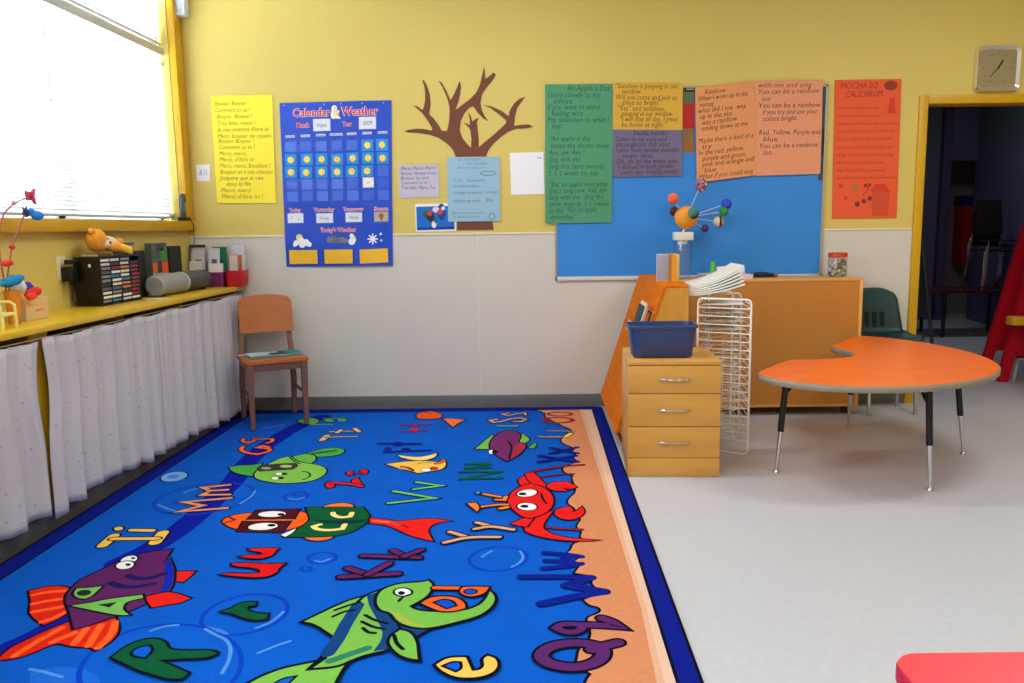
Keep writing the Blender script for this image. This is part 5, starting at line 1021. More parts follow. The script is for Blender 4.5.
card('date_card', 'white cloud date card in the fourth row of the blue calendar', PU(5)+.004, PV[3]+.004, .078, .070, [CWHT, paint((240, 240, 236)), paint((150, 120, 40))], cloud)
for u, tl, lb in ((.165, 0, 'yellow card in the bottom pocket below the sun and cloud symbol'), (.495, 0, 'yellow card in the middle bottom pocket of the blue calendar'), (.825, .03, 'tilted yellow card in the bottom pocket below the snowflake symbol')):
    card('weather_card', lb, u, .060, .205, .098, [mat('yellow_card', (232, 178, 40), rough=0.6)], tilt=tl, group='yellow cards in the weather pockets')

# ------------------------------------------------------------------ kidney table
TT = 0.55
TOP = [(1.128, -1.7), (1.221, -1.572), (1.32, -1.435), (1.42, -1.324), (1.526, -1.325), (1.631, -1.311), (1.726, -1.283), (1.794, -1.238), (1.838, -1.175), (1.851, -1.089), (1.843, -1.003), (1.822, -0.945), (1.806, -0.856), (1.874, -0.754), (2.017, -0.56), (2.167, -0.376), (2.258, -0.434), (2.366, -0.565), (2.449, -0.734), (2.506, -0.932), (2.53, -1.17), (2.5, -1.4), (2.445, -1.576), (2.383, -1.694), (2.288, -1.817), (2.178, -1.919), (2.031, -2.013), (1.88, -2.078), (1.725, -2.113), (1.584, -2.116), (1.453, -2.097), (1.329, -2.053), (1.233, -1.985), (1.163, -1.896), (1.127, -1.799)]
def smooth_loop(P, k=2):
    for _ in range(k):
        o = []
        for i in range(len(P)):
            a, b = Vector(P[i]), Vector(P[(i+1) % len(P)])
            o += [tuple(a*.75+b*.25), tuple(a*.25+b*.75)]
        P = o
    return P
TOPS = smooth_loop(TOP, 1)
tc0 = (sum(p[0] for p in TOPS)/len(TOPS), sum(p[1] for p in TOPS)/len(TOPS))
kt = thing('horseshoe_table', 'orange horseshoe table with grey edge and black and chrome legs', 'table', (tc0[0], tc0[1], 0))
M_or = mat('orange_laminate', (236, 108, 20), rough=0.36, spec=0.3, noise=(7, 0.05))
M_edge = mat('table_edge_band', (142, 135, 120), rough=0.45)
b = MB(); b.prism(grow(TOPS, -0.004), TT-0.03, TT, 0); b.build('tabletop', M_or, kt, 0)
b = MB(); G1 = grow(TOPS, 0.001); G0 = grow(TOPS, -0.004); nn = len(TOPS)
b.add([(p[0], p[1], TT-0.001) for p in G0]+[(p[0], p[1], TT-0.004) for p in G1]+[(p[0], p[1], TT-0.030) for p in G1]+[(p[0], p[1], TT-0.033) for p in G0],
      [(r*nn+i, r*nn+(i+1) % nn, (r+1)*nn+(i+1) % nn, (r+1)*nn+i) for r in range(3) for i in range(nn)])
b.build('edge_band', M_edge, kt, 60)
M_blk = mat('black_enamel', (16, 15, 18), rough=0.35)
for foot, head in (((1.257, -1.649), (1.300, -1.640)), ((1.917, -1.969), (1.905, -1.925)), ((1.995, -0.711), (1.990, -0.760)), ((2.405, -1.344), (2.345, -1.330))):
    L = lambda t: (head[0]+(foot[0]-head[0])*t, head[1]+(foot[1]-head[1])*t, (TT-0.033)*(1-t))
    b = MB(); b.tube([L(0), L(.10), L(.57)], 0.0165, 0, 12); lg = b.build('leg', M_blk, kt)
    b = MB(); b.tube([L(.50), L(.60), L(.965)], [0.0125, 0.0125, 0.0075], 0, 12); b.build('chrome_insert', M_chrome, lg)
    b = MB(); b.lathe([(0.012, 0.0), (0.017, 0.002), (0.015, 0.010), (0.007, 0.020)], L(1.0), 0, 14); b.build('glide', M_steel, lg)
    b = MB(); d = Vector((tc0[0]-head[0], tc0[1]-head[1], 0)).normalized()
    p0 = Vector(L(.16)); p1 = Vector(L(0)) + d*0.09
    b.tube([p0, p0+d*0.02, p1-Vector((0, 0, .006)), p1], 0.009, 0, 8); b.box(Vector(L(0))+Vector((0, 0, -.004))+d*.03, (.14, .07, .007), 0, math.atan2(d.y, d.x), .002)
    b.build('bracket', M_blk, lg)

# red table at the lower edge of the picture
RT = [(0.551, -4.641), (0.57, -4.599), (0.582, -4.575), (0.596, -4.561), (0.614, -4.554), (0.689, -4.554), (0.802, -4.558)]
rx0 = RT[1][0]+.002; ry1 = RT[5][1]
rt = thing('red_table', 'bright red tabletop corner at the bottom edge of the picture', 'table', (rx0+.6, ry1-.3, 0))
P = rrect(rx0, rx0+1.22, ry1-.61, ry1, .045, 8)
b = MB(); b.prism(P, .572, .60, 0); b.build('tabletop', mat('red_laminate', (226, 60, 68), rough=0.3, noise=(9, .05)), rt, 0)
b = MB(); nn = len(P); g = grow(P, .003)
b.add([(p[0], p[1], .598) for p in P]+[(p[0], p[1], .594) for p in g]+[(p[0], p[1], .572) for p in g], [(r*nn+i, r*nn+(i+1) % nn, (r+1)*nn+(i+1) % nn, (r+1)*nn+i) for r in range(2) for i in range(nn)])
b.build('edge_band', mat('red_edge', (170, 18, 50), rough=0.4), rt, 60)
for (dx, dy) in ((.1, -.08), (1.12, -.08), (.1, -.53), (1.12, -.53)):
    b = MB(); b.tube([(rx0+dx, ry1+dy, .572), (rx0+dx, ry1+dy, 0)], [.018, .014], 0, 10); b.build('leg', M_chrome, rt)

# ------------------------------------------------------------------ drawer unit and the blue bin
du = thing('drawer_unit', 'three-drawer maple cabinet with the blue bin on top', 'cabinet', (0.716, -1.462, 0), None, True, math.radians(-2.5))
w2, d2, hh = .238, .245, .612
b = MB(); b.bx(-w2, w2, -d2+.018, d2, .0, .592, 0, .002); b.build('body', M_maple, du)
b = MB(); b.bx(-w2, w2, -d2, d2, .592, hh, 0, .002); b.build('top', M_mapleh, du)
b = MB(); b.bx(-w2+.001, w2-.001, -d2+.004, -d2+.02, .002, .100, 0, .001); b.build('plinth', M_mapleh, du)
for z0, z1 in ((.104, .266), (.270, .440), (.444, .588)):
    b = MB(); b.bx(-w2+.002, w2-.002, -d2, -d2+.018, z0, z1, 0, .0015); dr = b.build('drawer', M_mapleh, du)
    zc = (z0+z1)/2+.004
    b = MB(); b.tube([(-.076, -d2+.001, zc-.002), (-.072, -d2-.016, zc), (-.05, -d2-.022, zc+.002), (-.02, -d2-.018, zc-.003), (.02, -d2-.018, zc-.003), (.05, -d2-.022, zc+.002), (.072, -d2-.016, zc), (.076, -d2+.001, zc-.002)], [.007, .007, .0075, .004, .004, .0075, .007, .007], 0, 8)
    b.build('handle', M_chrome, dr)
BN = Vector((0.662, -1.525, hh))
bn = thing('blue_bin', 'dark blue plastic dish bin on the three-drawer cabinet', 'bin', BN)
M_bin = mat('navy_plastic', (44, 62, 112), rough=0.38, spec=0.5)
b = MB()
def loop(hw, hd, r, z): return [(BN.x+p[0], BN.y+p[1], hh+z) for p in rrect(-hw, hw, -hd, hd, r, 5)]
ls = [loop(.148, .080, .04, .002), loop(.157, .088, .045, .010), loop(.174, .102, .05, .156), loop(.184, .110, .052, .158), loop(.184, .110, .052, .168), loop(.172, .099, .05, .168), loop(.154, .085, .045, .014), loop(.145, .078, .04, .010)]
nn = len(ls[0]); b.add([p for l_ in ls for p in l_], [(r*nn+i, r*nn+(i+1) % nn, (r+1)*nn+(i+1) % nn, (r+1)*nn+i) for r in range(len(ls)-1) for i in range(nn)] + [tuple(reversed(range(nn))), tuple((len(ls)-1)*nn+i for i in range(nn))])
b.build('tub', M_bin, bn, 40)
b = MB(); b.tube(loop(.1785, .106, .052, .1695), .0055, 0, 6, True); b.build('rolled_rim', M_bin, bn)

# ------------------------------------------------------------------ A-frame book display
bd = thing('book_display', 'orange wooden A-frame book display leaning up behind the drawers', 'shelf', (.66, -.65, 0))
ya, yb = -.09, -1.19
BLx, BLz, TLx, TRx, TZ = .452, .105, .722, .868, .952
M_oak = wood('orange_oak', (208, 106, 8), rough=0.7, axis='y', amount=0.14, spec=0.08)
M_oak_lit = wood('lit_oak_end', (206, 146, 60), rough=0.4, axis='z', amount=0.10)  # paler copy of the oak: brightness of the camera-facing end put into the colour
b = MB()
sl = Vector((TLx-BLx, 0, TZ-BLz)).normalized(); nr = Vector((sl.z, 0, -sl.x))*.016
xy = lambda u, v, w: (u, w, v)
b.prism([(BLx, BLz), (TLx, TZ), (TLx+nr.x, TZ+nr.z), (BLx+nr.x, BLz+nr.z)], ya+.002, yb-.004, 0, xy); b.build('sloped_face', M_oak, bd, 0)
b = MB(); b.prism([(BLx, BLz), (BLx+nr.x, BLz+nr.z), (.508, .035), (.490, .035)], ya, yb+.06, 0, xy); b.build('base_board', wood('dark_oak', (168, 88, 30), axis='y'), bd, 0)
b = MB(); b.bx(TLx, TRx, yb, ya, TZ-.004, TZ+.010, 0, .003); b.build('top_board', M_oak, bd)
for yy in (ya-.018, yb):
    b = MB(); b.prism([(BLx+.02, BLz+.02), (TLx+.004, TZ-.004), (TRx, TZ-.004), (TRx, .05), (.508, .05)], yy, yy+.018, 0, xy); b.build('end_panel', M_oak_lit, bd, 0)
b = MB(); b.bx(TRx-.016, TRx, yb+.018, ya-.018, .05, TZ-.004); b.build('back_panel', M_oak_lit, bd)
b = MB(); b.bx(.512, TRx-.02, yb+.02, ya-.02, .05, .068); b.build('bottom_board', M_oak_lit, bd)
for x, y in ((.512, yb+.06), (.80, yb+.06), (.512, ya-.06), (.80, ya-.06)):
    b = MB(); b.lathe([(.020, -.012), (.024, -.008), (.024, .008), (.020, .012)], (x, y, .0245), 0, 16, Matrix.Rotation(PI/2, 4, 'Y')); b.bx(x-.006, x+.006, y-.010, y+.010, .03, .056); b.build('caster', M_black, bd)
# ledge with books on the sloped face, near the drawers
def onface(t, out=0.0): return (BLx+(TLx-BLx)*t - nr.x/.016*out, BLz+(TZ-BLz)*t - nr.z/.016*out)
b = MB(); p = onface(.64); b.prism([p, onface(.64, .075), onface(.71, .075), onface(.708, .066), onface(.652, .066), onface(.652)], -.80, -1.17, 0, xy)
b.build('book_ledge', wood('pale_oak', (216, 168, 92), axis='y'), bd, 0)
bk = [((222, 178, 104), .004), ((44, 36, 40), .010), ((168, 96, 50), .016), ((206, 140, 128), .010), ((222, 208, 196), .008), ((30, 62, 66), .006)]
off = 0.003
for i, (c, th) in enumerate(bk):
    ln = (.155, .150, .145, .175, .19, .17)[i]
    t0 = .654; P = [onface(t0, off), onface(t0, off+th), onface(t0+ln/.889, off+th), onface(t0+ln/.889, off)]
    y0 = -1.165 + .004*i
    b = MB(); b.prism(P, y0, y0+.21, 0, xy); b.prism([onface(t0+.004, off+.001), onface(t0+.004, off+th-.001), onface(t0+(ln-.003)/.889, off+th-.001), onface(t0+(ln-.003)/.889, off+.001)], y0-.0006, y0, 1, xy)
    shape('picture_book', b, [paint(c), paint(tuple(min(255, v+14) for v in c))], ['thin straw-coloured book lying closest to the sloped wooden face', 'thin black book on the ledge of the wooden display', 'brown book between the black and pink books on the ledge', 'pink book on the ledge of the wooden display', 'thin cream book between the pink and dark green books', 'dark green book outermost on the ledge of the wooden display'][i], 'book', 'books on the display ledge', 0)
    off += th + .0012
# binders on its top
def binder(label, x0, x1, y0, y1, h, cs, cc):
    z = TZ+.0105
    b = MB(); b.bx(x0, x0+.0025, y0, y1, z, z+h); b.bx(x1-.0025, x1, y0, y1, z, z+h); b.bx(x0+.0025, x1-.0025, y0+.002, y0+.0045, z, z+h, 1)
    b.bx(x0+.003, x1-.003, y0+.006, y1-.006, z+.001, z+h-.006, 2)
    shape('ring_binder', b, [paint(cc), paint(cs), paint((232, 228, 214))], label, 'binder', smooth=0)
binder('standing orange binder with a dark stripe beside the solar system model', .815, .838, -.93, -.72, .165, (226, 150, 40), (206, 136, 40))
binder('standing yellow binder next to the orange binder', .840, .864, -.90, -.70, .165, (238, 206, 110), (226, 186, 70))
b = MB(); b.box((.768, -.86, TZ+.0105+.083), (.072, .004, .166), 0, math.radians(4)); b.box((.768, -.8625, TZ+.0105+.083), (.066, .0012, .160), 1, math.radians(4))
b.bx(.738, .801, -.855, -.80, TZ+.0105, TZ+.0135, 0)
shape('display_card', b, [paint((222, 214, 180)), paint((160, 166, 184))], 'grey-blue display card standing on the wooden display beside the binders', 'card', smooth=0)

# ------------------------------------------------------------------ low bookcase turned to the wall
lb = thing('low_bookcase', 'low wooden bookcase showing its flat brown back, under the bulletin board', 'bookcase', (1.56, -.2, 0))
x0, x1, yf, yw = .90, 2.192, -.365, -.03
M_mason = mat('hardboard', (190, 126, 52), rough=0.5, noise=(2.5, .03))
b = MB(); b.bx(x0, x1, yf, yw, .918, .936, 0, .002); b.build('top', wood('case_maple', (216, 158, 84), axis='x', amount=.06), lb)
for a in (x0, x1-.02):
    b = MB(); b.bx(a, a+.02, yf, yw, .06, .918, 0, .001); b.build('side_panel', wood('case_side', (222, 168, 92), axis='z', amount=.06), lb)
b = MB(); b.bx(x0+.02, x1-.02, yf+.004, yf+.010, .07, .918); b.build('back_panel', M_mason, lb)
b = MB(); b.bx(x0+.02, x1-.02, yf, yw, .06, .078, 0, .001); b.build('bottom', wood('case_maple', (216, 158, 84)), lb)
for z in (.36, .64):
    b = MB(); b.bx(x0+.02, x1-.02, yf+.010, yw-.01, z, z+.018); b.build('shelf', M_maple, lb)
for x in (x0+.06, x1-.06):
    for y in (yf+.08, yw-.05):
        b = MB(); b.lathe([(.022, 0), (.028, .003), (.024, .05), (.024, .06)], (x, y, 0), 0, 14); b.build('foot', M_black, lb)
BT = .9365
# jar with red lid
jx, jy = (2.015, -0.233)
jx, jy = 2.075, -.20
j = thing('jar', 'clear jar of buttons with a red lid at the end of the low bookcase', 'jar', (jx, jy, BT))
b = MB(); b.lathe([(.060, 0), (.066, .004), (.066, .122), (.058, .132), (.058, .136), (.062, .122), (.062, .006), (.05, .004)], (jx, jy, BT), 0, 24); b.build('glass', clear_mat('jar_glass', (248, 248, 246), .08), j)
b = MB(); b.lathe([(.060, .132), (.064, .134), (.064, .162), (.060, .166), (.02, .166)], (jx, jy, BT), 0, 24); b.build('lid', mat('red_lid', (190, 62, 44), rough=.35), j)
b = MB(); rr = random.Random(2)
for k in range(70):
    a = rr.uniform(0, 2*PI); r = rr.uniform(.02, .055); z = BT+.010+rr.uniform(0, .105)
    b.ball((jx+r*math.cos(a), jy+r*math.sin(a), z), rr.uniform(.008, .013), rr.randrange(5), 6, 5)
ob = b.build('contents', [paint((214, 206, 196)), paint((140, 140, 142)), paint((176, 150, 126)), paint((110, 104, 88)), paint((232, 226, 218))], j); ob['kind'] = 'stuff'
# papers, packets and a black case on top
for (nm, cx, cy, sx, sy, sz, rz, cs, lb_) in (
    ('paper_stack', 1.30, -.15, .30, .20, .030, .1, [(214, 206, 196), (190, 176, 160)], 'flat stack of papers lying on the low bookcase'),
    ('crayon_box', 1.395, -.32, .13, .08, .034, -.12, [(224, 196, 204), (190, 110, 60)], 'pale pink box at the end of the paper stack')):
    b = MB(); n_ = 5 if nm == 'paper_stack' else 1
    for k in range(n_): b.box((cx+random.uniform(-.006, .006), cy+random.uniform(-.006, .006), BT+sz/n_*(k+.5)), (sx, sy, sz/n_*.94), k % len(cs), rz+random.uniform(-.04, .04))
    if n_ == 1: b.box((cx+sx/2-.008, cy, BT+sz/2), (.02, sy*1.01, sz*1.01), 1, rz)
    shape(nm, b, [paint(c) for c in cs], lb_, 'paper' if n_ > 1 else 'box', smooth=0)
b = MB(); b.box((1.335, -.16, BT+.0325), (.20, .12, .003), 0, Matrix.Rotation(.06, 4, 'Z')); b.box((1.335, -.222, BT+.058), (.19, .003, .052), 0, Matrix.Rotation(-.05, 4, 'Y') @ Matrix.Rotation(-.2, 4, 'X'))
b.text('Anno', 1, lambda u, v: (1.285+u, -.2265-.0+(v)*.17, BT+.040+v), 0, 0, .024, .10, bold=.04)
shape('sticker_packet', b, [paint((226, 222, 226)), paint((206, 60, 140))], 'white packet with pink lettering leaning on the papers', 'packet', smooth=0)
b = MB(); b.lathe([(.016, 0), (.018, .002), (.018, .072), (.010, .078), (.004, .078)], (1.235, -.12, BT+.031), 0, 14)
shape('glue_bottle', b, paint((100, 190, 60)), 'small bright green bottle behind the white trays on the low bookcase', 'bottle')
b = MB(); b.box((1.585, -.14, BT+.012), (.16, .07, .024), 0, .05, .008); b.box((1.66, -.142, BT+.012), (.03, .06, .022), 1, .05, .006); b.tube([(1.50, -.13, BT+.022), (1.56, -.15, BT+.034), (1.62, -.14, BT+.026)], .004, 0, 6)
shape('pencil_case', b, [mat('black_cloth', (30, 26, 32), rough=.8), paint((150, 60, 60))], 'black pencil case with a red end lying on the low bookcase', 'case')

# ------------------------------------------------------------------ solar system model on its clear stand
sx, sy = 1.005, -.22
ss = thing('solar_system_model', 'solar system model with an orange sun and planets on rods above a clear stand', 'model', (sx, sy, BT))
YS = sy
def wp(pts): return None
b = MB(); b.lathe([(.062, 0), (.066, .004), (.066, .17), (.060, .26), (.058, .26), (.063, .17), (.063, .008), (.05, .006)], (sx, sy, BT), 0, 28); b.build('clear_stand', clear_mat('clear_plastic', (246, 249, 252), .06), ss)
b = MB(); b.bx(sx-.064, sx+.064, sy-.05, sy+.05, BT+.262, BT+.318, 0, .006); b.lathe([(.034, .235), (.034, .262)], (sx, sy, BT), 0, 16); b.build('motor_box', mat('motor_white', (222, 220, 212), rough=.45), ss)
SUNC = Vector((1.024, sy, 1.351))
b = MB(); b.ball(SUNC, .078, 0, 24, 16); b.build('sun', mat('sun_orange', (236, 152, 40), rough=.6), ss)
b = MB(); b.tube([(sx, sy, BT+.315), (SUNC.x, SUNC.y, SUNC.z-.07)], .010); b.build('post', M_steel, ss)
PL = [((0.929, 1.478), -.26, .037, (232, 104, 56), 'orange planet'), ((0.953, 1.394), -.16, .032, (96, 34, 30), 'dark red planet'),
      ((1.123, 1.568), -.22, .044, (150, 110, 128), 'pink and grey swirled planet'), ((1.048, 1.383), -.34, .035, (74, 128, 110), 'green and black planet'),
      ((1.293, 1.438), -.24, .036, (44, 74, 196), 'blue planet'), ((1.271, 1.388), -.26, .031, (36, 134, 44), 'bright green planet'),
      ((1.246, 1.322), -.22, .036, (214, 206, 190), 'cream and brown banded planet'), ((1.163, 1.276), -.18, .027, (70, 56, 116), 'small dull purple planet')]
for (xz, y, r, c, lb_) in PL:
    p = Vector((xz[0], y, xz[1])); b = MB(); b.ball(p, r, 0, 16, 12)
    ms = [paint(c)]
    if 'banded' in lb_:
        for a, mi in ((.006, 1), (.018, 2)): b.tube([p+Vector((a, (r*1.0)*math.cos(t*PI/8)*math.sqrt(1-(a/r)**2), r*math.sin(t*PI/8)*math.sqrt(1-(a/r)**2))) for t in range(16)], .006, mi, 6, True)
        ms += [paint((50, 34, 30)), paint((196, 120, 60))]
    if 'swirled' in lb_:
        rr = random.Random(1)
        for k in range(12):
            d = Vector((rr.gauss(0, 1), -abs(rr.gauss(0, 1)), rr.gauss(0, 1))).normalized(); b.ball(p+d*r*.9, r*.22, 1+k % 3, 8, 6)
        ms += [paint((222, 204, 210)), paint((150, 40, 66)), paint((60, 60, 90))]
    if 'black' in lb_: b.ball(p+Vector((.008, .006, -.010)), r*.96, 1, 14, 10); ms.append(paint((34, 44, 48)))
    o = b.build('planet', ms, ss); o['label'] = lb_
    d = (p-SUNC); s0 = SUNC+d.normalized()*.07; b = MB(); b.tube([s0, p-d.normalized()*r*.8], .0028, 0, 6); b.build('rod', mat('clear_rod', (190, 200, 214), rough=.2), ss)

# ------------------------------------------------------------------ white wire drying rack
wr = thing('wire_drying_rack', 'tall white wire drying rack with many shelves behind the drawer cabinet', 'rack', (1.05, -1.1, 0))
FL, FR, BL_, BR = (.885, -1.18), (1.190, -1.325), (1.000, -.80), (1.228, -.95)
FL = (.925, -1.180)
def frame(a, c, top, bot):
    r = .022
    A = Vector((a[0], a[1], 0)); B2 = Vector((c[0], c[1], 0)); d = (B2-A).normalized()
    up = lambda p, z: Vector((p.x, p.y, z))
    pts = [up(A, bot+r), up(A, top-r), up(A+d*r*.3, top-r*.3), up(A+d*r, top), up(B2-d*r, top), up(B2-d*r*.3, top-r*.3), up(B2, top-r), up(B2, bot+r), up(B2-d*r*.3, bot+r*.3), up(B2-d*r, bot), up(A+d*r, bot), up(A+d*r*.3, bot+r*.3)]
    return pts
xl = 1.0
for nm, a, c, z1 in (('front_frame', FL, FR, .886), ('middle_frame', (1.02, -.95), BR, .892), ('rear_frame', (1.085, -.72), (1.232, -.72), .884)):
    b = MB()
    pts = frame(a, c, z1, .0065)
    b.tube(pts, .0062, 0, 8, True)
    b.build(nm, M_wwire, wr)
NS = 17
for k in range(NS):
    z = .835 - .047*k
    b = MB()
    A, Bq, Cq, D = Vector((FL[0], FL[1], z)), Vector((FR[0], FR[1], z)), Vector((BR[0], BR[1], z+.006)), Vector((1.02, -.95, z+.006))
    b.tube([A, Bq, Cq, D], .0034, 0, 6, True)
    for t in (.25, .5, .75):
        b.tube([A.lerp(Bq, t), D.lerp(Cq, t)], .0024, 0, 5)
    b.tube([A.lerp(D, .5), Bq.lerp(Cq, .5)], .0024, 0, 5)
    b.tube([A, Cq], .0024, 0, 5)
    b.build('wire_shelf', M_wwire, wr)
for q_, c_ in (((1.02, -.95), (1.085, -.72)), (BR, (1.232, -.72)), ((1.02, -.95), FL), (BR, FR)):
    pass
b = MB()
for z in (.30, .60, .86):
    b.tube([(FL[0], FL[1], z), (1.02, -.95, z), (1.085, -.72, z)], .004, 0, 6); b.tube([(FR[0], FR[1], z), (BR[0], BR[1], z), (1.232, -.72, z)], .004, 0, 6)
b.build('side_wires', M_wwire, wr)
# sheets drying on the rack
M_pap = mat('drying_paper', (224, 222, 214), rough=.8)
words9 = ['uppermost wide sheet', 'second sheet down', 'third sheet down', 'fourth sheet down', 'fifth sheet down', 'sixth sheet down', 'lowest sheet']
def sheet(label, z, x0, x1, y0, y1, rise, th, curl):
    m = MB(); n = 8
    def fn(u, v, d=0.0):
        x = x0+(x1-x0)*u; y = y0+(y1-y0)*v - .06*u
        return (x, y, z + rise*u**1.5 + curl*(u-.5)**2 - .0*v + d)
    m.grid(n, n, lambda u, v: fn(u, v, th)); m.grid(n, n, lambda u, v: fn(1-u, v, 0))
    for (a, c) in (((0, 0), (1, 0)), ((1, 0), (1, 1)), ((1, 1), (0, 1)), ((0, 1), (0, 0))):
        m.grid(n, 2, lambda u, v, a=a, c=c: fn(a[0]+(c[0]-a[0])*u, a[1]+(c[1]-a[1])*u, th*v))
    return shape('paper_tray', m, M_pap, label, 'tray', 'white trays piled on the drying rack', 60)
zz = .893
for k in range(6):
    sheet('white tray piled on the drying rack, %s' % (['lowest of the pile', 'second from the bottom', 'third from the bottom', 'fourth from the bottom', 'fifth from the bottom, under the wide one', 'wide uppermost one'][k]),
          zz, .880+.004*k, (1.185 if k < 5 else 1.20)-.003*k, -1.14+.012*k, -.80, .062+.010*k, .0075 if k < 5 else .014, .02)
    zz += .0095

for k in range(4):
    z = .835-.047*k+.0125
    A_, B_, C_, D_ = Vector((FL[0]+.022, FL[1]+.014, z)), Vector((FR[0]-.03, FR[1]+.03, z)), Vector((BR[0]-.03, BR[1]-.02, z)), Vector((1.035, -.975, z))
    m = MB()
    def fn(u, v, d=0.0): 
        p = A_.lerp(B_, u).lerp(D_.lerp(C_, u), v); return (p.x, p.y, p.z+.010*u*u+d)
    m.grid(6, 4, lambda u, v: fn(u, v, .0012)); m.grid(6, 4, lambda u, v: fn(1-u, v))
    shape('drying_paper', m, M_pap, 'white paper lying on the %s wire shelf of the drying rack' % ['top', 'second', 'third', 'fourth'][k], 'paper', 'papers on the rack shelves', 60)

# ------------------------------------------------------------------ brown wooden chair
ang = math.radians(28)
wc = thing('wooden_chair', 'brown wooden classroom chair angled in the corner beside the curtain', 'chair', (-1.788, -.395, .0135), None, True, ang)
M_seat = wood('chair_orange_wood', (176, 100, 52), rough=.4, axis='x', amount=.08)
M_cfr = mat('chair_brown_frame', (120, 84, 70), rough=.4, noise=(5, .05))
b = MB()
def sg(u, v):                                    # dished seat
    x = -.205+.41*u; y = -.215+.40*v
    return x, y
P = rrect(-.205, .205, -.215, .185, .03, 5)
b.prism(P, .428, .446, 0); b.prism(grow(P, -.008), .446, .452, 0); b.build('seat', M_seat, wc, 30)
b = MB(); b.bx(-.185, .185, -.200, -.180, .378, .428, 0, .003); b.bx(-.185, -.165, -.18, .15, .378, .428, 0, .003); b.bx(.165, .185, -.18, .15, .378, .428, 0, .003); b.bx(-.165, .165, .13, .15, .378, .428, 0, .003); b.build('apron', M_cfr, wc)
for s in (-1, 1):
    b = MB(); n = 4
    for (z0, z1, r0, r1) in ((0, .425, .013, .021),):
        b.add([(s*.172+dx*r0, -.185+dy*r0, z0) for dx, dy in ((-1, -1), (1, -1), (1, 1), (-1, 1))]+[(s*.172+dx*r1, -.188+dy*r1, z1) for dx, dy in ((-1, -1), (1, -1), (1, 1), (-1, 1))], [(3, 2, 1, 0), (4, 5, 6, 7)]+[(i, (i+1) % 4, 4+(i+1) % 4, 4+i) for i in range(4)])
    b.build('leg', M_cfr, wc)
    b = MB(); pts = [(s*.172, .205, 0, .013), (s*.172, .172, .25, .018), (s*.166, .166, .43, .017), (s*.160, .200, .60, .014), (s*.150, .234, .78, .012)]
    vs = [(x+dx*r, y+dy*r*1.1, z) for x, y, z, r in pts for dx, dy in ((-1, -1), (1, -1), (1, 1), (-1, 1))]
    b.add(vs, [(3, 2, 1, 0), (16, 17, 18, 19)]+[(r*4+i, r*4+(i+1) % 4, r*4+4+(i+1) % 4, r*4+4+i) for r in range(4) for i in range(4)])
    b.build('leg', M_cfr, wc)
    b = MB(); b.bx(s*.172-.007, s*.172+.007, -.172, .164, .20, .222, 0, .003); b.build('stretcher', M_cfr, wc)
b = MB()
def bkf(x, z):
    c = .175 + (z-.60)*.17 + .05*(1-(x/.2)**2)*.5
    return c
m_ = 17
HB = .178
def hw(v):                                       # half width of the backrest at height v, rounded top corners
    d = max(0.0, (v-.80)/.20); return HB - .055*(1-math.sqrt(max(0.0, 1-d*d)))
def bp(s_, v, d): 
    x = s_*hw(v)+.010; z = .590+.255*v - .012*(abs(s_)**2.5)*max(0, (v-.6)/.4); return (x, bkf(x, z)-d, z)
VS = [0, .15, .3, .45, .6, .7, .78, .84, .88, .91, .94, .96, .98, .99, 1.0]
nv_ = len(VS)
b.grid(m_, nv_, lambda u, v: bp(-1+2*u, VS[round(v*(nv_-1))], .018)); b.grid(m_, nv_, lambda u, v: bp(1-2*u, VS[round(v*(nv_-1))], 0))
for s_ in (-1, 1): b.grid(2, nv_, lambda u, v, s_=s_: bp(s_, VS[round(v*(nv_-1))], .018*u))
for v_ in (0, 1): b.grid(m_, 2, lambda u, t, v_=v_: bp(-1+2*u, v_, .018*t))
b.build('backrest', M_seat, wc, 50)
# magazine on the seat
b = MB(); R = Matrix.Rotation(ang+.0, 4, 'Z')
cx, cy = -1.775, -.400
MZ = .0140
b.box((cx, cy, .459+MZ), (.34, .22, .012), 0, ang+.06, .002); b.box((cx+.03, cy+.01, .4655+MZ), (.10, .12, .001), 1, ang+.06); b.box((cx+.115, cy+.06, .4660+MZ), (.09, .16, .0014), 2, ang+.06); b.box((cx-.09, cy-.05, .4660+MZ), (.13, .15, .001), 3, ang+.06)
b.tube([(cx-.20, cy-.10, .466+MZ), (cx-.05, cy-.02, .471+MZ), (cx+.02, cy+.02, .470+MZ)], .004, 3, 6)
shape('magazine', b, [paint((96, 124, 128)), paint((22, 54, 60)), paint((36, 132, 130)), paint((176, 190, 194))], 'teal and grey magazine lying on the seat of the wooden chair', 'magazine', smooth=0)

# ------------------------------------------------------------------ green plastic chair
gx, gy = 2.412, -.300
gc = thing('plastic_chair', 'dark green plastic chair with chrome legs between table and wall', 'chair', (gx, gy, 0), None, True, math.radians(4))
M_gp = mat('green_plastic', (8, 52, 54), rough=.42, spec=.5)
b = MB()
def shell(u, v):                                 # v 0 front of seat .. 1 top of back
    if v < .45:
        t = v/.45; y = -.085+.245*t; z = .525 - .012*math.sin(t*PI) + (-.03*(1-t/.12)**2 if t < .12 else 0); w = .205
    elif v < .60:
        t = (v-.45)/.15; a = t*math.radians(78); y = .16+.055*math.sin(a); z = .525+.055*(1-math.cos(a)); w = .205-.012*t
    else:
        t = (v-.60)/.40; y = .214+.055*t+.01*t*t; z = .569+.275*t; w = (.193-.03*t)*(1 if t < .72 else 1-.34*(1-math.sqrt(max(.0, 1-((t-.72)/.28)**2))))
    s = -1+2*u
    return (s*w, y - (.018*(s*s) if v > .5 else 0), z + (.018*abs(s)**3 if v < .5 else 0) - (.020*abs(s)**4*max(0, (v-.85)/.15)))
b.grid(17, 40, shell); o = b.build('seat_shell', M_gp, gc, 80)
md = o.modifiers.new('thick', 'SOLIDIFY'); md.thickness = .006; md.offset = 0
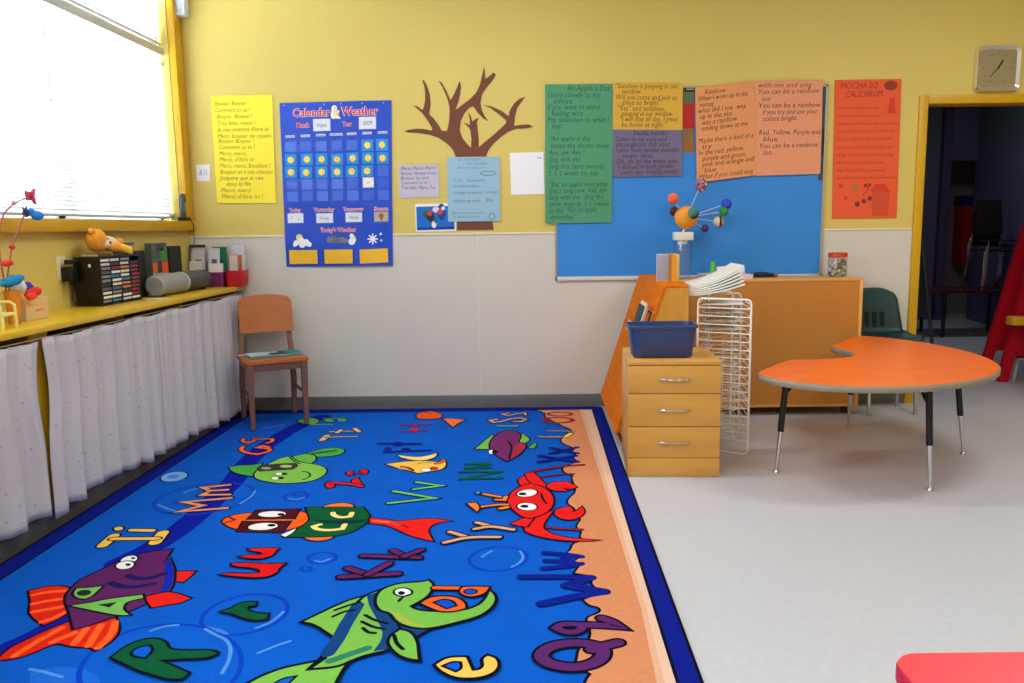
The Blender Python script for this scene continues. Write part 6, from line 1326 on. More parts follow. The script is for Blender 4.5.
for s in (-.055, 0.0, .055):
    b = MB(); b.box((s, .2165, .625), (.030, .004, .105), 0, Matrix.Rotation(math.radians(-9), 4, 'X'), .001); b.build('slot', paint((4, 22, 22)), gc, 0)
for s in (-1, 1):
    b = MB(); b.tube([(s*.165, -.085, .008), (s*.160, -.070, .30), (s*.158, -.055, .495), (s*.150, -.01, .506)], .0115, 0, 10); lg = b.build('leg', M_chrome, gc)
    b = MB(); b.lathe([(.016, 0), (.018, .004), (.016, .022), (.012, .026)], (s*.165, -.085, 0), 0, 12); b.build('foot', M_steel, lg)
    b = MB(); b.tube([(s*.180, .195, .008), (s*.170, .175, .20), (s*.155, .12, .495), (s*.150, .05, .506)], .0115, 0, 10); lg = b.build('leg', M_chrome, gc)
    b = MB(); b.lathe([(.016, 0), (.018, .004), (.016, .022), (.012, .026)], (s*.180, .195, 0), 0, 12); b.build('foot', M_steel, lg)
    b = MB(); b.tube([(s*.150, -.01, .506), (s*.150, .05, .506)], .0105, 0, 8); b.build('rail', M_chrome, gc)

# ------------------------------------------------------------------ things on the counter
def side(X_, pts): return pts
# outlet and plug on the left wall
ot = thing('wall_outlet', 'pale wall outlet with a black plug, left of the cassette rack', 'outlet', (LW, -1.60, 1.12))
b = MB(); b.box((LW+.003, -1.600, 1.118), (.006, .078, .125), 0, None, .002); b.build('cover_plate', paint((214, 206, 172)), ot)
b = MB(); b.box((LW+.012, -1.590, 1.148), (.014, .034, .03), 0, None, .003); b.build('socket', paint((200, 190, 156)), ot)
b = MB(); b.box((LW+.036, -1.588, 1.085), (.060, .055, .075), 0, None, .006); b.box((LW+.044, -1.585, 1.147), (.05, .03, .024), 0, None, .004)
b.tube([(LW+.04, -1.585, 1.05), (LW+.05, -1.600, 1.00), (LW+.05, -1.605, .95), (LW+.07, -1.595, CT+.006), (LW+.12, -1.575, CT+.006)], .0032, 0, 6)
shape('power_adapter', b, M_black, 'black power adapter with a looping cord plugged in beside the cassette rack', 'adapter')

# cassette rack
KX0, KX1, KY0, KY1, KZ1 = -2.410, -2.272, -1.552, -1.128, CT+.258
rk = thing('cassette_rack', 'black cassette rack filled with cassettes on the yellow counter', 'rack', ((KX0+KX1)/2, (KY0+KY1)/2, CT))
b = MB(); b.bx(KX0, KX1, KY0, KY0+.008, CT, KZ1, 0, .001); b.bx(KX0, KX1, KY1-.008, KY1, CT, KZ1, 0, .001); b.bx(KX0, KX1, KY0+.008, KY1-.008, KZ1-.008, KZ1); b.bx(KX0, KX1, KY0+.008, KY1-.008, CT, CT+.008); b.bx(KX0, KX0+.006, KY0+.008, KY1-.008, CT+.008, KZ1-.008)
b.build('case', mat('rack_black', (17, 16, 16), rough=.35), rk)
for k in range(1, 4):
    y = KY0+(KY1-KY0)*k/4; b = MB(); b.bx(KX0+.006, KX1-.004, y-.002, y+.002, CT+.008, KZ1-.008); b.build('divider', M_black, rk)
b = MB(); b.ball((KX1-.055, KY0-.001, KZ1-.045), (.008, .002, .010), 0, 8, 6); b.build('sticker', paint((230, 230, 224)), rk)
pal = [(226, 226, 220), (206, 206, 204), (60, 60, 66), (132, 132, 138), (84, 96, 120), (196, 120, 90), (150, 34, 52), (58, 128, 150), (222, 214, 196), (120, 60, 70), (100, 104, 96)]
COLN = ['nearest the outlet', 'second from the outlet', 'third from the outlet', 'farthest from the outlet']
ROWN = ['top', 'second', 'third', 'fourth', 'fifth', 'sixth', 'seventh', 'eighth', 'ninth', 'tenth', 'bottom']
grid = ["W3.W334W3.", "", ""]
layout = ["08323325008", "23671832382", "2858755.313", "c.669966960"]
layout = [list("08343324003"), list("12607084307"), list("31580755201"), list(".2696969668")]
rc = random.Random(11)
for c_ in range(4):
    for r_ in range(11):
        ch = layout[c_][r_]
        if ch == '.': continue
        y0 = KY0+(KY1-KY0)*c_/4+(.010 if c_ == 0 else .0045); y1 = KY0+(KY1-KY0)*(c_+1)/4-(.010 if c_ == 3 else .0045)
        dz = (KZ1-CT-.020)/11; z1 = KZ1-.010-dz*r_; z0 = z1-dz+.0035
        dx = rc.uniform(-.004, .004)
        cl = pal[int(ch)]
        b = MB(); b.bx(KX0+.012, KX1-.003+dx, y0, y1, z0, z1, 0, .0008); b.bx(KX1-.0031+dx, KX1-.0022+dx, y0+.003, y1-.003, z0+.003, z1-.003, 1)
        shape('cassette', b, [paint((52, 52, 56)), paint(cl)], 'cassette in the %s row of the black rack, in the column %s' % (ROWN[r_], COLN[c_]), 'cassette', 'cassettes in the black rack', 0)

# things on the rack
b = MB(); b.box((-2.345, -1.44, KZ1+.008), (.09, .15, .016), 0, .03, .002); b.box((-2.345, -1.44, KZ1+.008), (.086, .152, .010), 1, .03)
shape('brown_book', b, [paint((120, 80, 40)), paint((206, 190, 150))], 'brown book lying on the cassette rack under the plush toy', 'book', smooth=0)
b = MB()
for k in range(4): b.box((-2.345+rc.uniform(-.004, .004), -1.152, KZ1+.010+.017*k), (.085, .072, .0155), k % 2, rc.uniform(-.05, .05), .001)
shape('cassette_pile', b, [paint((150, 150, 152)), paint((96, 96, 100))], 'small grey pile of cassette boxes at the end of the rack top', 'box', smooth=0)
pt = thing('plush_toy', 'orange and yellow plush toy lying along the top of the cassette rack', 'toy', (-2.33, -1.30, KZ1))
M_pl = mat('orange_plush', (226, 150, 48), rough=.95, noise=(40, .12), bump=(160, .8)); M_pl2 = mat('yellow_plush', (236, 186, 56), rough=.95, bump=(160, .8)); M_pw = mat('pale_plush', (226, 206, 172), rough=.95, bump=(160, .8))
HZ = KZ1+.0185
b = MB(); b.ball((-2.33, -1.455, HZ+.066), (.052, .058, .062), 0, 18, 12); b.ball((-2.300, -1.438, HZ+.050), (.032, .034, .028), 1, 12, 8); b.ball((-2.33, -1.500, HZ+.115), .018, 0, 10, 8); b.ball((-2.345, -1.405, HZ+.112), .018, 0, 10, 8)
b.ball((-2.288, -1.452, HZ+.075), .006, 2, 8, 6); b.ball((-2.286, -1.424, HZ+.072), .006, 2, 8, 6); b.ball((-2.268, -1.436, HZ+.055), .007, 2, 8, 6)
b.build('head', [M_pl, M_pw, M_black], pt)
b = MB(); b.ball((-2.335, -1.335, HZ+.046), (.044, .095, .042), 0, 18, 12, Matrix.Rotation(-.15, 4, 'X')); b.build('body', M_pw, pt)
for (p, q, m_) in (((-2.315, -1.39, HZ+.03), (-2.290, -1.33, HZ+.028), M_pl), ((-2.32, -1.28, HZ+.03), (-2.285, -1.215, KZ1+.028), M_pl2), ((-2.345, -1.265, HZ+.045), (-2.335, -1.215, HZ+.055), M_pl), ((-2.36, -1.39, HZ+.04), (-2.375, -1.33, HZ+.028), M_pl)):
    b = MB(); p = Vector(p); q = Vector(q); b.tube([p, p.lerp(q, .3), p.lerp(q, .6), p.lerp(q, .85), q], [.015, .024, .026, .024, .010], 0, 12); b.ball(q, .024, 0, 12, 8); b.build('limb', m_, pt)

# tall books and files behind the radio
def upright(name, label, y0, y1, z1, x0, x1, c, c2=None, draw=None):
    b = MB(); b.bx(x0, x1, y0, y1, CT+.0005, z1, 0, .002)
    if c2: b.bx(x1-.0002, x1+.0012, y0+.006, y1-.006, CT+.03, z1-.02, 1)
    ms = [mat('cover_%02x%02x%02x' % c, c, rough=.5)] + ([paint(c2)] if c2 else [])
    if draw: ms += draw(b, y0, y1, z1, x1)
    return shape(name, b, ms, label, 'file' if 'file' in name else 'book', smooth=0)
upright('file_box', 'tall black file box standing at the end of the cassette rack', -1.05, -0.927, CT+.275, -2.41, -2.332, (16, 16, 18))
def splash(b, y0, y1, z1, x1):
    k0 = 2
    for (a0, a1, c0, c1, mi) in ((.04, .28, .05, .62, 2), (.34, .58, .0, .66, 3), (.60, .98, .03, .62, 2), (.02, .50, .68, .86, 4), (.55, .96, .66, .90, 5), (.30, .75, .84, .98, 6)):
        b.bx(x1+.0012, x1+.0024, y0+(y1-y0)*a0, y0+(y1-y0)*a1, CT+(z1-CT)*c0+.002, CT+(z1-CT)*c1, mi)
    return [paint((240, 84, 30)), paint((72, 66, 60)), paint((70, 92, 88)), paint((56, 140, 54)), paint((84, 70, 70))]
upright('picture_book', 'tall orange and green picture book beside the black file box', -0.786, -0.568, CT+.315, -2.40, -2.360, (70, 84, 70), (92, 110, 96), splash)
upright('black_folder', 'black folder standing behind the grey radio', -0.451, -0.27, CT+.290, -2.43, -2.400, (24, 22, 24))

# radio
ra = thing('radio', 'grey rounded radio with dark speaker end lying in front of the tall books', 'radio', (-2.25, -.60, CT))
M_rg = mat('radio_grey', (140, 142, 142), rough=.4); M_rd = mat('radio_dark_mesh', (70, 74, 78), rough=.55, bump=(300, .5))
RY0_, RY1_, RY2_ = [-0.986, -0.647, -0.257]
a0, a1 = Vector((-2.262, RY0_, CT+.066)), Vector((-2.262, RY1_, CT+.066))
b = MB(); b.tube([a0, a0+Vector((0, .012, 0)), a1-Vector((0, .0, 0))], [.050, .064, .064], 0, 28); b.build('body', M_rg, ra, 40)
b = MB(); b.tube([a1, a1+Vector((0, .008, 0)), a1+Vector((0, .016, 0))], [.0655, .067, .0655], 0, 28); b.build('trim_ring', mat('radio_silver', (200, 202, 204), rough=.3), ra, 40)
b = MB(); b.tube([a1+Vector((0, .016, 0)), Vector((a1.x, RY2_-.02, a1.z)), Vector((a1.x, RY2_, a1.z))], [.063, .062, .054], 0, 28); b.build('speaker', M_rd, ra, 40)
for y in (RY0_+.06, RY2_-.08):
    b = MB(); b.bx(-2.30, -2.225, y-.012, y+.012, CT, CT+.012, 0, .002); b.build('foot', M_black, ra)
b = MB(); b.tube([(-2.29, RY0_+.06, CT+.120), (-2.295, RY0_+.08, CT+.130), (-2.295, RY1_-.08, CT+.130), (-2.29, RY1_-.06, CT+.120)], .007, 0, 8); b.build('handle', M_rg, ra)
# disc and case by the rack
b = MB(); b.lathe([(.0075, 0.0005), (.060, 0.0005), (.0605, .0012), (.060, .002), (.0075, .002)], (-2.195, -1.115, CT), 0, 32)
shape('compact_disc', b, mat('disc_white', (214, 218, 220), rough=.25), 'white compact disc lying at the counter edge beside the cassette rack', 'disc')

# baskets with books and papers
def basket(name, label, cx, cy, hx, hy, h, c, g):
    t = thing(name, label, 'basket', (cx, cy, CT), g)
    b = MB(); ls = []
    for (k, z, r) in ((.86, .001, .02), (.90, .006, .024), (1.0, h, .03), (1.04, h+.002, .03), (1.04, h+.008, .03), (.98, h+.008, .03), (.86, .010, .02)):
        ls.append([(cx+p[0], cy+p[1], CT+z) for p in rrect(-hx*k, hx*k, -hy*k, hy*k, r*.8, 4)])
    nn = len(ls[0]); b.add([p for l_ in ls for p in l_], [(r*nn+i, r*nn+(i+1) % nn, (r+1)*nn+(i+1) % nn, (r+1)*nn+i) for r in range(len(ls)-1) for i in range(nn)]+[tuple(reversed(range(nn))), tuple((len(ls)-1)*nn+i for i in range(nn))])
    m_ = mat(name+'_plastic', c, rough=.4); b.build('tub', m_, t, 40)
    b = MB()
    for z in (.3, .5, .7):
        k = .90+.10*z; b.tube([(cx+p[0], cy+p[1], CT+h*z) for p in rrect(-hx*k-.001, hx*k+.001, -hy*k-.001, hy*k+.001, .03*.8, 4)], .0025, 0, 5, True)
    b.build('ribs', m_, t)
basket('purple_basket', 'purple plastic basket of books beside the radio', -2.232, -.105, .074, .080, .095, (122, 38, 112), None)
basket('red_basket', 'red plastic basket of magazines at the end of the counter', -2.092, -.105, .060, .080, .105, (190, 20, 36), None)
def leaf(name, label, c, w, h, rx, rz, cols, cat='book', th=.006):
    """a thin book or sheet standing in a basket: base centre c, tilted back rx about its own bottom edge, turned rz"""
    R = Matrix.Translation(c) @ Matrix.Rotation(rz, 4, 'Z') @ Matrix.Rotation(rx, 4, 'X')
    b = MB(); b.box((0, 0, h/2), (w, th, h), 0, None, .001); vs = []
    for i, (u0, u1, v0, v1) in enumerate(((.08, .92, .06, .94), (.3, .75, .25, .70), (.1, .9, .76, .9))[:len(cols)-1]):
        b.bx(-w/2+w*u0, -w/2+w*u1, -th/2-.0006-.0003*i, -th/2-.0001, h*v0, h*v1, i+1)
    b.v = [R @ v for v in b.v]
    return shape(name, b, [paint(k) for k in cols], label, cat, smooth=0)
zb = CT+.012
leaf('green_book', 'dark green book standing in the purple basket', (-2.222, -.076, zb), .105, .262, math.radians(-3), -.10, [(20, 100, 84), (24, 112, 92), (14, 80, 84)])
leaf('paper_sheaf', 'white and blue papers standing in the purple basket', (-2.250, -.108, zb), .085, .255, math.radians(-4), -.12, [(196, 194, 196), (206, 206, 208), (88, 100, 130)], 'paper')
leaf('white_folder', 'short white folder leaning in front of the green book in the purple basket', (-2.228, -.138, zb), .098, .150, math.radians(-7), .06, [(214, 206, 196), (222, 214, 206)], 'folder')
leaf('magazine', 'white magazine with an orange picture standing in the red basket', (-2.088, -.072, zb), .092, .292, math.radians(-3), .04, [(186, 186, 192), (198, 198, 204), (190, 110, 70)], 'magazine')
leaf('magazine', 'magazine with a pink cover leaning before the white one in the red basket', (-2.108, -.118, zb), .060, .215, math.radians(-4), .12, [(176, 150, 150), (198, 186, 184)], 'magazine')
zb = CT+.0012
leaf('dark_book', 'dark brown book standing in the corner under the window sill', (-2.385, -.045, zb), .11, .290, math.radians(-2), .05, [(52, 46, 36), (74, 62, 40)])
leaf('paper_sheaf', 'grey-white bundle of papers between the speaker end and the purple basket', (-2.365, -.105, zb), .105, .270, math.radians(-5), -.10, [(176, 174, 180), (192, 190, 196), (120, 122, 140)], 'paper')
leaf('paper_sheaf', 'short cream papers behind the speaker end of the radio', (-2.352, -.185, zb), .080, .180, math.radians(-9), .10, [(206, 198, 184), (196, 188, 176)], 'paper')

# phone in the corner of the window sill
ph = thing('cordless_phone', 'grey cordless phone standing in its black base on the window sill', 'phone', (-2.425, -.165, WZ0))
b = MB(); b.box((-2.424, -.125, WZ0+.014), (.048, .105, .028), 0, None, .006); b.box((-2.430, -.088, WZ0+.035), (.026, .028, .06), 0, None, .004); b.build('base', M_black, ph)
b = MB(); b.box((-2.420, -.135, WZ0+.105), (.026, .052, .160), 0, Matrix.Rotation(math.radians(3), 4, 'X'), .008); b.build('handset', mat('phone_grey', (70, 74, 84), rough=.4), ph)
b = MB(); b.box((-2.4065, -.136, WZ0+.150), (.003, .036, .036), 0, Matrix.Rotation(math.radians(3), 4, 'X')); b.build('screen', mat('phone_screen', (40, 66, 72), rough=.15), ph)
b = MB()
for i in range(3):
    for k in range(4): b.box((-2.4070, -.146+.011*i, WZ0+.07+.014*k), (.003, .008, .009), 0, None, .001)
b.build('keys', paint((150, 154, 160)), ph)
b = MB(); b.tube([(-2.400, -.085, WZ0+.02), (-2.392, -.060, WZ0-.03), (-2.392, -.062, 1.22), (-2.41, -.10, 1.15)], .0028, 0, 6); b.build('cord', M_black, ph)

# toys at the near end of the counter
cy0 = -2.319
cp = thing('orange_cup', 'translucent orange cup of craft flowers near the edge of the picture', 'cup', (-2.25, cy0, CT))
b = MB(); b.lathe([(.020, 0), (.023, .003), (.025, .05), (.033, .135), (.036, .142), (.033, .142), (.023, .05), (.020, .006)], (-2.25, cy0, CT), 0, 24); b.build('cup', mat('orange_plastic', (226, 138, 36), rough=.3), cp, 50)
b = MB(); b.tube([(-2.228, cy0+.018, CT+.115), (-2.212, cy0+.028, CT+.100), (-2.214, cy0+.028, CT+.065), (-2.232, cy0+.014, CT+.050)], .004, 0, 8); b.build('handle', mat('orange_plastic', (226, 138, 36)), cp)
def stick(label, pts, parts):
    t = thing('craft_flower', label, 'craft', pts[0])
    b = MB(); b.tube(pts, .0035, 0, 6); b.build('stem', paint((176, 90, 84)), t)
    for nm, mb, ms in parts: mb.build(nm, ms, t)
p1 = [(-2.25, cy0, CT+.012), (-2.25, cy0-.020, CT+.20), (-2.25, cy0+.032, 1.240), (-2.25, cy0+.085, 1.310), (-2.25, cy0+.145, 1.386)]
bead = MB(); bead.ball(p1[2], .012, 0, 12, 8)
bow = MB(); e = Vector(p1[-1]); bow.ball(e+Vector((.006, .078, -.010)), (.018, .040, .022), 0, 14, 10); bow.ball(e+Vector((.0, .045, .004)), (.014, .026, .018), 0, 10, 8); bow.ball(e+Vector((0, .008, 0)), (.014, .018, .018), 1, 10, 8)
for a in (.3, 1.3, 2.2): bow.tube([e, e+Vector((.005, .034*math.cos(a), .034*math.sin(a)))], [.008, .002], 1, 6)
stick('craft flower with a bright blue head and a red bead on its stem', p1, [('bead', bead, paint((206, 66, 66))), ('flower_head', bow, [paint((40, 130, 226)), paint((44, 50, 110))])])
p2 = [(-2.255, cy0-.012, CT+.012), (-2.262, cy0-.036, CT+.29), (-2.262, cy0-.030, 1.31), (-2.26, cy0+.020, 1.385), (-2.25, cy0+.076, 1.428), (-2.25, cy0+.16, 1.450)]
fl = MB(); e = Vector((-2.25, cy0+.195, 1.460)); fl.prism([(-.032, .024), (-.026, -.020), (.010, -.016), (.034, -.034), (.026, .004), (.034, .036), (.006, .018)], -.005, .005, 0, lambda u, v, w: (e.x+w, e.y+u, e.z+v)); fl.ball(e+Vector((.005, -.004, 0)), (.005, .015, .012), 1, 10, 8)
kn = MB(); kn.ball(p2[4], (.009, .012, .013), 0, 10, 8)
stick('craft flower with a dark pink head shaped like a fish tail', p2, [('flower_head', fl, [paint((206, 70, 100)), paint((170, 30, 50))]), ('bud', kn, paint((226, 160, 186)))])
def lump(name, label, c, r, col, seed, M=None, cat='cloth'):
    rr = random.Random(seed); b = MB(); b.ball(c, r, 0, 18, 12, M)
    c = Vector(c); ph_ = [rr.uniform(0, 6) for _ in range(4)]
    b.v = [c+(v-c)*(1+.14*math.sin(9*(v-c).y/max(r)+ph_[0])*math.cos(7*(v-c).z/max(r)+ph_[1])+.08*math.sin(15*(v-c).x/max(r)+ph_[2])) for v in b.v]
    shape(name, b, mat('cloth_%02x%02x%02x' % col, col, rough=.8), label, cat)
b = MB(); b.box((-2.285, -2.155, CT+.050), (.075, .165, .100), 0, None, .003); b.box((-2.247, -2.155, CT+.068), (.0012, .11, .010), 1, None); b.box((-2.247, -2.140, CT+.042), (.0012, .06, .010), 2, None); b.box((-2.285, -2.238, CT+.050), (.068, .0012, .09), 3)
shape('cardboard_box', b, [paint((216, 186, 130)), paint((232, 160, 110)), paint((226, 130, 90)), paint((190, 186, 184))], 'low beige cardboard box with orange print beside the orange cup', 'box', smooth=0)
lump('teal_cloth', 'teal cloth toy draped above the orange cup', (-2.228, -2.345, 1.098), (.020, .075, .024), (24, 132, 178), 1, Matrix.Rotation(.15, 4, 'X'), 'toy')
lump('white_cloth', 'crumpled white cloth between the teal and red toys', (-2.285, -2.225, 1.062), (.034, .034, .036), (214, 216, 226), 2)
lump('red_cloth', 'bright red cloth toy lying on the beige cardboard box', (-2.262, -2.155, CT+.122), (.028, .052, .019), (222, 34, 30), 3, Matrix.Rotation(.2, 4, 'X'), 'toy')
lump('blue_ball', 'dark blue and purple cloth ball behind the bright red toy', (-2.315, -2.105, CT+.136), (.024, .028, .030), (52, 56, 158), 4, None, 'ball')
lump('red_bow', 'orange-red bow hanging beside the orange cup', (-2.222, -2.232, CT+.110), (.013, .030, .016), (234, 72, 30), 5, None, 'bow')
lump('red_bud', 'red craft bud above the teal cloth toy', (-2.22, -2.375, 1.175), (.016, .032, .014), (226, 60, 40), 6, None, 'craft')
tt = thing('toy_chair', 'pale yellow toy chair at the very edge of the picture on the counter', 'toy', (-2.19, -2.49, CT))
M_ty = mat('pale_yellow_toy', (232, 222, 140), rough=.4)
b = MB(); b.bx(-2.225, -2.160, -2.535, -2.435, CT+.050, CT+.062, 0, .004); b.build('seat', M_ty, tt)
b = MB(); b.bx(-2.234, -2.225, -2.535, -2.435, CT+.055, CT+.150, 0, .004); b.build('back', M_ty, tt)
for x in (-2.222, -2.166):
    for y in (-2.528, -2.442):
        b = MB(); b.bx(x-.006, x+.006, y-.006, y+.006, CT, CT+.052, 0, .002); b.build('leg', M_ty, tt)
for y in (-2.530, -2.440):
    b = MB(); b.tube([(-2.23, y, CT+.105), (-2.185, y, CT+.105), (-2.166, y, CT+.092), (-2.166, y, CT+.058)], .006, 0, 8); b.build('arm', M_ty, tt)

# ------------------------------------------------------------------ the dim room beyond the doorway
M_pu = mat('violet_wall', (100, 92, 124), rough=.6); M_te = mat('slate_wall', (88, 100, 108), rough=.6)
b = MB(); b.bx(2.2, 9.2, 5.80, 6.0, 0, 3.1); struct(b.build('wall_hall', mat('beige_wall', (150, 132, 136), rough=.7)))
b = MB(); b.bx(2.2, 5.33, 5.1, 5.25, 0, 2.17, 0); b.bx(2.2, 5.33, 5.1, 5.25, 2.17, 3.1, 1)
b.bx(5.345, 5.455, 5.04, 5.28, 0, 3.1, 2); b.bx(5.455, 5.84, 5.1, 5.25, 2.10, 3.1, 0)
struct(b.build('wall_partition', [M_pu, M_te, mat('plum_post', (84, 66, 104), rough=.6)], None, 0))
b = MB(); d = Vector((5.56-5.80, 3.3-5.1, 0)); 
for z0, z1, mi in ((0, 2.19, 0), (2.19, 3.1, 1)):
    b.box((5.88+d.x*.85, 5.1+d.y*.85, (z0+z1)/2), (.12, d.length*1.75, z1-z0), mi, math.atan2(d.y, d.x)+PI/2)
struct(b.build('wall_side', [M_pu, M_te], None, 0))
b = MB(); b.bx(2.05, 2.2, .15, 7.1, 0, 3.1); struct(b.build('wall_west', M_pu))
b = MB(); b.bx(9.05, 9.2, .15, 7.1, 0, 3.1); b.bx(6.2, 9.2, 0, .15, 0, 3.1); struct(b.build('wall_east', M_pu))
b = MB(); b.bx(2.05, 9.2, 0.15, 7.1, 3.1, 3.25); struct(b.build('ceiling_hall', M_ceil))
# red cupboard in the far opening
rcx = thing('red_cupboard', 'red wall cabinet with a blue top seen through the far opening of the dark room', 'cupboard', (6.03, 5.65, 1.1))
b = MB(); b.bx(5.91, 6.20, 5.5, 5.79, .70, 1.52, 0, .004); b.build('body', mat('red_enamel', (190, 22, 30), rough=.4), rcx)
b = MB(); b.bx(5.90, 6.21, 5.49, 5.79, 1.52, 1.66, 0, .004); b.build('top', mat('blue_enamel', (34, 40, 120), rough=.4), rcx)
b = MB(); b.bx(5.97, 6.02, 5.492, 5.50, 1.30, 1.32, 0, .001); b.build('handle', M_steel, rcx)
b = MB(); pz = Vector((5.745, 4.20, 1.50)); b.box(pz, (.05, .16, .22), 0, math.atan2(d.y, d.x)+PI/2, .006); b.box(pz+Vector((-.03, -.004, .03)), (.01, .10, .08), 1, math.atan2(d.y, d.x)+PI/2)
shape('wall_phone', b, [mat('dark_box', (36, 40, 36), rough=.5), paint((70, 74, 70))], 'small dark box on the violet wall of the next room', 'box')
# dark table with stacked chairs
dt = thing('hall_table', 'dark low table in the next room with chairs stacked on it', 'table', (4.95, 3.6, 0))
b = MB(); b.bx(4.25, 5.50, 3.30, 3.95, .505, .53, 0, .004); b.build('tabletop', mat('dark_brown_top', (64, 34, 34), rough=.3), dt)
for x in (4.62, 5.42):
    for y in (3.36, 3.88):
        b = MB(); b.tube([(x, y, 0), (x, y, .505)], .02, 0, 10); b.build('leg', M_blk, dt)
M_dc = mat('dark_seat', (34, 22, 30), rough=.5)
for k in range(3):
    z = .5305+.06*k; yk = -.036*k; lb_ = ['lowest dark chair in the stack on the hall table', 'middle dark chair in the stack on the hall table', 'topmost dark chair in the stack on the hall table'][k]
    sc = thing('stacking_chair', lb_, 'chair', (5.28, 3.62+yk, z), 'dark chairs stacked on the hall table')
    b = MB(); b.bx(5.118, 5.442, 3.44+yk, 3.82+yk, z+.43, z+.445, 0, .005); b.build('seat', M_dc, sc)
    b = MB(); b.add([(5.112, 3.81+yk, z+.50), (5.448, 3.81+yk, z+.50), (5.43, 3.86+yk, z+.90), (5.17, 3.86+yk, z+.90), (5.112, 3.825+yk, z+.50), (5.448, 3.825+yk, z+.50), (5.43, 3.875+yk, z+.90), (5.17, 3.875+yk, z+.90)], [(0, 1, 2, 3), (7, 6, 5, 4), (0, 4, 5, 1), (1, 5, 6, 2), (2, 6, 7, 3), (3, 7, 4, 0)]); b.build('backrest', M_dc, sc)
    for s, x in ((-1, 5.10), (1, 5.46)):
        b = MB(); b.tube([(x+s*.030, 3.43+yk, z+.001), (x+s*.008, 3.46+yk, z+.43), (x, 3.60+yk, z+.435)], .011, 0, 8); b.build('leg', M_chrome, sc)
        b = MB(); b.tube([(x+s*.030, 3.88+yk, z+.001), (x+s*.008, 3.82+yk, z+.40), (x-s*-.004, 3.83+yk, z+.52)], .011, 0, 8); b.build('leg', M_chrome, sc)
# dark easel near the left jamb
ea = thing('dark_easel', 'dark easel board just inside the doorway of the next room', 'easel', (3.55, 1.6, 0))
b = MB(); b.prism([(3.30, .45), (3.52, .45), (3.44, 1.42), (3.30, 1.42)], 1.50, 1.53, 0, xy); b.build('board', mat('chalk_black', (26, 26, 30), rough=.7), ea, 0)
for xa, xb, y in ((3.62, 3.42, 1.49), (3.24, 3.32, 1.49), (3.45, 3.38, 1.95)):
    b = MB(); b.tube([(xa, y, 0), (xb, 1.52 if y < 1.6 else 1.56, 1.40)], .016, 0, 8); b.build('leg', mat('grey_blue_leg', (52, 62, 70), rough=.5), ea)
# red play easel and white stool just past the door
rs_ = thing('red_play_easel', 'red plastic easel with a yellow bar leaning just past the doorway', 'easel', (4.1, .85, 0))
M_rp = mat('red_play_plastic', (196, 16, 34), rough=.4)
for y, s in ((.72, 1), (1.02, -1)):
    b = MB(); b.prism([(3.775, .0), (4.06, 1.36), (4.35, 1.36), (4.58, 0), (4.50, 0), (4.45, .215), (3.90, .215), (3.85, 0)], y, y+.05, 0, xy)
    b.v = [Vector((v.x, v.y + s*.05*v.z, v.z)) for v in b.v]; b.build('side_panel', M_rp, rs_, 0)
b = MB(); b.bx(3.795, 4.52, .62, .73, .475, .545, 0, .012); b.build('tray', mat('yellow_play_plastic', (226, 170, 30), rough=.4), rs_)
ws = thing('step_stool', 'white step stool on the floor beside the red easel', 'stool', (4.13, .89, 0))
M_ws = mat('white_plastic', (214, 214, 216), rough=.4)
b = MB(); b.bx(3.96, 4.30, .80, .98, .165, .185, 0, .006); b.build('top', M_ws, ws)
for x in (3.97, 4.29):
    s = 1 if x > 4.1 else -1
    b = MB(); b.prism([(x-.012+s*.02, 0), (x+.012+s*.02, 0), (x+.012, .166), (x-.012, .166)], .81, .85, 0, xy); b.prism([(x-.012+s*.02, 0), (x+.012+s*.02, 0), (x+.012, .166), (x-.012, .166)], .93, .97, 0, xy); b.prism([(x-.012+s*.01, .08), (x+.012+s*.01, .08), (x+.012, .166), (x-.012, .166)], .85, .93, 0, xy)
    b.build('leg', M_ws, ws, 0)

P1, P2, PC, PH, PW, EXPO = 900, 120, 36, 15, 1.0, -0.25
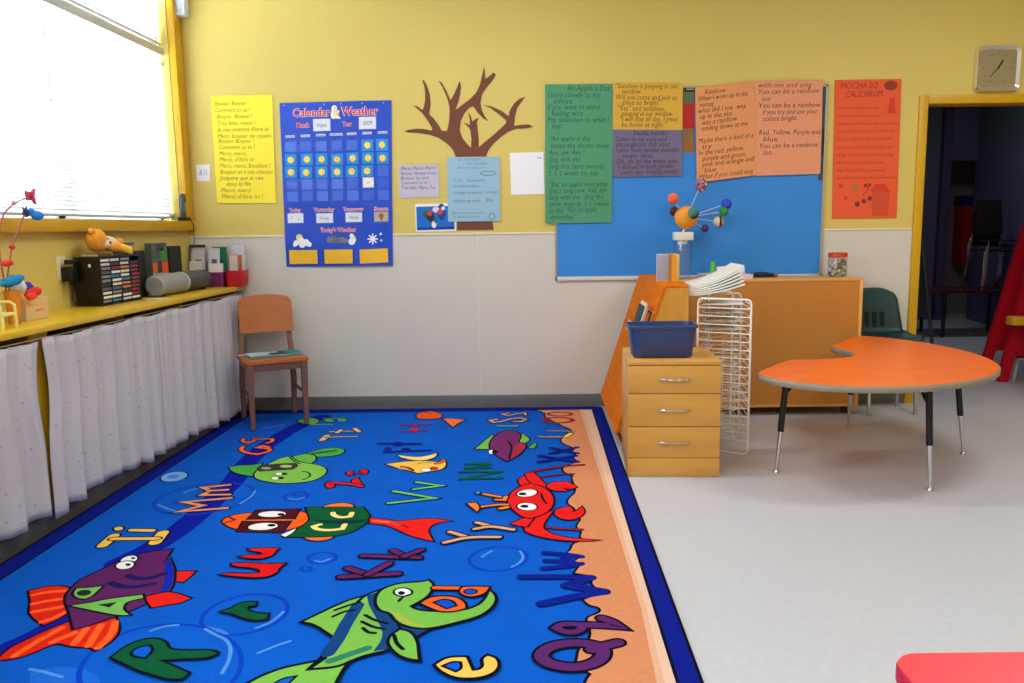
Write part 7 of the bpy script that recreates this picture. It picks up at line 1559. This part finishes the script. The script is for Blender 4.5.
# ------ light
def area(name, loc, rot, sx, sy, power, col=(1, 1, 1), spread=180):
    l_ = bpy.data.lights.new(name, 'AREA'); l_.shape = 'RECTANGLE'; l_.size = sx; l_.size_y = sy; l_.energy = power; l_.color = col
    l_.spread = math.radians(spread)
    o = bpy.data.objects.new(name, l_); COL.objects.link(o); o.location = loc; o.rotation_euler = rot; return o
R90 = (0, -PI/2, 0)
for i, (ya_, yb_, pw) in enumerate(((-.13, -2.80, P1), (-2.95, -5.60, P2), (-5.75, -8.60, P2))):
    area('daylight', (LW-.75, (ya_+yb_)/2, 2.25), R90, 2.0, 2.9, pw, (.86, .94, 1.0))
for (x, y) in ((-.4, -1.7), (2.8, -1.9), (-.4, -4.6), (2.8, -4.6), (-.4, -7.4), (2.8, -7.4)):
    area('ceiling_lamp', (x, y, 3.085), (0, 0, 0), 1.2, .3, PC, (.97, .98, 1.0))
area('hall_fill', (4.3, 2.9, 3.05), (0, 0, 0), 1.0, .6, PH, (.86, .90, 1.0))  # added fill light, no known fixture; keeps the next room from going black
w = bpy.data.worlds.new('sky'); bpy.context.scene.world = w; w.use_nodes = True
w.node_tree.nodes['Background'].inputs[0].default_value = (.86, .93, 1.0, 1); w.node_tree.nodes['Background'].inputs[1].default_value = PW

# ------------------------------------------------------------------ camera
cd = bpy.data.cameras.new('camera'); cam = bpy.data.objects.new('camera', cd); COL.objects.link(cam)
cd.sensor_width = 36.0; cd.lens = 28.5557; cd.shift_x = -0.02371; cd.clip_start = .05
rx, ux, fx = Vector((0.999934, -0.001129, -0.011402)), Vector((0.011448, 0.139728, 0.990124)), Vector((-0.000475, 0.990189, -0.139732))
cam.matrix_world = Matrix(((rx.x, ux.x, -fx.x, 0), (rx.y, ux.y, -fx.y, -5.8025), (rx.z, ux.z, -fx.z, 1.30), (0, 0, 0, 1)))
sc = bpy.context.scene; sc.camera = cam
sc.view_settings.view_transform = 'Standard'; sc.view_settings.look = 'None'; sc.view_settings.gamma = 1.0; sc.view_settings.use_curve_mapping = False
sc.view_settings.exposure = EXPO
sc.cycles.max_bounces = 10; sc.cycles.diffuse_bounces = 6; sc.cycles.transparent_max_bounces = 24; sc.cycles.sample_clamp_indirect = 6.0
